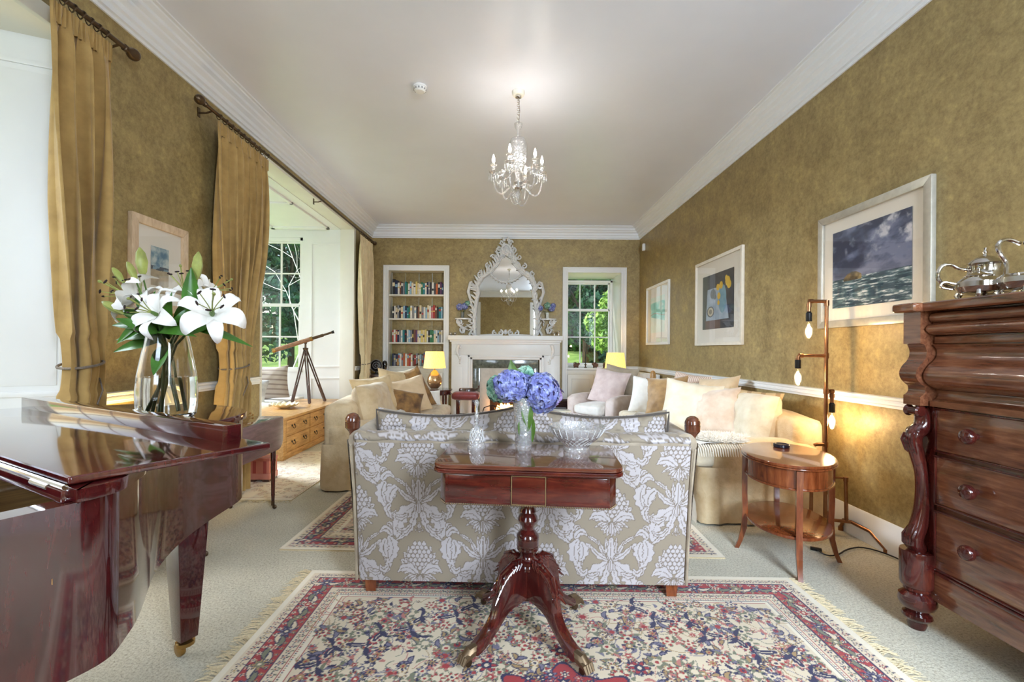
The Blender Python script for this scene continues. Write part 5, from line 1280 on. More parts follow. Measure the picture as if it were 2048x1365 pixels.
MB().lathe([(.007, .104), (.005, .115), (.011, .124), (.005, .132), (.009, .14), (.010, .15), (.006, .165), (.005, .185), (.010, .195), (.011, .205), (.007, .214), (0, .218)], n=16).build('handle', cr, b_)
# crystal bowl
p = PZ(1153, 902, ctz)
b_ = thing('crystal_bowl', 'wide cut crystal footed bowl on the right of the card table', 'bowl', p)
facet([(0, 0), (.056, 0), (.058, .006), (.054, .02), (.060, .032), (.073, .044), (.088, .056), (.102, .070), (.114, .088), (.1225, .106), (.1235, .112), (.1195, .112), (.110, .09), (.098, .073), (.084, .06), (.07, .049), (.05, .038), (0, .034)], 48, .022, (.03, .085)).build('bowl', cr, b_)
mb = MB()
for k in range(24): a = 2 * PI * k / 24; mb.tube([(.103 * math.cos(a), .103 * math.sin(a), .070), (.1155 * math.cos(a), .1155 * math.sin(a), .088), (.1245 * math.cos(a), .1245 * math.sin(a), .106)], .0014, 4)
for k in range(22):
    for sg in (-1, 1):
        mb.tube([((.0605 + (.1035 - .0605) * t) * math.cos(2 * PI * k / 22 + sg * .5 * t), (.0605 + (.1035 - .0605) * t) * math.sin(2 * PI * k / 22 + sg * .5 * t), .032 + .039 * t ** .9) for t in (0, .25, .5, .75, 1)], .0013, 4)
q = mb.build('cut_flutes', M['cutline'], b_); q['kind'] = 'stuff'
# glass vase of hydrangeas
p = PZ(1047, 900, ctz)
vz = thing('glass_vase', 'tall clear tumbler vase holding the hydrangeas on the card table', 'vase', p)
MB().lathe([(0, 0), (.034, 0), (.036, .004), (.039, .07), (.044, .15), (.0485, .232), (.0462, .232), (.0418, .15), (.037, .07), (.0335, .022), (0, .018)], n=36).build('glass', cr, vz)
MB().lathe([(0, .0205), (.0328, .0235), (.0365, .085), (.0365, .0852), (0, .0854)], n=30).build('water', M['water'], vz)
def floret_head(center, r, n, m, parent, name='bloom', seed=0, squash=(1, 1, 1), ps=.013):
    g = np.random.default_rng(seed); vs, fs = [], []
    for k in range(n):
        zc = 1 - 2 * (k + .5) / n; a = k * 2.39996; d = Vector((math.sqrt(1 - zc * zc) * math.cos(a), math.sqrt(1 - zc * zc) * math.sin(a), zc))
        c = Vector(center) + Vector((d.x * squash[0], d.y * squash[1], d.z * squash[2])) * r * g.uniform(.88, 1.06)
        d = (d + Vector(g.normal(0, .25, 3))).normalized(); e1 = d.orthogonal().normalized(); e2 = d.cross(e1); t0 = g.uniform(0, 6)
        for q in range(4):
            t = t0 + q * PI / 2; u = e1 * math.cos(t) + e2 * math.sin(t); w = d.cross(u); s = ps * g.uniform(.85, 1.2); o = len(vs)
            vs += [c, c + u * s * .55 + w * s * .52 + d * .003, c + u * s * 1.15 + d * .001, c + u * s * .55 - w * s * .52 + d * .003]; fs.append((o, o + 1, o + 2, o + 3))
    q = MB().add(vs, fs).build(name, m, parent, smooth=False); q['kind'] = 'stuff'; return q
def petalmat(name, a, b_, c):
    m, t, bs_ = base(name); n = noise(t, coords(t), 32, 3)
    t.links.new(ramp(t, n, [(.35, a), (.5, b_), (.66, c)]), bs_.inputs['Base Color']); bs_.inputs['Roughness'].default_value = .6; bs_.inputs['Sheen Weight'].default_value = .3; return m
HB = petalmat('blue_hydrangea', S(90, 94, 160), S(126, 134, 196), S(182, 190, 226)); HG = petalmat('green_hydrangea', S(70, 126, 104), S(122, 172, 148), S(178, 210, 190))
HLf = plain('hydrangea_leaf', S(74, 104, 36), .45, var=.3)
k_ = p.y / F
def hp(px, py, dy=0): q = P(px, py, p.y + dy); return (q.x - p.x, dy, q.z - ctz)
def hyd(label, px, py, dy, r, m, n, seed, leaves=(), sq=(1, 1, .95)):
    t = thing('hydrangea', label, 'flower', p, 0, 'hydrangeas in the tumbler vase')
    c = hp(px, py, dy); floret_head(c, r, n, m, t, seed=seed, squash=sq, ps=.0155)
    b0 = (random.uniform(-.018, .018), random.uniform(-.016, .016), .025); MB().tube([b0, ((b0[0] * .2 + c[0] * .25), (b0[1] + c[1]) / 3, .19), ((c[0] * .7), c[1] * .7, c[2] - r * 1.0), c], [.003, .003, .0025, .002], 6).build('stem', M['stem'], t)
    for lp_, d, l, w in leaves:
        d = Vector(d).normalized(); xv = d.cross(Vector((0, -1, .3))).normalized(); zv = xv.cross(d)
        leafmesh(l, w, .3).build('leaf', HLf, t, M=Matrix(((xv.x, d.x, zv.x, lp_[0]), (xv.y, d.y, zv.y, lp_[1]), (xv.z, d.z, zv.z, lp_[2]), (0, 0, 0, 1))), sharp=180)
hyd('large blue hydrangea head on the left, above the vase rim', 1021, 772, -.03, .072, HB, 150, 1, [(hp(1035, 800, -.03), (-.1, -.1, 1), .12, .05)])
hyd('big blue hydrangea head drooping on the right', 1083, 786, -.02, .078, HB, 180, 2, [(hp(1060, 800, -.02), (-.5, -.2, .3), .09, .06)], (.95, 1, 1.12))
hyd('green hydrangea head peeping out at the far left', 1000, 778, .05, .060, HG, 120, 3)
hyd('small violet hydrangea head in the middle of the vase', 1047, 770, .04, .045, HB, 80, 4, [(hp(1030, 775, .03), (-.15, -.2, 1), .12, .055), (hp(1052, 805, -.03), (.1, -.3, -.9), .12, .05)])
hyd('pale green hydrangea head at the back top', 1050, 752, .08, .042, HG, 70, 5, [(hp(1058, 770, .0), (.25, -.2, -.8), .1, .05)])
hyd('mauve hydrangea head behind the right bloom', 1095, 790, .05, .062, petalmat('mauve_hydrangea', S(110, 84, 140), S(150, 124, 180), S(190, 170, 210)), 100, 6, [(hp(1046, 835, -.03), (.0, -.2, -1), .11, .045), (hp(1058, 830, -.02), (.15, -.2, -1), .12, .04)])

# mantel hydrangeas on the mirror brackets
def small_hyd(px, label_v, label_f, mv, heads):
    bx = mx(px); bz = fz(636)
    v = thing('bud_vase', label_v, 'vase', (bx, MY - .035, bz)); MB().lathe([(.026, 0), (.03, .01), (.028, .06), (.032, .10), (.03, .102), (.024, .06), (0, .02)], n=16).build('body', mv, v)
    t = thing('hydrangea', label_f, 'flower', (bx, MY - .035, bz), 0, 'hydrangeas on the mirror brackets')
    for i, (dx, dz, r, m) in enumerate(heads): floret_head((dx, 0, dz), r, 60, m, t, seed=10 + i, ps=.016); MB().tube([(0, 0, .03), (dx * .5, 0, dz * .7), (dx, 0, dz)], .003, 5).build('stem', M['stem'], t)
    for a in (-.6, .6): leafmesh(.09, .05, .4).build('leaf', HLf, t, M=T(0, 0, .1) @ rot('Z', -90 * (1 if a > 0 else -1)) @ rot('X', 30))
small_hyd(925, 'small grey glass vase on the left bracket of the mirror', 'blue hydrangeas in the vase at the left bracket of the mirror', plain('smoky_glass', S(150, 156, 150), .1, trans=.5), [(-.05, .19, .055, HB), (.035, .20, .055, HB), (.08, .25, .04, HG)])
small_hyd(1094, 'small pale painted vase on the right bracket of the mirror', 'blue and green hydrangeas in the vase at the right bracket', plain('painted_pot', S(206, 210, 204), .3, var=.2, vs=40), [(-.12, .18, .04, HB), (.0, .22, .055, HG), (.075, .17, .05, HB), (.10, .22, .04, HB)])
# ================================================================== OGEE CHEST OF DRAWERS (against the right wall)
cq = thing('chest_of_drawers', 'tall carved mahogany ogee-fronted chest of drawers against the right wall', 'chest', (2.1, 1.49, 0))
XF = 1.87 - 2.1; Y0, Y1 = .97 - 1.49, 1.995 - 1.49; XB = W - .012 - 2.1
ch = M['chest']; chd = M['mahog_v']
MB().box(XF + .012, Y0 - .09, .15, XB, Y1 + .09, 1.40).build('carcass', ch, cq, .003)
def yprism(name, prof, y0, y1, m, parent=cq, bevel=0):
    # prof: (x, z) outline extruded along Y
    return MB().prism(prof, y0, y1, Matrix(((1, 0, 0, 0), (0, 0, 1, 0), (0, 1, 0, 0), (0, 0, 0, 1)))).build(name, m, parent, bevel, sharp=28)
def arc(p0, p1, b, n=8):
    (x0, z0), (x1, z1) = p0, p1; mx_, mz_ = (x0 + x1) / 2, (z0 + z1) / 2; dx, dz = x1 - x0, z1 - z0; L_ = math.hypot(dx, dz); cxp, czp = mx_ + dz / L_ * b * 2, mz_ - dx / L_ * b * 2
    return [((1 - t) ** 2 * x0 + 2 * t * (1 - t) * cxp + t * t * x1, (1 - t) ** 2 * z0 + 2 * t * (1 - t) * czp + t * t * z1) for t in [k / n for k in range(n + 1)]]
bk0 = XF + .03
# frieze drawer: bold cushion moulding
pr = [(bk0, 1.395)] + arc((XF - .015, 1.395), (XF - .03, 1.375), .004, 4) + arc((XF - .03, 1.375), (XF - .012, 1.352), .006, 5)[1:] + arc((XF - .012, 1.352), (XF - .012, 1.297), .034, 10)[1:] + [(bk0, 1.297)]
yprism('frieze_drawer', pr, Y0, Y1, ch)
yprism('frieze_band', [(bk0, 1.292), (XF - .008, 1.292), (XF - .008, 1.262), (bk0, 1.262)], Y0, Y1, ch, bevel=.002)
pr = [(bk0, 1.258), (XF - .016, 1.258)] + arc((XF - .016, 1.258), (XF - .014, 1.185), -.020, 8)[1:] + arc((XF - .014, 1.185), (XF + .004, 1.062), .050, 12)[1:] + [(bk0, 1.062)]
yprism('ogee_drawer', pr, Y0, Y1, ch)
pr = [(bk0, 1.058), (XF + .010, 1.058)] + arc((XF + .010, 1.058), (XF - .026, 1.015), -.016, 7)[1:] + [(XF - .026, .99), (bk0, .99)]
yprism('waist_moulding', pr, Y0, Y1, ch)
for z0, z1, zk in [(.802, .976, .891), (.574, .772, .672), (.292, .536, .432)]:
    d = MB().box(XF - .006, Y0 + .012, z0, XF + .03, Y1 - .012, z1).build('drawer', ch, cq, .003)
    f = MB()
    for a, b, c, e in [(Y0 + .004, Y1 - .004, z0 - .008, z0), (Y0 + .004, Y1 - .004, z1, z1 + .008), (Y0 + .004, Y0 + .012, z0, z1), (Y1 - .012, Y1 - .004, z0, z1)]: f.box(XF - .012, a, c, XF + .02, b, e)
    f.build('cock_bead', chd, d, .002)
    for yk in (1.815 - 1.49, 1.15 - 1.49):
        MB().lathe([(.013, 0), (.012, .014), (.022, .02), (.030, .030), (.031, .040), (.026, .050), (.014, .056), (0, .057)], n=20).build('knob', chd, d, M=T(XF - .006, yk, zk) @ rot('Y', -90))
MB().box(XF - .010, Y0 - .05, .15, XF + .03, Y1 + .05, .268).build('plinth', ch, cq, .004)
MB().box(XF - .016, Y0, .268, XF + .03, Y1, .282).build('plinth_bead', chd, cq, .004)
for s, yc in ((1, 2.045 - 1.49), (-1, .92 - 1.49)):
    ya, yb = yc - .04, yc + .045
    xp = 1.815 - 2.1
    pr = [(xp + .12, 1.40), (xp - .005, 1.40), (xp - .005, 1.262), (xp + .012, 1.258)] + arc((xp + .012, 1.258), (xp + .006, 1.18), -.014, 8)[1:] + arc((xp + .006, 1.18), (xp + .014, 1.075), .034, 12)[1:] + arc((xp + .014, 1.075), (xp - .004, 1.03), -.012, 6)[1:] + [(xp - .004, .99), (xp + .12, .99)]
    yprism('ogee_pilaster', pr, ya, yb, ch, bevel=0)
    yprism('corner_panel', [(xp + .055, .99), (xp + .055, .33), (xp + .12, .33), (xp + .12, .99)], ya - .005, yb + .005, chd)
    # carved scroll column
    pts = smooth_poly([(.030, .975), (.045, .945), (.048, .91), (.036, .885), (.008, .865), (.002, .83), (.018, .775), (.038, .70), (.048, .62), (.046, .53), (.028, .45), (.008, .405), (.012, .37), (.03, .345)], 2)
    rr = [.024 + .010 * abs(math.sin(5.2 * i / len(pts) + .4)) for i in range(len(pts))]
    cl = MB().tube([(xp + x, yc, z) for x, z in pts], rr, 12).build('scroll_column', chd, cq)
    MB().lathe([(.020, -.036), (.026, -.03), (.018, -.02), (.018, .02), (.026, .03), (.020, .036)], n=16).build('scroll_roll', chd, cl, M=T(xp + .008, yc, .965) @ rot('X', 90))
    MB().lathe([(.014, -.034), (.018, -.03), (.018, .03), (.014, .034)], n=14).build('scroll_roll', chd, cl, M=T(xp + .012, yc, .872) @ rot('X', 90))
    mb = MB(); mb2 = MB()
    for k in range(5):
        q = -2 + k
        mb.tube([(xp - .018, yc + q * .010, .865), (xp - .024, yc + q * .013, .835), (xp - .010, yc + q * .012, .79), (xp + .008, yc + q * .007, .765)], [.006, .009, .007, .003], 6)
        mb2.tube([(xp + .012, yc + q * .010, .46), (xp - .016, yc + q * .013, .41), (xp - .016, yc + q * .012, .375), (xp + .0, yc + q * .009, .35)], [.004, .008, .009, .006], 6)
    mb.build('acanthus_carving', chd, cl); mb2.build('acanthus_carving', chd, cl)
    MB().lathe([(0, .345), (.062, .345), (.064, .338), (.064, .205), (.060, .19), (.048, .182), (.05, .172), (.044, .165), (.052, .158), (.066, .145), (.070, .12), (.062, .098), (.044, .085), (.040, .075), (.052, .066), (.055, .054), (.048, .042), (.034, .034), (.036, .02), (.03, 0)], n=28).build('bun_foot', chd, cq, M=T(xp + .025, yc, 0))
    MB().lathe([(.045, 0), (.06, .06), (.05, .15)], n=12).build('back_foot', chd, cq, M=T(XB - .07, yc, 0))
    MB().box(1.765 - 2.1, yc - .06, 1.40, XB, yc + .06, 1.44).build('top_block', ch, cq, .014, 3)
MB().box(1.80 - 2.1, Y0 - .06, 1.40, XB, Y1 + .005, 1.44).build('top', ch, cq, .014, 3)
ctop = 1.44
# silver tea service on the chest
def pot(name, label, cat, loc, prof, lid, spout=None, handle=None, scale=1.0, rz=0):
    t = thing(name, label, cat, loc, rz)
    MB().lathe(prof, n=28).build('body', M['silver'], t)
    if lid: MB().lathe(lid, n=28).build('lid', M['silver'], t)
    for k in range(4):
        a = PI / 4 + k * PI / 2; r = prof[1][0] * 1.0
        MB().tube([(r * .95 * math.cos(a), r * .95 * math.sin(a), .04), (r * 1.08 * math.cos(a), r * 1.08 * math.sin(a), .022), (r * 1.0 * math.cos(a), r * 1.0 * math.sin(a), .008), (r * 1.12 * math.cos(a), r * 1.12 * math.sin(a), .004)], [.008, .009, .006, .006], 8).build('foot', M['silver'], t)
    for nm, pts, rr in (spout or []) + (handle or []): MB().tube(smooth3(pts), rr, 10).build(nm, M['silver'], t)
    return t
def smooth3(p):
    p = [Vector(q) for q in p]
    for _ in range(2):
        q = [p[0]]
        for a, b in zip(p, p[1:]): q += [a * .75 + b * .25, a * .25 + b * .75]
        p = q + [p[-1]]
    return p
p1 = P(1957, 590, 1.90)
pot('sugar_pot', 'small lidded silver sugar pot at the front of the tea service', 'pot', (p1.x, 1.90, ctop), [(.03, .028), (.06, .034), (.073, .055), (.070, .075), (.052, .092), (.042, .098)],
    [(.044, .097), (.046, .101), (.030, .110), (.012, .116), (.006, .122), (.008, .130), (.003, .138), (0, .139)], handle=[('handle', [(.06, -.03, .07), (.10, -.05, .085), (.11, -.055, .06), (.07, -.04, .05)], .005), ('handle', [(-.06, .03, .07), (-.10, .05, .085), (-.11, .055, .06), (-.07, .04, .05)], .005)])
p2 = P(1970, 590, 1.985)
pot('teapot', 'tall lidded silver coffee pot with a scrolled handle on the chest', 'teapot', (p2.x, 1.985, ctop), [(.04, .03), (.078, .036), (.086, .06), (.080, .085), (.060, .115), (.052, .145), (.056, .160), (.054, .164)],
    [(.060, .163), (.072, .166), (.056, .170), (.046, .182), (.028, .197), (.008, .203), (.006, .212), (.009, .218), (.004, .228), (.006, .236), (0, .238)],
    spout=[('spout', [(.06, -.05, .06), (.10, -.085, .085), (.105, -.09, .13), (.125, -.105, .155)], .012)],
    handle=[('handle', [(-.045, .03, .145), (-.075, .04, .152), (-.10, .05, .175), (-.135, .06, .17), (-.15, .065, .12), (-.125, .06, .085), (-.075, .05, .065)], .0075)])
p3 = P(2048, 590, 1.80)
pot('silver_basket', 'larger silver pot with a tall swan handle at the picture edge', 'pot', (p3.x, 1.80, ctop), [(.04, .03), (.070, .036), (.084, .060), (.080, .080), (.066, .090), (.062, .094), (.058, .09), (.02, .05)], None,
    handle=[('handle', [(-.05, .02, .088), (-.045, .02, .14), (-.07, .02, .17), (-.085, .02, .20), (-.075, .02, .225), (-.04, .02, .235), (.0, .015, .215)], .008), ('handle', [(.05, -.02, .088), (.04, -.02, .14), (.07, -.02, .18), (.06, -.02, .22), (.0, 0, .215)], .008)])

# ================================================================== OVAL SIDE TABLE
dirv = Vector((.204, .52)); angT = math.degrees(math.atan2(dirv.y, dirv.x))
ot = thing('side_table', 'oval cherrywood side table with drawer and lower shelf beside the cream sofa', 'table', (1.705, 2.775, 0), math.radians(angT))
OA, OB, oz = .345, .243, .612
def oval(a, b, n=56): return [(a * math.cos(2 * PI * k / n), b * math.sin(2 * PI * k / n)) for k in range(n)]
MB().prism(oval(OA, OB), oz - .018, oz).build('top', M['cherry'], ot, .007, 3)
MB().prism(oval(OA + .004, OB + .004), oz - .026, oz - .018).build('top_moulding', M['cherry'], ot, .003)
MB().prism(oval(OA - .022, OB - .022), oz - .128, oz - .026).build('apron', M['cherry'], ot)
MB().prism(oval(OA - .012, OB - .012), oz - .140, oz - .128).build('apron_bead', M['cherry'], ot, .004)
MB().prism(oval(OA - .02, OB - .02), .205, .222).build('shelf', M['cherry'], ot, .004)
mb = MB()
rr = [(math.cos(t) * (OA - .0195), math.sin(t) * (OB - .0195)) for t in np.linspace(math.radians(105), math.radians(165), 14)]
mb.grid([(x, y, z) for z in (oz - .122, oz - .034) for x, y in rr], 14, 2); mb.build('drawer_front', M['cherry'], ot)
for k in range(4):
    a = k * PI / 2; ca, sa = math.cos(a), math.sin(a); R_ = (OA if k % 2 == 0 else OB) - .016
    pts = [(R_, oz - .03), (R_, .35), (R_ - .004, .24), (R_ + .002, .13), (R_ + .022, .05), (R_ + .042, 0)]
    vs = []; 
    for r_, z in pts: h_ = .015 if z > .1 else .012; vs += [((r_ - h_) * ca - h_ * -sa * -1, (r_ - h_) * sa + h_ * ca * -1, z), ((r_ + h_) * ca + sa * h_, (r_ + h_) * sa - ca * h_, z), ((r_ + h_) * ca - sa * h_, (r_ + h_) * sa + ca * h_, z), ((r_ - h_) * ca - sa * h_, (r_ - h_) * sa + ca * h_, z)]
    for i in range(len(pts)): r_, z = pts[i]; h_ = .015 if z > .1 else .012; vs[4 * i] = ((r_ - h_) * ca + sa * h_, (r_ - h_) * sa - ca * h_, z)
    fs = [(4 * i + j, 4 * i + (j + 1) % 4, 4 * i + 4 + (j + 1) % 4, 4 * i + 4 + j) for i in range(len(pts) - 1) for j in range(4)] + [(3, 2, 1, 0), tuple(4 * (len(pts) - 1) + j for j in range(4))]
    lb = MB().add(vs, fs).build('leg', M['cherry'], ot, sharp=40)
    bm = bmesh.new(); bm.from_mesh(lb.data); bmesh.ops.recalc_face_normals(bm, faces=bm.faces); bm.to_mesh(lb.data); bm.free()
p = PZ(1563, 891, oz + .012)
co = thing('coaster', 'round black puck-shaped coaster on the oval side table', 'coaster', (p.x, p.y, oz))
MB().lathe([(.044, 0), (.047, .004), (.047, .018), (.044, .022), (.036, .022), (.034, .018), (0, .018)], n=30).build('body', plain('black_plastic', S(26, 24, 34), .3), co)

# ================================================================== PIPE FLOOR LAMP
Lx, Ly = 2.165, 3.10
pl = thing('pipe_floor_lamp', 'copper pipe floor lamp with bare filament bulbs beside the cream sofa', 'lamp', (Lx, Ly, 0))
cp_ = M['copper']; zt = 1.565; pr_ = .0115
def pipe(pts, nm='pipe', r=pr_): return MB().tube(pts, r, 12).build(nm, cp_, pl)
def fit(p, d=(0, 0, 1), l=.018): q = Vector(p); d = Vector(d).normalized(); return MB().tube([q - d * l, q + d * l], .0155, 12).build('fitting', cp_, pl)
pipe([(0, 0, .05), (0, 0, zt)], 'upright')
edg = clear_glass('bulb_glass'); fil = glow('filament', (1.0, .66, .30), 40)
def bulb(x, y, z, nm='bulb'):
    b = MB().lathe([(.012, 0), (.016, -.012), (.026, -.04), (.0315, -.065), (.031, -.082), (.022, -.105), (.008, -.118), (0, -.12)], n=20).build(nm, edg, pl, M=T(x, y, z))
    mb = MB()
    for k in range(6): a = k * PI / 3; mb.tube([(.004 * math.cos(a), .004 * math.sin(a), -.02), (.012 * math.cos(a), .012 * math.sin(a), -.05), (.010 * math.cos(a + .5), .010 * math.sin(a + .5), -.095)], .0012, 5)
    mb.build('filament', fil, b, M=T(x, y, z))
    MB().lathe([(.0175, .0), (.0185, .004), (.0185, .055), (.014, .06), (.010, .07)], n=18).build('bulb_holder', M['black'], pl, M=T(x, y, z))
    lamp('filament_light', 'POINT', (Lx + x, Ly + y, z - .065), 2.2, (1, .68, .36), .03)
def armp(px, py_arm, z_arm, dy=0):
    q = P(px, py_arm, Ly + dy); return q.x - Lx
arms = [(1618, 601, 627), (1596, 712, 721), (1664, 783, 809)]
for px, pya, pyb in arms:
    za = P(1640, pya, Ly).z; zb = P(px, pyb, Ly).z - .055; dx = armp(px, pya, za)
    za = min(za, zt)
    pipe([(0, 0, za), (dx * .92, 0, za), (dx, 0, za - .008), (dx, 0, zb + .06)], 'arm'); fit((dx * .9, 0, za), (1, 0, 0), .012); fit((0, 0, za if za < zt - .01 else za - .012)); fit((dx, 0, za - .03), l=.012)
    bulb(dx, 0, zb)
pipe([(0, 0, .60), (-.06, 0, .60), (-.075, 0, .595)], 'stub_arm'); fit((0, 0, .60))
pipe([(0, 0, .385), (.10, -.05, .385), (.105, -.052, .10)], 'lower_loop'); pipe([(0, 0, .33), (-.08, .02, .33), (-.082, .02, .10)], 'lower_loop'); fit((.10, -.05, .38), l=.014); fit((0, 0, .33)); fit((0, 0, .385))
pipe([(-.10, .02, .10), (.13, -.06, .10), (.16, -.18, .085), (.165, -.30, .02)], 'base_pipe'); pipe([(.13, -.06, .10), (.14, .02, .085), (.15, .06, .02)], 'base_pipe'); pipe([(-.10, .02, .10), (-.13, .12, .02)], 'base_pipe'); pipe([(-.10, .02, .10), (-.14, -.05, .02)], 'base_pipe')
for q in [(.165, -.30, .014), (.15, .06, .014), (-.13, .12, .014), (-.14, -.05, .014)]: MB().lathe([(.016, -.014), (.016, .012)], n=12).build('foot', cp_, pl, M=T(*q))
cbl = thing('lamp_cable', 'black flex of the pipe lamp curling over the carpet', 'cable', (2.0, 2.8, 0))
cpt = [PZ(1632, 1098, .012), PZ(1650, 1112, .012), PZ(1675, 1112, .012), PZ(1695, 1098, .012), PZ(1730, 1094, .012), PZ(1800, 1118, .012), (2.30, 2.45, .012)]
MB().tube(smooth3([Vector(q) - Vector((2.0, 2.8, 0)) for q in cpt]), .0045, 8).build('flex', M['black'], cbl)
tv = MB().box(-.03, -.012, .001, .03, .012, .018).build('inline_switch', M['black'], cbl, .004, M=T(*(cpt[0] - Vector((2.0, 2.8, .012)))) @ rot('Z', -30))

# ================================================================== PICTURES
def picture(label, wall, s0, s1, z0, z1, fw, mw, frame_m, art, res=260, depth=.03, mount=(238, 232, 220), mb_=0.0):
    """wall: 'R' or 'L' ; s0..s1 along Y; art(u,v)->rgb 0-255 array, u from viewer's left"""
    sg = -1 if wall == 'R' else 1; X0 = W if wall == 'R' else -W
    w, h = s1 - s0, z1 - z0
    t = thing('picture', label, 'picture', (X0, (s0 + s1) / 2, z0))
    # local frame: a to viewer's right, b up, n out of wall
    right = Vector((0, -1, 0)) if wall == 'R' else Vector((0, 1, 0)); nrm = Vector((sg, 0, 0))
    Mx = Matrix(((right.x, nrm.x, 0, 0), (right.y, nrm.y, 0, 0), (0, 0, 1, 0), (0, 0, 0, 1)))
    def fr_(a, b, c, e, nm, m, d0=0, d1=depth): return MB().prism([a, b, c, e], d0, d1, Mx @ Matrix(((1, 0, 0, 0), (0, 0, 1, 0), (0, 1, 0, 0), (0, 0, 0, 1)))).build(nm, m, t, .004)
    x0, x1 = -w / 2, w / 2
    for a, b, c, e in [((x0, 0), (x1, 0), (x1 - fw, fw), (x0 + fw, fw)), ((x0, h), (x1, h), (x1 - fw, h - fw), (x0 + fw, h - fw)), ((x0, 0), (x0, h), (x0 + fw, h - fw), (x0 + fw, fw)), ((x1, 0), (x1, h), (x1 - fw, h - fw), (x1 - fw, fw))]:
        fr_(a, b, c, e, 'frame', frame_m)
    MB().box(x0 + fw * .5, .002, fw * .5, x1 - fw * .5, .010, h - fw * .5, Mx).build('mount', plain('mount_card', S(*mount), .8), t, smooth=False)
    aw, ah = w - 2 * (fw + mw), h - 2 * (fw + mw) - mb_
    nx, ny = max(20, int(aw * res)), max(20, int(ah * res)); U, V = np.meshgrid(np.linspace(0, 1, nx), np.linspace(0, 1, ny))
    Xl = -aw / 2 + U * aw; Zl = fw + mw + mb_ + V * ah
    c = lin(art(U, V)).reshape(-1, 3)
    npgrid('print', right.x * Xl + nrm.x * .0125, right.y * Xl + nrm.y * .0125, Zl, M['print'], t, c, sharp=180)
    MB().box(x0 + fw * .8, .016, fw * .8, x1 - fw * .8, .018, h - fw * .8, Mx).build('glazing', M['pane'], t, smooth=False)
    return t
M['print'] = colmat('printed_paper', .6, 0)
def mixc(a, b, t): return np.asarray(a, float) * (1 - t[..., None]) + np.asarray(b, float) * t[..., None]
def sea(U, V):
    n = fbm(U * 3 + V * 1.5 + 2, V * 5 - U * 1.2 + 4, 1.6, 5, 1); n2 = fbm(U * 5 + 7, V * 5 + 3, 2, 5, 21)
    c = mixc((46, 56, 86), (122, 130, 160), np.clip((n - .38) * 3.2, 0, 1)); c = mixc(c, (216, 216, 222), np.clip((n2 - .56) * 5, 0, 1) * np.clip((V - .45) * 4, 0, 1) * (.35 + .65 * np.clip(U * 1.3 - .1, 0, 1)))
    low = np.clip((.52 - V) * 5, 0, 1); c = mixc(c, (150, 150, 170), low * .6)
    hz = .37; s = V < hz; w1 = fbm(U * 4, V * 26, 2.2, 5, 5); w2 = fbm(U * 9 + 3, V * 40, 2, 3, 8)
    sc_ = mixc((40, 66, 82), (110, 138, 140), np.clip((w1 - .35) * 2.5, 0, 1)); sc_ = mixc(sc_, (226, 230, 230), np.clip((w2 + w1 - 1.02 - V * .25) * 4, 0, 1)); c[s] = sc_[s]
    d = ((U - .30) / .13) ** 2 + ((V - .36) / .075) ** 2 + (n2 - .5) * 1.2; r_ = (d < 1) & (V > .335); c[r_] = mixc((66, 56, 40), (168, 144, 96), np.clip((n2 - .3) * 2.5, 0, 1))[r_]
    return c
def still(U, V):
    n = fbm(U * 3, V * 3, 3, 4, 3); c = mixc((38, 42, 52), (78, 82, 94), n); c[U < .18] = mixc((52, 58, 60), (92, 98, 96), n)[U < .18]
    e0 = .12 + (V - .14) * .09; e1 = .86 - (V - .14) * .22; m = (V > .16) & (V < .74) & (U > e0) & (U < e1)
    c[m] = mixc((120, 142, 166), (190, 202, 212), fbm(U * 5, V * 5, 2, 4, 7))[m]
    b = (V <= .16) & (V > .0) & (U > .1) & (U < .6); c[b] = mixc((84, 62, 62), (112, 92, 90), n)[b]
    vs_ = ((U - .66) / .12) ** 2 + ((V - .52) / .25) ** 2 < 1; c[vs_] = mixc((90, 136, 156), (150, 184, 196), n)[vs_]
    for x, y, r in [(.82, .80, .07), (.86, .74, .06), (.62, .76, .055), (.52, .74, .05), (.55, .58, .05), (.54, .46, .035), (.78, .86, .04)]: q = (U - x) ** 2 + ((V - y) / 1.2) ** 2 < r * r; c[q] = mixc((206, 160, 40), (240, 206, 90), n)[q]
    for x, y, r in [(.36, .64, .09), (.42, .58, .05)]: q = (U - x) ** 2 + (V - y) ** 2 < r * r; c[q] = mixc((60, 70, 60), (130, 140, 150), n)[q]
    d = ((U - .28) / .12) ** 2 + ((V - .32) / .10) ** 2; c[d < 1] = (58, 60, 62); c[d < .62] = (196, 186, 160); c[d < .2] = (120, 112, 90); return c
def teal(U, V):
    n = fbm(U * 2 + 1, V * 4, 2, 5, 4); c = mixc((206, 232, 214), (236, 240, 228), n); hz = .5 + .04 * np.sin(U * 5)
    a = (V > .46) & (V < .86); t = np.clip((n - .35) * 3, 0, 1); c[a] = mixc((96, 200, 184), (206, 236, 222), t)[a]
    b = (V > .30 + (1 - U) * .16) & (V <= .46); c[b] = mixc((70, 180, 170), (160, 220, 206), t)[b]; q = (np.abs(V - hz) < .012); c[q] = (150, 140, 120); return c
def wash(U, V):
    n = fbm(U * 2, V * 3, 2.5, 5, 6); c = mixc((92, 130, 156), (196, 208, 206), np.clip((n - .3) * 2.5, 0, 1)); s = V < .42; c[s] = mixc((150, 132, 110), (206, 190, 160), n)[s]
    q = (np.abs(V - .45) < .05) & (n > .45); c[q] = (60, 70, 86); return c
fr_s = plain('silver_frame', S(196, 192, 180), .3, .5, var=.1); fr_w = plain('limed_frame', S(226, 218, 202), .45, var=.06); fr_p = wood('pale_wood_frame', S(196, 168, 136), S(218, 194, 164), S(232, 212, 186), 6, (8, 8, 2), .4, .2)
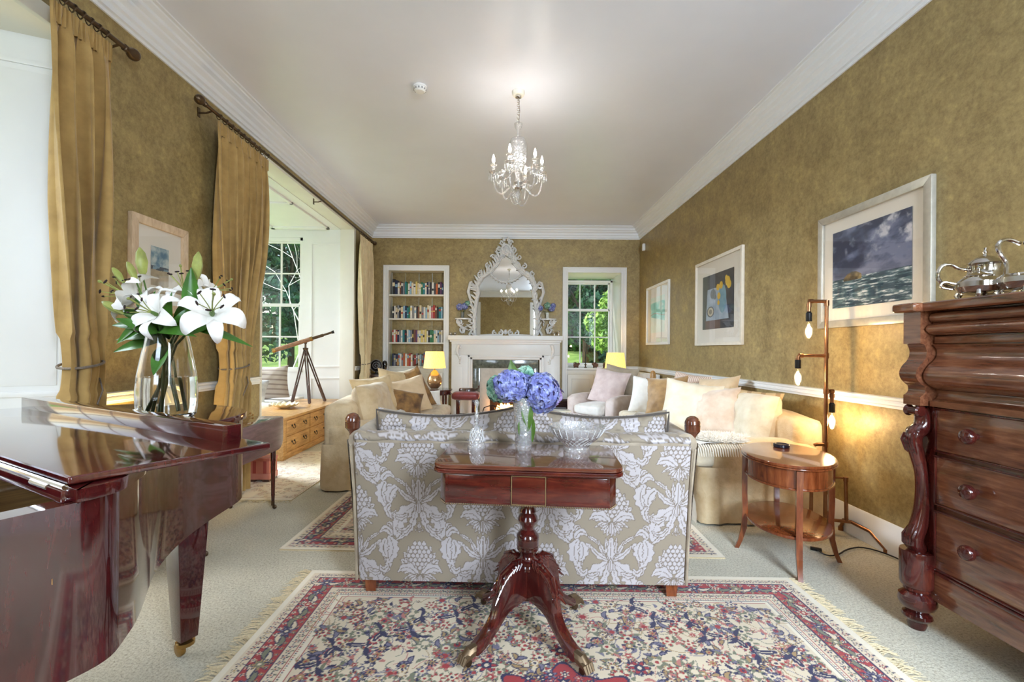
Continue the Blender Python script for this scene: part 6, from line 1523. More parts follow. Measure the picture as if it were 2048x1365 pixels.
picture('large silver-framed print of a stormy sea and rock above the pipe lamp', 'R', 2.505, 3.415, 1.395, 2.20, .05, .085, fr_s, sea, 420)
picture('pale framed still life of yellow flowers on a blue table', 'R', 4.51, 5.62, 1.29, 2.275, .035, .15, fr_w, still, 230)
picture('white-framed turquoise abstract print nearest the far corner', 'R', 6.54, 7.57, 1.32, 2.25, .04, .15, plain('white_frame', S(236, 234, 228), .4), teal, 160)
picture('small framed watercolour between the two gold curtains', 'L', 2.85, 3.36, 1.46, 2.07, .055, .12, fr_p, wash, 300)
picture('tiny white framed sketch on the left wall past the bay', 'L', 7.80, 8.01, 1.79, 2.24, .02, .06, M['white'], wash, 120)
# ================================================================== SLIPCOVERED SOFAS
def skirt(mb, x0, y0, x1, y1, zb, zt, flare, seed, r=.05, n=220, rows=14, amp=.009):
    """loose skirt hanging round a rounded rectangle"""
    per = rrect((x1 - x0) / 2, (y1 - y0) / 2, r, 8); cx_, cy_ = (x0 + x1) / 2, (y0 + y1) / 2
    P_ = np.array(per + [per[0]]); sl = np.r_[0, np.cumsum(np.hypot(*np.diff(P_, axis=0).T))]; u = np.linspace(0, sl[-1], n, endpoint=False)
    px, py = np.interp(u, sl, P_[:, 0]), np.interp(u, sl, P_[:, 1]); tx, ty = np.roll(px, -1) - np.roll(px, 1), np.roll(py, -1) - np.roll(py, 1); L_ = np.hypot(tx, ty) + 1e-9; nx_, ny_ = ty / L_, -tx / L_
    pts = []
    for j in range(rows):
        t = j / (rows - 1); z = zt + (zb - zt) * t
        off = flare * t + amp * (.3 + t) * (np.sin(u * 23 + seed + 2 * t) + .6 * np.sin(u * 61 + seed * 2 + 4 * t)) + .012 * (fbm(u * 2 + seed, u * 0 + t * 3, 2.2, 3, seed) - .5)
        pts += [(cx_ + a + b * o, cy_ + c + d * o, z) for a, b, o, c, d in zip(px, nx_, off, py, ny_)]
    mb.grid(pts, n, rows, close_u=True); return mb
def softbox(name, x0, y0, z0, x1, y1, z1, m, parent, bevel=.05, seed=0, amp=.008, Mx=None):
    """upholstered block: bevelled, subdivided and gently lumpy"""
    bm = bmesh.new(); bmesh.ops.create_cube(bm, size=1)
    for v in bm.verts: v.co = Vector(((x0 + x1) / 2 + v.co.x * (x1 - x0), (y0 + y1) / 2 + v.co.y * (y1 - y0), (z0 + z1) / 2 + v.co.z * (z1 - z0)))
    bmesh.ops.subdivide_edges(bm, edges=bm.edges[:], cuts=7, use_grid_fill=True)
    c = Vector(((x0 + x1) / 2, (y0 + y1) / 2, (z0 + z1) / 2)); hx, hy, hz = (x1 - x0) / 2, (y1 - y0) / 2, (z1 - z0) / 2
    for v in bm.verts:
        d = v.co - c; q = Vector((max(0, abs(d.x) - (hx - bevel)), max(0, abs(d.y) - (hy - bevel)), max(0, abs(d.z) - (hz - bevel))))
        l = q.length
        if l > bevel:
            q *= bevel / l; v.co = c + Vector((math.copysign(min(abs(d.x), hx - bevel) + q.x, d.x), math.copysign(min(abs(d.y), hy - bevel) + q.y, d.y), math.copysign(min(abs(d.z), hz - bevel) + q.z, d.z)))
        s = math.sin(v.co.x * 9 + seed) * math.sin(v.co.y * 8 + seed * 1.7) * math.sin(v.co.z * 10 + seed * .6)
        puff = (1 - (d.x / hx) ** 2) * (1 - (d.y / hy) ** 2) if abs(d.z) > hz * .9 else 0
        v.co += d.normalized() * s * amp; v.co.z += math.copysign(puff * amp * 2.5, d.z)
    me = bpy.data.meshes.new(name); bm.to_mesh(me); bm.free()
    if Mx is not None: me.transform(Mx)
    return mesh_obj(name, me, m, parent, True, 60)
def slip_sofa(label, loc, rz, L_, Dp, m, mc, seed, flare=.02):
    """local x along the length, local -y is the front"""
    t = thing('sofa', label, 'sofa', loc, rz)
    h = L_ / 2
    skirt(MB(), -h, -Dp, h, 0, .015, .40, flare, seed).build('skirt', m, t, sharp=180)
    softbox('base', -h + .03, -Dp + .03, .05, h - .03, -.03, .40, m, t, .03, seed)
    softbox('back', -h + .02, -.26, .30, h - .02, .0, .755, m, t, .07, seed + 1, .012)
    for s in (-1, 1): softbox('arm', s * h - s * .20 if s > 0 else -h, -Dp + .10, .30, s * h if s > 0 else -h + .20, -.05, .575, m, t, .06, seed + 2 + s, .010)
    n = 3 if L_ > 2.1 else 2; a = -h + .20; wd = (L_ - .40) / n
    for k in range(n):
        e0 = a + k * wd; 
        softbox('seat_cushion', e0 + .004 - (.17 if k == 0 else 0), -Dp - .03, .385, e0 + wd - .004 + (.17 if k == n - 1 else 0), -Dp + .16, .515, mc, t, .05, seed + 5 + k, .008)
        sc_ = softbox('seat_cushion', e0 + .004, -Dp + .02, .385, e0 + wd - .004, -.20, .52, mc, t, .05, seed + 5 + k, .008)
        pillow('back_cushion', wd + .02, .47, .26, mc, t, T(e0 + wd / 2, -.29, .66) @ rot('X', -14), seed + 9 + k, 26, .03, .02, box=4)
    for s in (-1, 1):
        for y in (-.08, -Dp + .08): MB().lathe([(.02, 0), (.026, .05)], n=10).build('foot', M['darkwood'], t, M=T(s * (h - .08), y, 0))
    return t
slip_sofa('long cream slipcovered sofa against the right wall behind the oval table', (2.285, 4.40, 0), -PI / 2, 2.32, .90, M['slip'], M['slip_w'], 3)
slip_sofa('cream slipcovered sofa with its back to the bay', (-1.575, 4.98, .0), PI / 2, 2.10, .86, M['slip'], M['slip'], 11)
# scatter cushions
cu_beige = fabric('beige_linen', S(218, 194, 152), S(196, 168, 122), .8, 500, .2, wrinkle=.15); cu_cream = fabric('cream_linen', S(236, 226, 204), S(222, 208, 178), .8, 500, .2)
cu_white = fabric('white_cotton', S(240, 238, 232), S(226, 222, 214), .8, 500, .2); cu_peach = fabric('peach_linen', S(222, 196, 160), S(206, 178, 140), .8, 500, .2); cu_blush = fabric('blush_velvet', S(226, 208, 190), S(204, 180, 156), .7, 300, .2, sheen=.6)
cu_gold = fabric('gold_velvet', S(184, 146, 92), S(140, 104, 60), .55, 200, .15, sheen=.8); cu_grey = fabric('taupe_linen', S(172, 158, 138), S(150, 136, 114), .8, 500, .2); cu_rose = fabric('rose_jacquard', S(228, 210, 206), S(206, 184, 182), .65, 200, .25, sheen=.4)
def stripes(name, c1, c2, sc, axis=(1, 0, 0)):
    m, t, b = base(name); v = coords(t); sp = N(t, 'ShaderNodeVectorMath', operation='DOT_PRODUCT'); sp.inputs[1].default_value = axis; t.links.new(v, sp.inputs[0])
    ml = N(t, 'ShaderNodeMath', operation='MULTIPLY'); ml.inputs[1].default_value = sc; t.links.new(sp.outputs['Value'], ml.inputs[0]); sn = N(t, 'ShaderNodeMath', operation='SINE'); t.links.new(ml.outputs[0], sn.inputs[0])
    t.links.new(ramp(t, sn.outputs[0], [(.45, c1), (.6, c2)]), b.inputs['Base Color']); b.inputs['Roughness'].default_value = .85; return m
cu_stripe = stripes('pink_ticking', S(228, 208, 190), S(186, 150, 136), 300, (.7, -.7, 0)); cu_bstripe = stripes('beige_stripe', S(208, 184, 144), S(172, 146, 112), 60, (.8, -.6, 0))
cu_brown = fabric('brown_tapestry', S(164, 122, 66), S(86, 58, 34), .7, 90, .3); cu_greystripe = stripes('grey_striped_linen', S(176, 164, 152), S(138, 124, 114), 90, (0, .2, 1)); cu_pattern = fabric('blue_grey_print', S(208, 208, 204), S(158, 158, 160), .8, 120, .1)
G1 = 'cushions on the right-hand cream sofa'
cushion('beige striped cushion nearest the pipe lamp on the cream sofa', cu_bstripe, .44, .42, .15, (1.93, 3.72, .52), -52, 22, 2, 4, group=G1)
cushion('blush velvet cushion in front of the striped one on the cream sofa', cu_blush, .44, .42, .16, (1.73, 3.82, .53), -38, 26, 3, -6, group=G1)
cushion('large cream linen cushion at the front of the right-hand sofa', cu_cream, .48, .46, .15, (1.56, 3.95, .53), -24, 22, 4, 8, group=G1)
cushion('peach linen cushion leaning high on the sofa back', cu_peach, .48, .44, .15, (2.0, 4.42, .56), -66, 20, 5, -8, group=G1)
cushion('pink ticking striped cushion at the far end of the cream sofa', cu_stripe, .46, .46, .15, (1.93, 5.02, .54), -56, 18, 6, 6, group=G1)
cushion('gold velvet cushion between the white and striped cushions', cu_gold, .46, .44, .15, (1.72, 4.90, .53), -38, 20, 7, -6, group=G1)
cushion('plain white cushion furthest along the right-hand sofa', cu_white, .44, .42, .14, (1.58, 5.06, .53), -20, 20, 8, 6, group=G1)
G2 = 'cushions on the left-hand cream sofa'
cushion('plump beige cushion near the middle of the left sofa', cu_beige, .46, .45, .16, (-1.26, 4.72, .52), 40, 24, 9, -6, group=G2, piping=cu_beige)
cushion('small brown tapestry cushion lying on the left sofa', cu_brown, .40, .30, .13, (-1.08, 4.86, .52), 26, 30, 10, 14, group=G2)
cushion('cream cushion beside the brown tapestry one on the left sofa', cu_peach, .45, .43, .15, (-.99, 5.02, .52), 22, 26, 11, -12, group=G2)
cushion('tall brown tapestry bolster cushion at the far end of the left sofa', cu_brown, .26, .52, .14, (-.90, 5.42, .52), 34, 16, 12, -22, group=G2)
cushion('beige cushion propped behind against the left sofa back', cu_beige, .48, .46, .15, (-1.22, 5.20, .54), 52, 14, 13, 8, group=G2)
cushion('pale cushion at the far back of the left sofa', cu_cream, .46, .46, .14, (-1.1, 5.52, .54), 40, 14, 14, -10, group=G2)
cushion('little white cushion against the far arm of the left sofa', cu_white, .22, .20, .08, (-.90, 5.74, .52), 20, 22, 15, 0, group=G2)
# sheepskin and fringed throw over the near end of the right sofa
sk = thing('throw', 'white fringed woollen throw hanging over the front of the right sofa', 'throw', (1.4, 3.7, 0))
nu, nv = 60, 90; U, V = np.meshgrid(np.linspace(0, 1, nu), np.linspace(0, 1, nv))
path = np.array([(1.72, .560), (1.55, .565), (1.42, .560), (1.335, .545), (1.305, .50), (1.31, .38), (1.325, .2), (1.335, .03)]); pl_ = np.r_[0, np.cumsum(np.hypot(*np.diff(path, axis=0).T))]; pl_ /= pl_[-1]
Xp, Zp = np.interp(V, pl_, path[:, 0]), np.interp(V, pl_, path[:, 1]); rz = (fbm(U * 3, V * 5, 2, 3, 3) - .5) * .03
throwm = fabric('cream_wool', S(238, 232, 218), S(220, 210, 190), .9, 160, .6, sheen=.5)
npgrid('cloth', Xp - 1.4 - np.abs(rz) * .6, 3.225 + U * .55 + .05 * np.sin(V * 5) - 3.7, Zp + np.where(V < .45, np.abs(rz) * .5 + .004, 0), throwm, sk, sharp=180)
mb = MB()
for k in range(22):
    x = 1.33 + .017 * k; mb.tube([(x - 1.4, 3.235 - 3.7, .565), (x - 1.4, 3.200 - 3.7, .545), (x - 1.4 + .008, 3.195 - 3.7, .49)], [.006, .006, .003], 5)
q = mb.build('fringe', throwm, sk); q['kind'] = 'stuff'
def fur(name, parent, c, rx, ry, n, l, m, seed=0, zf=None, Mx=None):
    g = np.random.default_rng(seed); vs, fs = [], []
    for k in range(n):
        a = g.uniform(0, 2 * PI); r = math.sqrt(g.uniform(0, 1)); x, y = rx * r * math.cos(a) * (1 + .15 * math.sin(3 * a)), ry * r * math.sin(a); z = zf(x, y) if zf else 0
        d = Vector((math.cos(a) * .5 * r + g.normal(0, .35), math.sin(a) * .5 * r + g.normal(0, .35), .8 - .5 * r)).normalized() * l * g.uniform(.6, 1.1); w = d.cross(Vector((g.normal(), g.normal(), 1))).normalized() * .004
        p0 = Vector((c[0] + x, c[1] + y, c[2] + z)); o = len(vs); vs += [p0 - w, p0 + w, p0 + d * .6 + w * .8 + Vector((0, 0, -.2 * l)), p0 + d + Vector((0, 0, -.35 * l))]; fs.append((o, o + 1, o + 2, o + 3))
    q = MB().add(vs, fs, Mx).build(name, m, parent); q['kind'] = 'stuff'; return q
woolm = plain('sheep_wool', S(240, 234, 222), .9, sheen=.4)
sp_ = thing('sheepskin', 'fluffy white sheepskin laid on the near seat of the right sofa', 'sheepskin', (1.60, 3.42, .585))
MB().lathe([(0, -.01), (1, -.01), (1, 0), (0, .02)], n=30, sx=.19, sy=.16).build('hide', woolm, sp_); fur('wool', sp_, (0, 0, .0), .20, .18, 4600, .05, woolm, 2)

# ================================================================== ARMCHAIR
ac = thing('armchair', 'pale pink slipcovered armchair by the far window', 'armchair', (1.42, 6.42, 0), math.radians(-48))
acm = fabric('pink_white_linen', S(228, 214, 208), S(208, 188, 178), .8, 500, .2, wrinkle=.2)
skirt(MB(), -.41, -.42, .41, .40, .015, .36, .02, 5, n=120).build('skirt', acm, ac, sharp=180)
softbox('base', -.39, -.40, .05, .39, .38, .36, acm, ac, .03, 1)
for s in (-1, 1): softbox('arm', s * .41 if s < 0 else .23, -.40, .30, -.23 if s < 0 else .41, .30, .60, acm, ac, .07, 2 + s, .01)
softbox('back', -.40, .18, .30, .40, .42, .88, acm, ac, .08, 4, .012, rot('X', -6)); softbox('seat_cushion', -.225, -.46, .36, .225, .22, .50, cu_white, ac, .05, 6, .01)
for x in (-.34, .34):
    for y in (-.34, .32): MB().lathe([(.02, 0), (.026, .05)], n=10).build('foot', M['darkwood'], ac, M=T(x, y, 0))
cushion('rose jacquard cushion at the front of the pink armchair', cu_rose, .50, .50, .15, (1.36, 6.30, .50), -28, 22, 21, 10, group='armchair cushions'); cushion('taupe cushion behind the rose one on the armchair', cu_grey, .52, .50, .14, (1.55, 6.48, .52), -42, 12, 22, 8, group='armchair cushions')
sk2 = thing('sheepskin', 'shaggy white sheepskin over the back of the pink armchair', 'sheepskin', (1.78, 6.55, .62))
MB().ball((0, 0, 0), (.05, .14, .22), 14, 10).build('hide', woolm, sk2); fur('wool', sk2, (0, 0, 0), .06, .22, 3000, .06, woolm, 5, None, rot('Y', -80) @ rot('Z', 90))

# ================================================================== OTHER THINGS NEAR THE HEARTH
def table_lamp(label, x, y, z, ztop, scale=1.0):
    t = thing('table_lamp', label, 'lamp', (x, y, z))
    s = scale
    MB().lathe([(.052, 0), (.058, .006), (.074, .02), (.104, .06), (.118, .11), (.112, .16), (.086, .21), (.055, .25), (.030, .275), (.022, .285), (0, .287)], n=28).build('base', plain('gold_leaf', S(196, 160, 118), .22, .75, var=.15, vs=26), t)
    MB().tube([(0, 0, .28), (0, 0, .35)], .008, 8).build('stem', M['brass'], t)
    sh = bpy.data.materials.get('lit_shade')
    if sh is None:
        sh, tt, bb = base('lit_shade'); v = coords(tt, (1, 1, .15)); n = noise(tt, v, 140, 3); tt.links.new(ramp(tt, n, [(.3, S(206, 180, 108)), (.7, S(232, 212, 146))]), bb.inputs['Base Color'])
        bb.inputs['Roughness'].default_value = .9; bb.inputs['Emission Color'].default_value = c4(S(236, 200, 108)); bb.inputs['Emission Strength'].default_value = .55; bump(tt, bb, n, .3, .002)
    h0, h1 = .315, .572
    MB().lathe([(.172, h0), (.142, h1), (.138, h1), (.168, h0)], n=36).build('shade', sh, t)
    MB().lathe([(.018, .36), (.03, .40), (.026, .44), (0, .455)], n=14).build('bulb', glow('lamp_bulb', (1, .75, .4), 14), t)
    lamp('table_lamp_light', 'POINT', (x, y, z + .47), 3.0, (1, .72, .38), .05)
    return t
p = PZ(869, 777, .625)
lt = thing('lamp_table', 'round mahogany lamp table with glass top by the bookcase', 'table', (p.x, p.y, 0))
MB().lathe([(0, .592), (.27, .592), (.278, .598), (.278, .606), (.27, .612), (0, .612)], n=44).build('top', M['mahog_v'], lt); MB().lathe([(0, .613), (.275, .613), (.275, .622), (0, .622)], n=44).build('glass_top', M['pane'], lt, sharp=20)
MB().lathe([(.24, .55), (.255, .55), (.255, .592), (.24, .592)], n=44).build('frieze', M['mahog_v'], lt); MB().lathe([(0, .535), (.268, .535), (.272, .542), (.268, .55), (0, .55)], n=44).build('lower_moulding', M['mahog_v'], lt)
for k in range(4): a = PI / 4 + k * PI / 2; MB().tube([(.22 * math.cos(a), .22 * math.sin(a), .54), (.225 * math.cos(a), .225 * math.sin(a), 0)], [.018, .011], 10).build('leg', M['mahog_v'], lt)
table_lamp('lit lamp with gold teardrop base and yellow shade by the bookcase', p.x, p.y, .622, 0)
lt2 = thing('lamp_stand', 'small dark side stand in the corner behind the armchair', 'table', (1.83, 7.62, 0))
MB().lathe([(0, .60), (.19, .60), (.195, .61), (.19, .62), (0, .62)], n=32).build('top', M['darkwood'], lt2); MB().lathe([(.03, .02), (.02, .3), (.03, .6)], n=12).build('column', M['darkwood'], lt2); MB().lathe([(.15, 0), (.14, .02), (.03, .03)], n=24).build('base', M['darkwood'], lt2)
table_lamp('lit yellow-shaded lamp in the corner behind the armchair', 1.83, 7.62, .62, 0)
# fender stool
st = thing('fender_stool', 'red leather topped wooden stool left of the hearth', 'stool', (-.60, 7.12, 0))
softbox('seat', -.21, -.16, .46, .21, .16, .57, fabric('red_leather', S(140, 54, 50), S(104, 34, 34), .4, 100, .1), st, .045, 2, .006)
for x in (-.12, .12): MB().box(x - .028, -.05, .03, x + .028, .05, .47).build('post', M['mahog_v'], st, .005)
for x in (-.12, .12): MB().box(x - .032, -.17, 0, x + .032, .17, .04).build('foot', M['mahog_v'], st, .01)
MB().box(-.12, -.015, .2, .12, .015, .24).build('stretcher', M['mahog_v'], st, .004)
bl = thing('bellows', 'brown wooden fire bellows resting on the red leather stool', 'bellows', (-.58, 7.13, .58))
MB().lathe([(0, 0), (1, 0), (1, .035), (.9, .05), (0, .055)], n=24, sx=.13, sy=.085).build('body', M['darkwood'], bl); MB().tube([(.12, 0, .03), (.17, 0, .045), (.175, 0, .09)], [.015, .012, .016], 8).build('handle', M['darkwood'], bl)
cs = thing('coal_scuttle', 'black coal scuttle on the left of the hearth', 'coal scuttle', (-.20, 7.2, 0))
MB().lathe([(.10, 0), (.12, .03), (.15, .14), (.17, .22), (.155, .22), (.13, .14), (.10, .03)], n=24).build('bucket', M['black'], cs); MB().tube([(-.16, 0, .2), (-.12, 0, .32), (0, 0, .36), (.12, 0, .32), (.16, 0, .2)], .008, 8).build('handle', M['black'], cs)
mb = MB()
for k in range(14): mb.ball((random.uniform(-.09, .09), random.uniform(-.09, .09), .17 + random.uniform(0, .05)), (.035, .03, .03), 6, 5)
q = mb.build('coal', coal, cs, smooth=False); q['kind'] = 'stuff'
# log basket
lb_ = thing('log_basket', 'dark wicker log basket on the right of the hearth', 'basket', (1.02, 7.45, 0))
wk = plain('dark_wicker', S(58, 36, 34), .8, var=.5, vs=90, bmp=.5)
mb = MB()
for z in np.arange(.02, .42, .024):
    r_ = 1 + .15 * z; mb.tube([(.235 * r_ * math.cos(a) * (1 + .02 * ((k + int(z * 100)) % 2)), .15 * r_ * math.sin(a), z) for k, a in enumerate([2 * PI * k / 36 for k in range(36)])], .012, 5, closed=True)
q = mb.build('weave', wk, lb_); q['kind'] = 'stuff'
MB().lathe([(0, .005), (1, .005), (1, .02), (0, .02)], n=24, sx=.23, sy=.145).build('base', wk, lb_)
bark_l = wood('log_bark', S(88, 60, 40), S(124, 92, 64), S(156, 122, 88), 7, (3, 3, 3), .9, 0, .4, .3); endg = plain('log_end', S(196, 160, 116), .8, var=.2, vs=60)
for i, (x, y, z, r_) in enumerate([(.82, 7.02, .07, .065), (.97, 7.0, .075, .07), (.90, 7.05, .19, .06), (1.08, 7.05, .06, .055), (1.02, 7.08, .175, .055)]):
    lg = thing('log', f'split firewood log, {ORD[i]} of the small pile before the basket', 'log', (x, y, z), 0, 'firewood by the hearth')
    MB().lathe([(r_, -.12), (r_ * 1.03, 0), (r_, .12)], n=14).build('bark', bark_l, lg, M=rot('X', 90) @ rot('Z', 20 * i)); 
    MB().lathe([(r_ * .93, .1195), (r_ * .93, .1225), (0, .123)], n=14).build('cut_end', endg, lg, M=rot('X', 90) @ T(0, 0, 0))
# ottoman with books in front of the fire
otm = thing('ottoman', 'long tan leather ottoman table in front of the hearth', 'ottoman', (.22, 5.55, 0))
softbox('top', -.55, -.35, .28, .55, .35, .44, fabric('tan_leather', S(176, 128, 82), S(140, 98, 60), .45, 90, .1), otm, .05, 3, .006); MB().box(-.52, -.32, .12, .52, .32, .29).build('base', M['darkwood'], otm, .01)
for x in (-.46, .46):
    for y in (-.26, .26): MB().lathe([(.02, 0), (.03, .12)], n=12).build('leg', M['darkwood'], otm, M=T(x, y, 0))
for i, (dx, dy, w_, d_, h_, c, a) in enumerate([(.36, -.02, .36, .27, .022, 'cream', 6), (.34, -.03, .33, .25, .016, 'white', -9), (.40, .0, .30, .22, .018, 'white', 14), (.38, .02, .28, .2, .014, 'dark grey', -4)]):
    zz = .452 + sum([.022, .016, .018, .014][:i]) + .002 * i
    mg = thing('magazine', ['cream picture book at the bottom of the pile on the ottoman', 'white magazine second in the pile on the ottoman', 'white booklet third in the pile on the ottoman', 'dark grey notebook on top of the pile on the ottoman'][i], 'magazine', (.22 + dx, 5.5 + dy, zz), math.radians(a), 'books on the ottoman')
    MB().box(-w_ / 2, -d_ / 2, 0, w_ / 2, d_ / 2, .002).box(-w_ / 2, -d_ / 2, h_ - .002, w_ / 2, d_ / 2, h_).box(-w_ / 2, -d_ / 2, 0, -w_ / 2 + .003, d_ / 2, h_).build('cover', BM[c], mg, smooth=False); MB().box(-w_ / 2 + .003, -d_ / 2 + .003, .002, w_ / 2 - .003, d_ / 2 - .003, h_ - .002).build('pages', M['paper'], mg, smooth=False)
# radiator under the dado rail
rd = thing('radiator', 'white ribbed radiator on the right wall near the corner', 'radiator', (W - .065, 7.4, 0))
for k in range(24): MB().box(-.055, -.54 + k * .046, .12, -.012, -.54 + k * .046 + .030, .86).build('fin', M['white'], rd, .010, 2)
MB().box(-.012, -.55, .10, .03, .57, .87).build('back_plate', M['white'], rd, .004); MB().tube([(-.03, -.58, 0), (-.03, -.58, .16), (-.03, -.54, .16)], .009, 8).build('valve_pipe', M['copper'], rd)
# small table beside it with copper pot and carving
sm = thing('wine_table', 'small round table between the armchair and the cream sofa', 'table', (2.06, 6.05, 0))
MB().lathe([(0, .64), (.20, .64), (.204, .648), (.20, .656), (0, .656)], n=32).build('top', M['darkwood'], sm); MB().lathe([(.02, .05), (.03, .2), (.018, .4), (.03, .64)], n=14).build('column', M['darkwood'], sm)
for k in range(3): MB().tube([(0, 0, .12), (.10 * math.cos(k * 2.1), .10 * math.sin(k * 2.1), .10), (.18 * math.cos(k * 2.1), .18 * math.sin(k * 2.1), .012)], [.02, .015, .012], 8).build('leg', M['darkwood'], sm)
cpot = thing('copper_pot', 'round polished copper pot on the small round table', 'pot', (2.15, 6.02, .657))
MB().lathe([(.03, 0), (.05, .01), (.062, .04), (.055, .07), (.035, .085), (.04, .095), (.036, .095), (.03, .084), (0, .08)], n=22).build('body', plain('polished_copper', S(170, 86, 66), .15, 1), cpot); MB().tube([(-.05, 0, .06), (-.085, 0, .07), (-.08, 0, .03), (-.055, 0, .03)], .006, 8).build('handle', plain('copper_handle', S(150, 70, 52), .2, 1), cpot)
ws = thing('wooden_carving', 'tall tan wooden carving standing on the small round table', 'carving', (1.97, 6.12, .657))
MB().box(-.045, -.03, 0, .045, .03, .06).build('base', M['stone'], ws, .008); MB().lathe([(.034, .06), (.04, .12), (.04, .25), (.03, .29), (.012, .305), (0, .307)], n=16, sy=.5).build('body', M['oak'], ws)
# pedestal cabinet with black ornament in the left corner
cc_ = thing('corner_cabinet', 'dark wooden pedestal cabinet in the far left corner', 'cabinet', (-2.13, 7.68, 0), math.radians(0))
MB().prism([(-.17, .30), (-.17, -.13), (-.06, -.20), (.12, -.20), (.19, -.10), (.19, .30)], .03, .76).build('body', M['darkwood'], cc_, .004); MB().prism([(-.18, .31), (-.18, -.14), (-.07, -.22), (.13, -.22), (.2, -.11), (.2, .31)], .76, .81).build('top', M['darkwood'], cc_, .006); MB().prism([(-.18, .31), (-.18, -.14), (-.07, -.22), (.13, -.22), (.2, -.11), (.2, .31)], 0, .03).build('plinth', M['darkwood'], cc_, .004)
MB().box(-.05, -.206, .08, .11, -.199, .72).build('door', M['darkwood'], cc_, .003)
ob = thing('ammonite_ornament', 'black polished spiral disc ornament on a stand in the left corner', 'ornament', (-2.13, 7.62, .81))
obm = plain('black_glaze', S(22, 22, 26), .12, coat=.6); MB().lathe([(.05, 0), (.052, .01), (.02, .02), (.015, .05)], n=18).build('stand', obm, ob)
MB().lathe([(0, -.02), (.08, -.018), (.098, 0), (.08, .018), (0, .02)], n=32).build('disc', obm, ob, M=T(0, 0, .14) @ rot('X', 90) @ rot('Y', 0))
MB().tube([(.07 * (1 - k / 26) * math.cos(k * .5), -.022, .14 + .07 * (1 - k / 26) * math.sin(k * .5)) for k in range(24)], .007, 6).build('spiral', plain('grey_glaze', S(120, 120, 124), .3), ob)
MB().tube([(.098 * math.cos(a), -.004, .14 + .098 * math.sin(a)) for a in [2 * PI * k / 30 for k in range(30)]], .006, 6, closed=True).build('rim', plain('grey_rim', S(130, 130, 130), .3), ob)
ob2 = thing('black_figure', 'small black figure behind the spiral disc ornament', 'ornament', (-2.02, 7.74, .81)); MB().lathe([(.03, 0), (.03, .02), (.02, .05), (.035, .10), (.045, .16), (.03, .21), (0, .225)], n=16).build('body', obm, ob2)
# ================================================================== BAY
bx0, by0, by1 = -2.375, 4.94, 6.90
bn = thing('drawer_bench', 'long pine chest bench with two rows of drawers along the bay', 'chest', (-2.70, (by0 + by1) / 2, .008))
hl = (by1 - by0) / 2; dx_ = .325
MB().box(-dx_ - .01, -hl - .01, .44, dx_ + .012, hl + .01, .465).build('top', M['oak'], bn, .006); MB().box(-dx_, -hl, .06, dx_ - .012, hl, .44).build('body', M['oak'], bn, .004)
MB().box(-dx_, -hl, 0, dx_ - .002, hl, .07).build('plinth', M['oak'], bn, .008)
for y in (-hl, hl - .07): MB().box(dx_ - .014, y, .06, dx_ + .004, y + .07, .44).build('stile', M['oak'], bn, .003)
nb = 3; wdr = (2 * hl - .14) / nb
for r_ in range(2):
    for k in range(nb):
        ya = -hl + .07 + k * wdr + .008; yb = ya + wdr - .016; z0, z1 = .085 + r_ * .178, .085 + r_ * .178 + .162
        d = MB().box(dx_ - .012, ya, z0, dx_ + .002, yb, z1).build('drawer', M['oak'], bn, .004)
        for yk in (ya + (yb - ya) * .25, ya + (yb - ya) * .75):
            mb = MB(); zc_ = (z0 + z1) / 2 + .012
            for s in (-1, 1): mb.ball((dx_ + .006, yk + s * .03, zc_), (.006, .010, .012), 8, 6)
            mb.tube([(dx_ + .010, yk - .03, zc_), (dx_ + .018, yk - .03, zc_ - .02), (dx_ + .02, yk - .015, zc_ - .034), (dx_ + .02, yk + .015, zc_ - .034), (dx_ + .018, yk + .03, zc_ - .02), (dx_ + .010, yk + .03, zc_)], .0035, 6)
            mb.build('bail_handle', M['black'], d)
wsx = thing('bay_bench', 'white built-in bench seat below the bay window', 'bench', (-3.72, 6.52, 0))
MB().box(-.68, -.52, 0, .66, .565, .42).build('base', M['white'], wsx, .004); softbox('seat_pad', -.67, -.53, .42, .65, .55, .50, cu_white, wsx, .03, 2, .005)
cushion('large grey striped cushion propped on the window seat', cu_greystripe, .56, .50, .16, (-3.30, 6.42, .50), 12, 24, 31, -8, group='window seat cushions')
cushion('small blue-grey printed cushion in front on the window seat', cu_pattern, .42, .34, .13, (-3.42, 6.12, .50), 10, 26, 32, 4, group='window seat cushions')
p = PZ(570, 817, .473)
sb = thing('scalloped_bowl', 'cream scalloped shell dish on the pine chest bench', 'bowl', (p.x, p.y, .473))
mb = MB(); vs = []; n = 60; prf = [(.035, 0), (.05, .004), (.10, .022), (.145, .042), (.165, .058)]
pts = []
for r_, z in prf:
    for k in range(n): a = 2 * PI * k / n; q = r_ * (1 + .06 * math.cos(15 * a) * (r_ / .165)); pts.append((q * math.cos(a), q * math.sin(a), z + .010 * math.cos(15 * a) * (r_ / .165) ** 2))
mb.grid(pts, n, len(prf), close_u=True); so = mb.build('dish', plain('cream_shell', S(232, 218, 178), .4, var=.12, vs=40), sb)
so.modifiers.new('thick', 'SOLIDIFY').thickness = .004
MB().lathe([(.04, 0), (.04, .006)], n=20).build('base', plain('cream_shell_base', S(190, 170, 130), .5), sb)
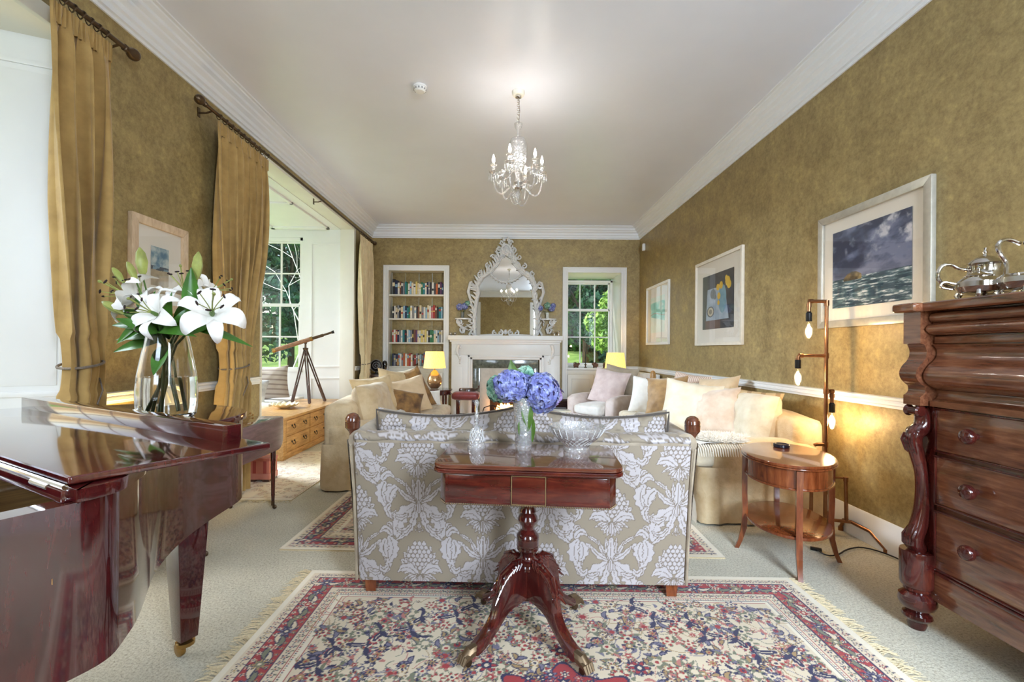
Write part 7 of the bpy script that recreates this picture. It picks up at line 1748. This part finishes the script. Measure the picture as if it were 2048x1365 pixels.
# red kilim trunk
kt = thing('kilim_trunk', 'small red kilim covered trunk under the drop-leaf table end', 'trunk', (-2.225, 4.36, .010))
kl = stripes('red_kilim', S(196, 120, 100), S(160, 70, 62), 110, (.6, 1, 0)); MB().box(-.095, -.19, .07, .095, -.04, .20).build('body', kl, kt, .01); MB().box(-.1, -.195, .185, .1, -.035, .215).build('lid', plain('red_leather_lid', S(182, 104, 88), .5, var=.2), kt, .008)
MB().box(-.1, -.195, .02, .1, -.035, .075).build('plinth', plain('rose_paint', S(196, 128, 112), .6), kt, .006)
for x in (-.065, .065):
    for y in (-.165, -.065): MB().box(x - .03, y - .025, 0, x + .03, y + .025, .02).build('foot', M['darkwood'], kt)
# telescope
ap = P(611, 696, 6.42)
ts = thing('telescope', 'antique brass and leather telescope on a wooden tripod in the bay', 'telescope', (ap.x, ap.y, .473))
feet = [PZ(584, 806, .475), PZ(619, 808, .475), PZ(650, 803, .475)]
o_ = Vector((ap.x, ap.y, .473)); apl = ap - o_
for f_ in feet:
    f_ = f_ - o_; d = (apl - f_); s_ = d.cross(Vector((0, 1, 0))).normalized()
    for q in (-1, 1): MB().tube([f_ + s_ * .012 * q + Vector((0, 0, .006)), apl + s_ * .016 * q - Vector((0, 0, .02))], .011, 6).build('leg', M['darkwood'], ts)
    MB().tube([f_, f_ + d * .32], .013, 8).build('lower_leg', M['darkwood'], ts)
MB().lathe([(.03, -.03), (.036, -.02), (.036, -.004), (.014, .004), (.012, .05), (.02, .06), (.02, .075)], n=16).build('head', M['bronze'], ts, M=T(*apl))
ta, tb_ = P(546, 702, 6.30) - o_, P(668, 664, 6.52) - o_; dv = (tb_ - ta)
off = (apl + Vector((0, 0, .085))) - (ta + dv * .53); ta += Vector((0, off.y, 0)) * .5; tb_ += Vector((0, off.y, 0)) * .5
MB().tube([ta, ta + dv * .62], .030, 18).build('barrel', wood('leather_barrel', S(110, 74, 50), S(146, 106, 76), S(170, 132, 100), 8, (4, 4, 4), .4, .2), ts)
MB().tube([ta - dv * .01, ta + dv * .04], .033, 18).build('objective_ring', M['brass'], ts); MB().tube([ta + dv * .60, ta + dv * .64], .032, 18).build('collar', M['brass'], ts)
MB().tube([ta + dv * .62, ta + dv * .82], .021, 16).build('draw_tube', M['bronze'], ts); MB().tube([ta + dv * .80, ta + dv * .97], .015, 14).build('draw_tube', M['bronze'], ts); MB().tube([ta + dv * .96, tb_], [.019, .022], 14).build('eyepiece', M['black'], ts)
# small uplighter glowing behind the piano
ul = thing('uplighter_lamp', 'small warm lamp glowing on the floor behind the piano', 'lamp', (-2.245, 2.69, 0))
MB().lathe([(.09, 0), (.09, .015), (.02, .03), (.015, .45), (.05, .47), (.085, .56), (.08, .56), (.045, .48), (0, .475)], n=20).build('stand', M['brass'], ul); MB().ball((0, 0, .53), .03, 12, 8).build('bulb', glow('uplight_bulb', (1, .72, .3), 18), ul)
lamp('uplighter_light', 'POINT', (-2.245, 2.69, .62), 9, (1, .72, .25), .04)

# ================================================================== CHANDELIER
hx_, hy_ = .097, 3.82
cn = thing('chandelier', 'six-arm crystal chandelier with lit candle bulbs and bead swags', 'chandelier', (hx_, hy_, ZC))
z_ = lambda py: P(1037, py, hy_).z - ZC
MB().lathe([(.052, 0), (.052, -.022), (.045, -.034), (.02, -.036), (.018, -.044)], n=28).build('ceiling_cup', M['ivory'], cn)
MB().lathe([(.026, -.034), (.026, -.05), (.01, -.056)], n=20).build('hook_plate', M['silver'], cn)
zc0, zc1 = -.055, z_(246)
nl = 12
for k in range(nl):
    zz = zc0 + (zc1 - zc0) * (k + .5) / nl; hl_ = abs(zc1 - zc0) / nl * .66
    MB().tube([((.010 * math.cos(a) if k % 2 else 0), (0 if k % 2 else .010 * math.cos(a)), zz + hl_ * math.sin(a)) for a in [2 * PI * q / 12 for q in range(12)]], .0026, 5, closed=True).build('chain_link', M['silver'], cn)
MB().tube([(.004, .004, zc0), (.012, 0, (zc0 + zc1) / 2), (.004, .003, zc1)], .002, 5).build('wire', M['bronze'], cn)
xg = cutglass('chandelier_crystal', 0.07)
MB().lathe([(.006, z_(246)), (.034, z_(248)), (.03, z_(254)), (.018, z_(260)), (.008, z_(264)), (.012, z_(270)), (.012, z_(278)), (.006, z_(282))], n=24).build('top_bowl', xg, cn)
MB().lathe([(.010, z_(275)), (.06, z_(279)), (.075, z_(288)), (.078, z_(300)), (.072, z_(318)), (.060, z_(330)), (.068, z_(318)), (.074, z_(300)), (.07, z_(289)), (.055, z_(282)), (.01, z_(279))], n=28).build('crystal_dome', xg, cn)
MB().lathe([(.012, z_(282)), (.014, z_(310)), (.030, z_(322)), (.034, z_(335)), (.022, z_(348)), (.016, z_(358)), (.03, z_(362)), (.034, z_(372)), (.03, z_(380)), (.016, z_(384)), (.022, z_(392)), (.012, z_(400)), (0, z_(406))], n=24).build('stem', xg, cn)
MB().lathe([(.02, z_(364)), (.036, z_(366)), (.038, z_(378)), (.02, z_(381))], n=20).build('arm_hub', M['silver'], cn)
bulbm = glow('candle_bulb', (1, .90, .74), 14)
RA = .205; zbl = 2.80 - ZC
for k, deg in enumerate((10, 70, 130, 190, 250, 310)):
    a = math.radians(deg); ca, sa = math.cos(a), math.sin(a); lift = .03 if deg in (10, 190) else 0.0
    zb = zbl - (.02 if k % 2 else 0)
    f3 = lambda r, z: (r * ca, r * sa, z)
    ar = MB().tube(smooth3([f3(.03, z_(372)), f3(.07, z_(376)), f3(.13, z_(392)), f3(.18, z_(386)), f3(RA, z_(366)), f3(RA, zb - .10)]), .0065, 8).build('arm', xg, cn)
    MB().lathe([(.006, -.105), (.036, -.096), (.040, -.088), (.02, -.09), (.012, -.08), (.016, -.06), (.014, -.045), (.026, -.040), (.028, -.034), (.012, -.034), (.011, -.02), (0, -.02)], n=18).build('candle_cup', xg, ar, M=T(*f3(RA, zb)))
    MB().lathe([(.0105, -.035), (.0105, -.018), (0, -.018)], n=12).build('candle_sleeve', M['ivory'], ar, M=T(*f3(RA, zb)))
    if deg != 130:
        MB().lathe([(.006, -.018), (.011, -.006), (.0125, .008), (.010, .024), (.005, .042), (.001, .052), (0, .053)], n=14).build('bulb', bulbm, ar, M=T(*f3(RA, zb)))
        lamp('candle_light', 'POINT', (hx_ + RA * ca, hy_ + RA * sa, ZC + zb + .015), 1.6, (1, .93, .84), .02)
    for q in range(6):
        t = q * PI / 3; dpx, dpy = RA * ca + .037 * math.cos(t), RA * sa + .037 * math.sin(t)
        mb = MB(); mb.tube([(dpx, dpy, zb - .09), (dpx, dpy, zb - .105)], .0008, 4); mb.lathe([(0, -.165), (.0055, -.150), (.004, -.125), (0, -.105)], (dpx, dpy, zb), 6); mb.build('drop', xg, ar, smooth=False)
def swag(p0, p1, sag, n):
    mb = MB()
    for i in range(n + 1):
        t = i / n; p_ = Vector(p0).lerp(Vector(p1), t); p_.z -= sag * 4 * t * (1 - t); mb.ball(p_, .0052, 6, 5)
    q = mb.build('bead_swag', xg, cn); q['kind'] = 'stuff'
AP = [(RA * math.cos(math.radians(d)), RA * math.sin(math.radians(d)), zbl - .10) for d in (10, 70, 130, 190, 250, 310)]
for i in range(6):
    swag(AP[i], AP[(i + 1) % 6], .07, 20); swag((.06 * math.cos(i * 1.05), .06 * math.sin(i * 1.05), z_(332)), AP[i], .03, 16)
swag((-.04, -.05, z_(384)), (.10, -.09, z_(388)), .13, 30); swag((-.07, 0, z_(388)), (0, 0, z_(404)), .05, 14); swag((.02, .0, z_(404)), (-.05, -.1, z_(388)), .06, 14)
mb = MB()
for k in range(20):
    a = 2 * PI * k / 20
    for q in range(5): mb.ball((.066 * math.cos(a), .066 * math.sin(a), z_(300) - .022 * q), (.004, .004, .009), 6, 5)
q = mb.build('prism_drops', xg, cn); q['kind'] = 'stuff'
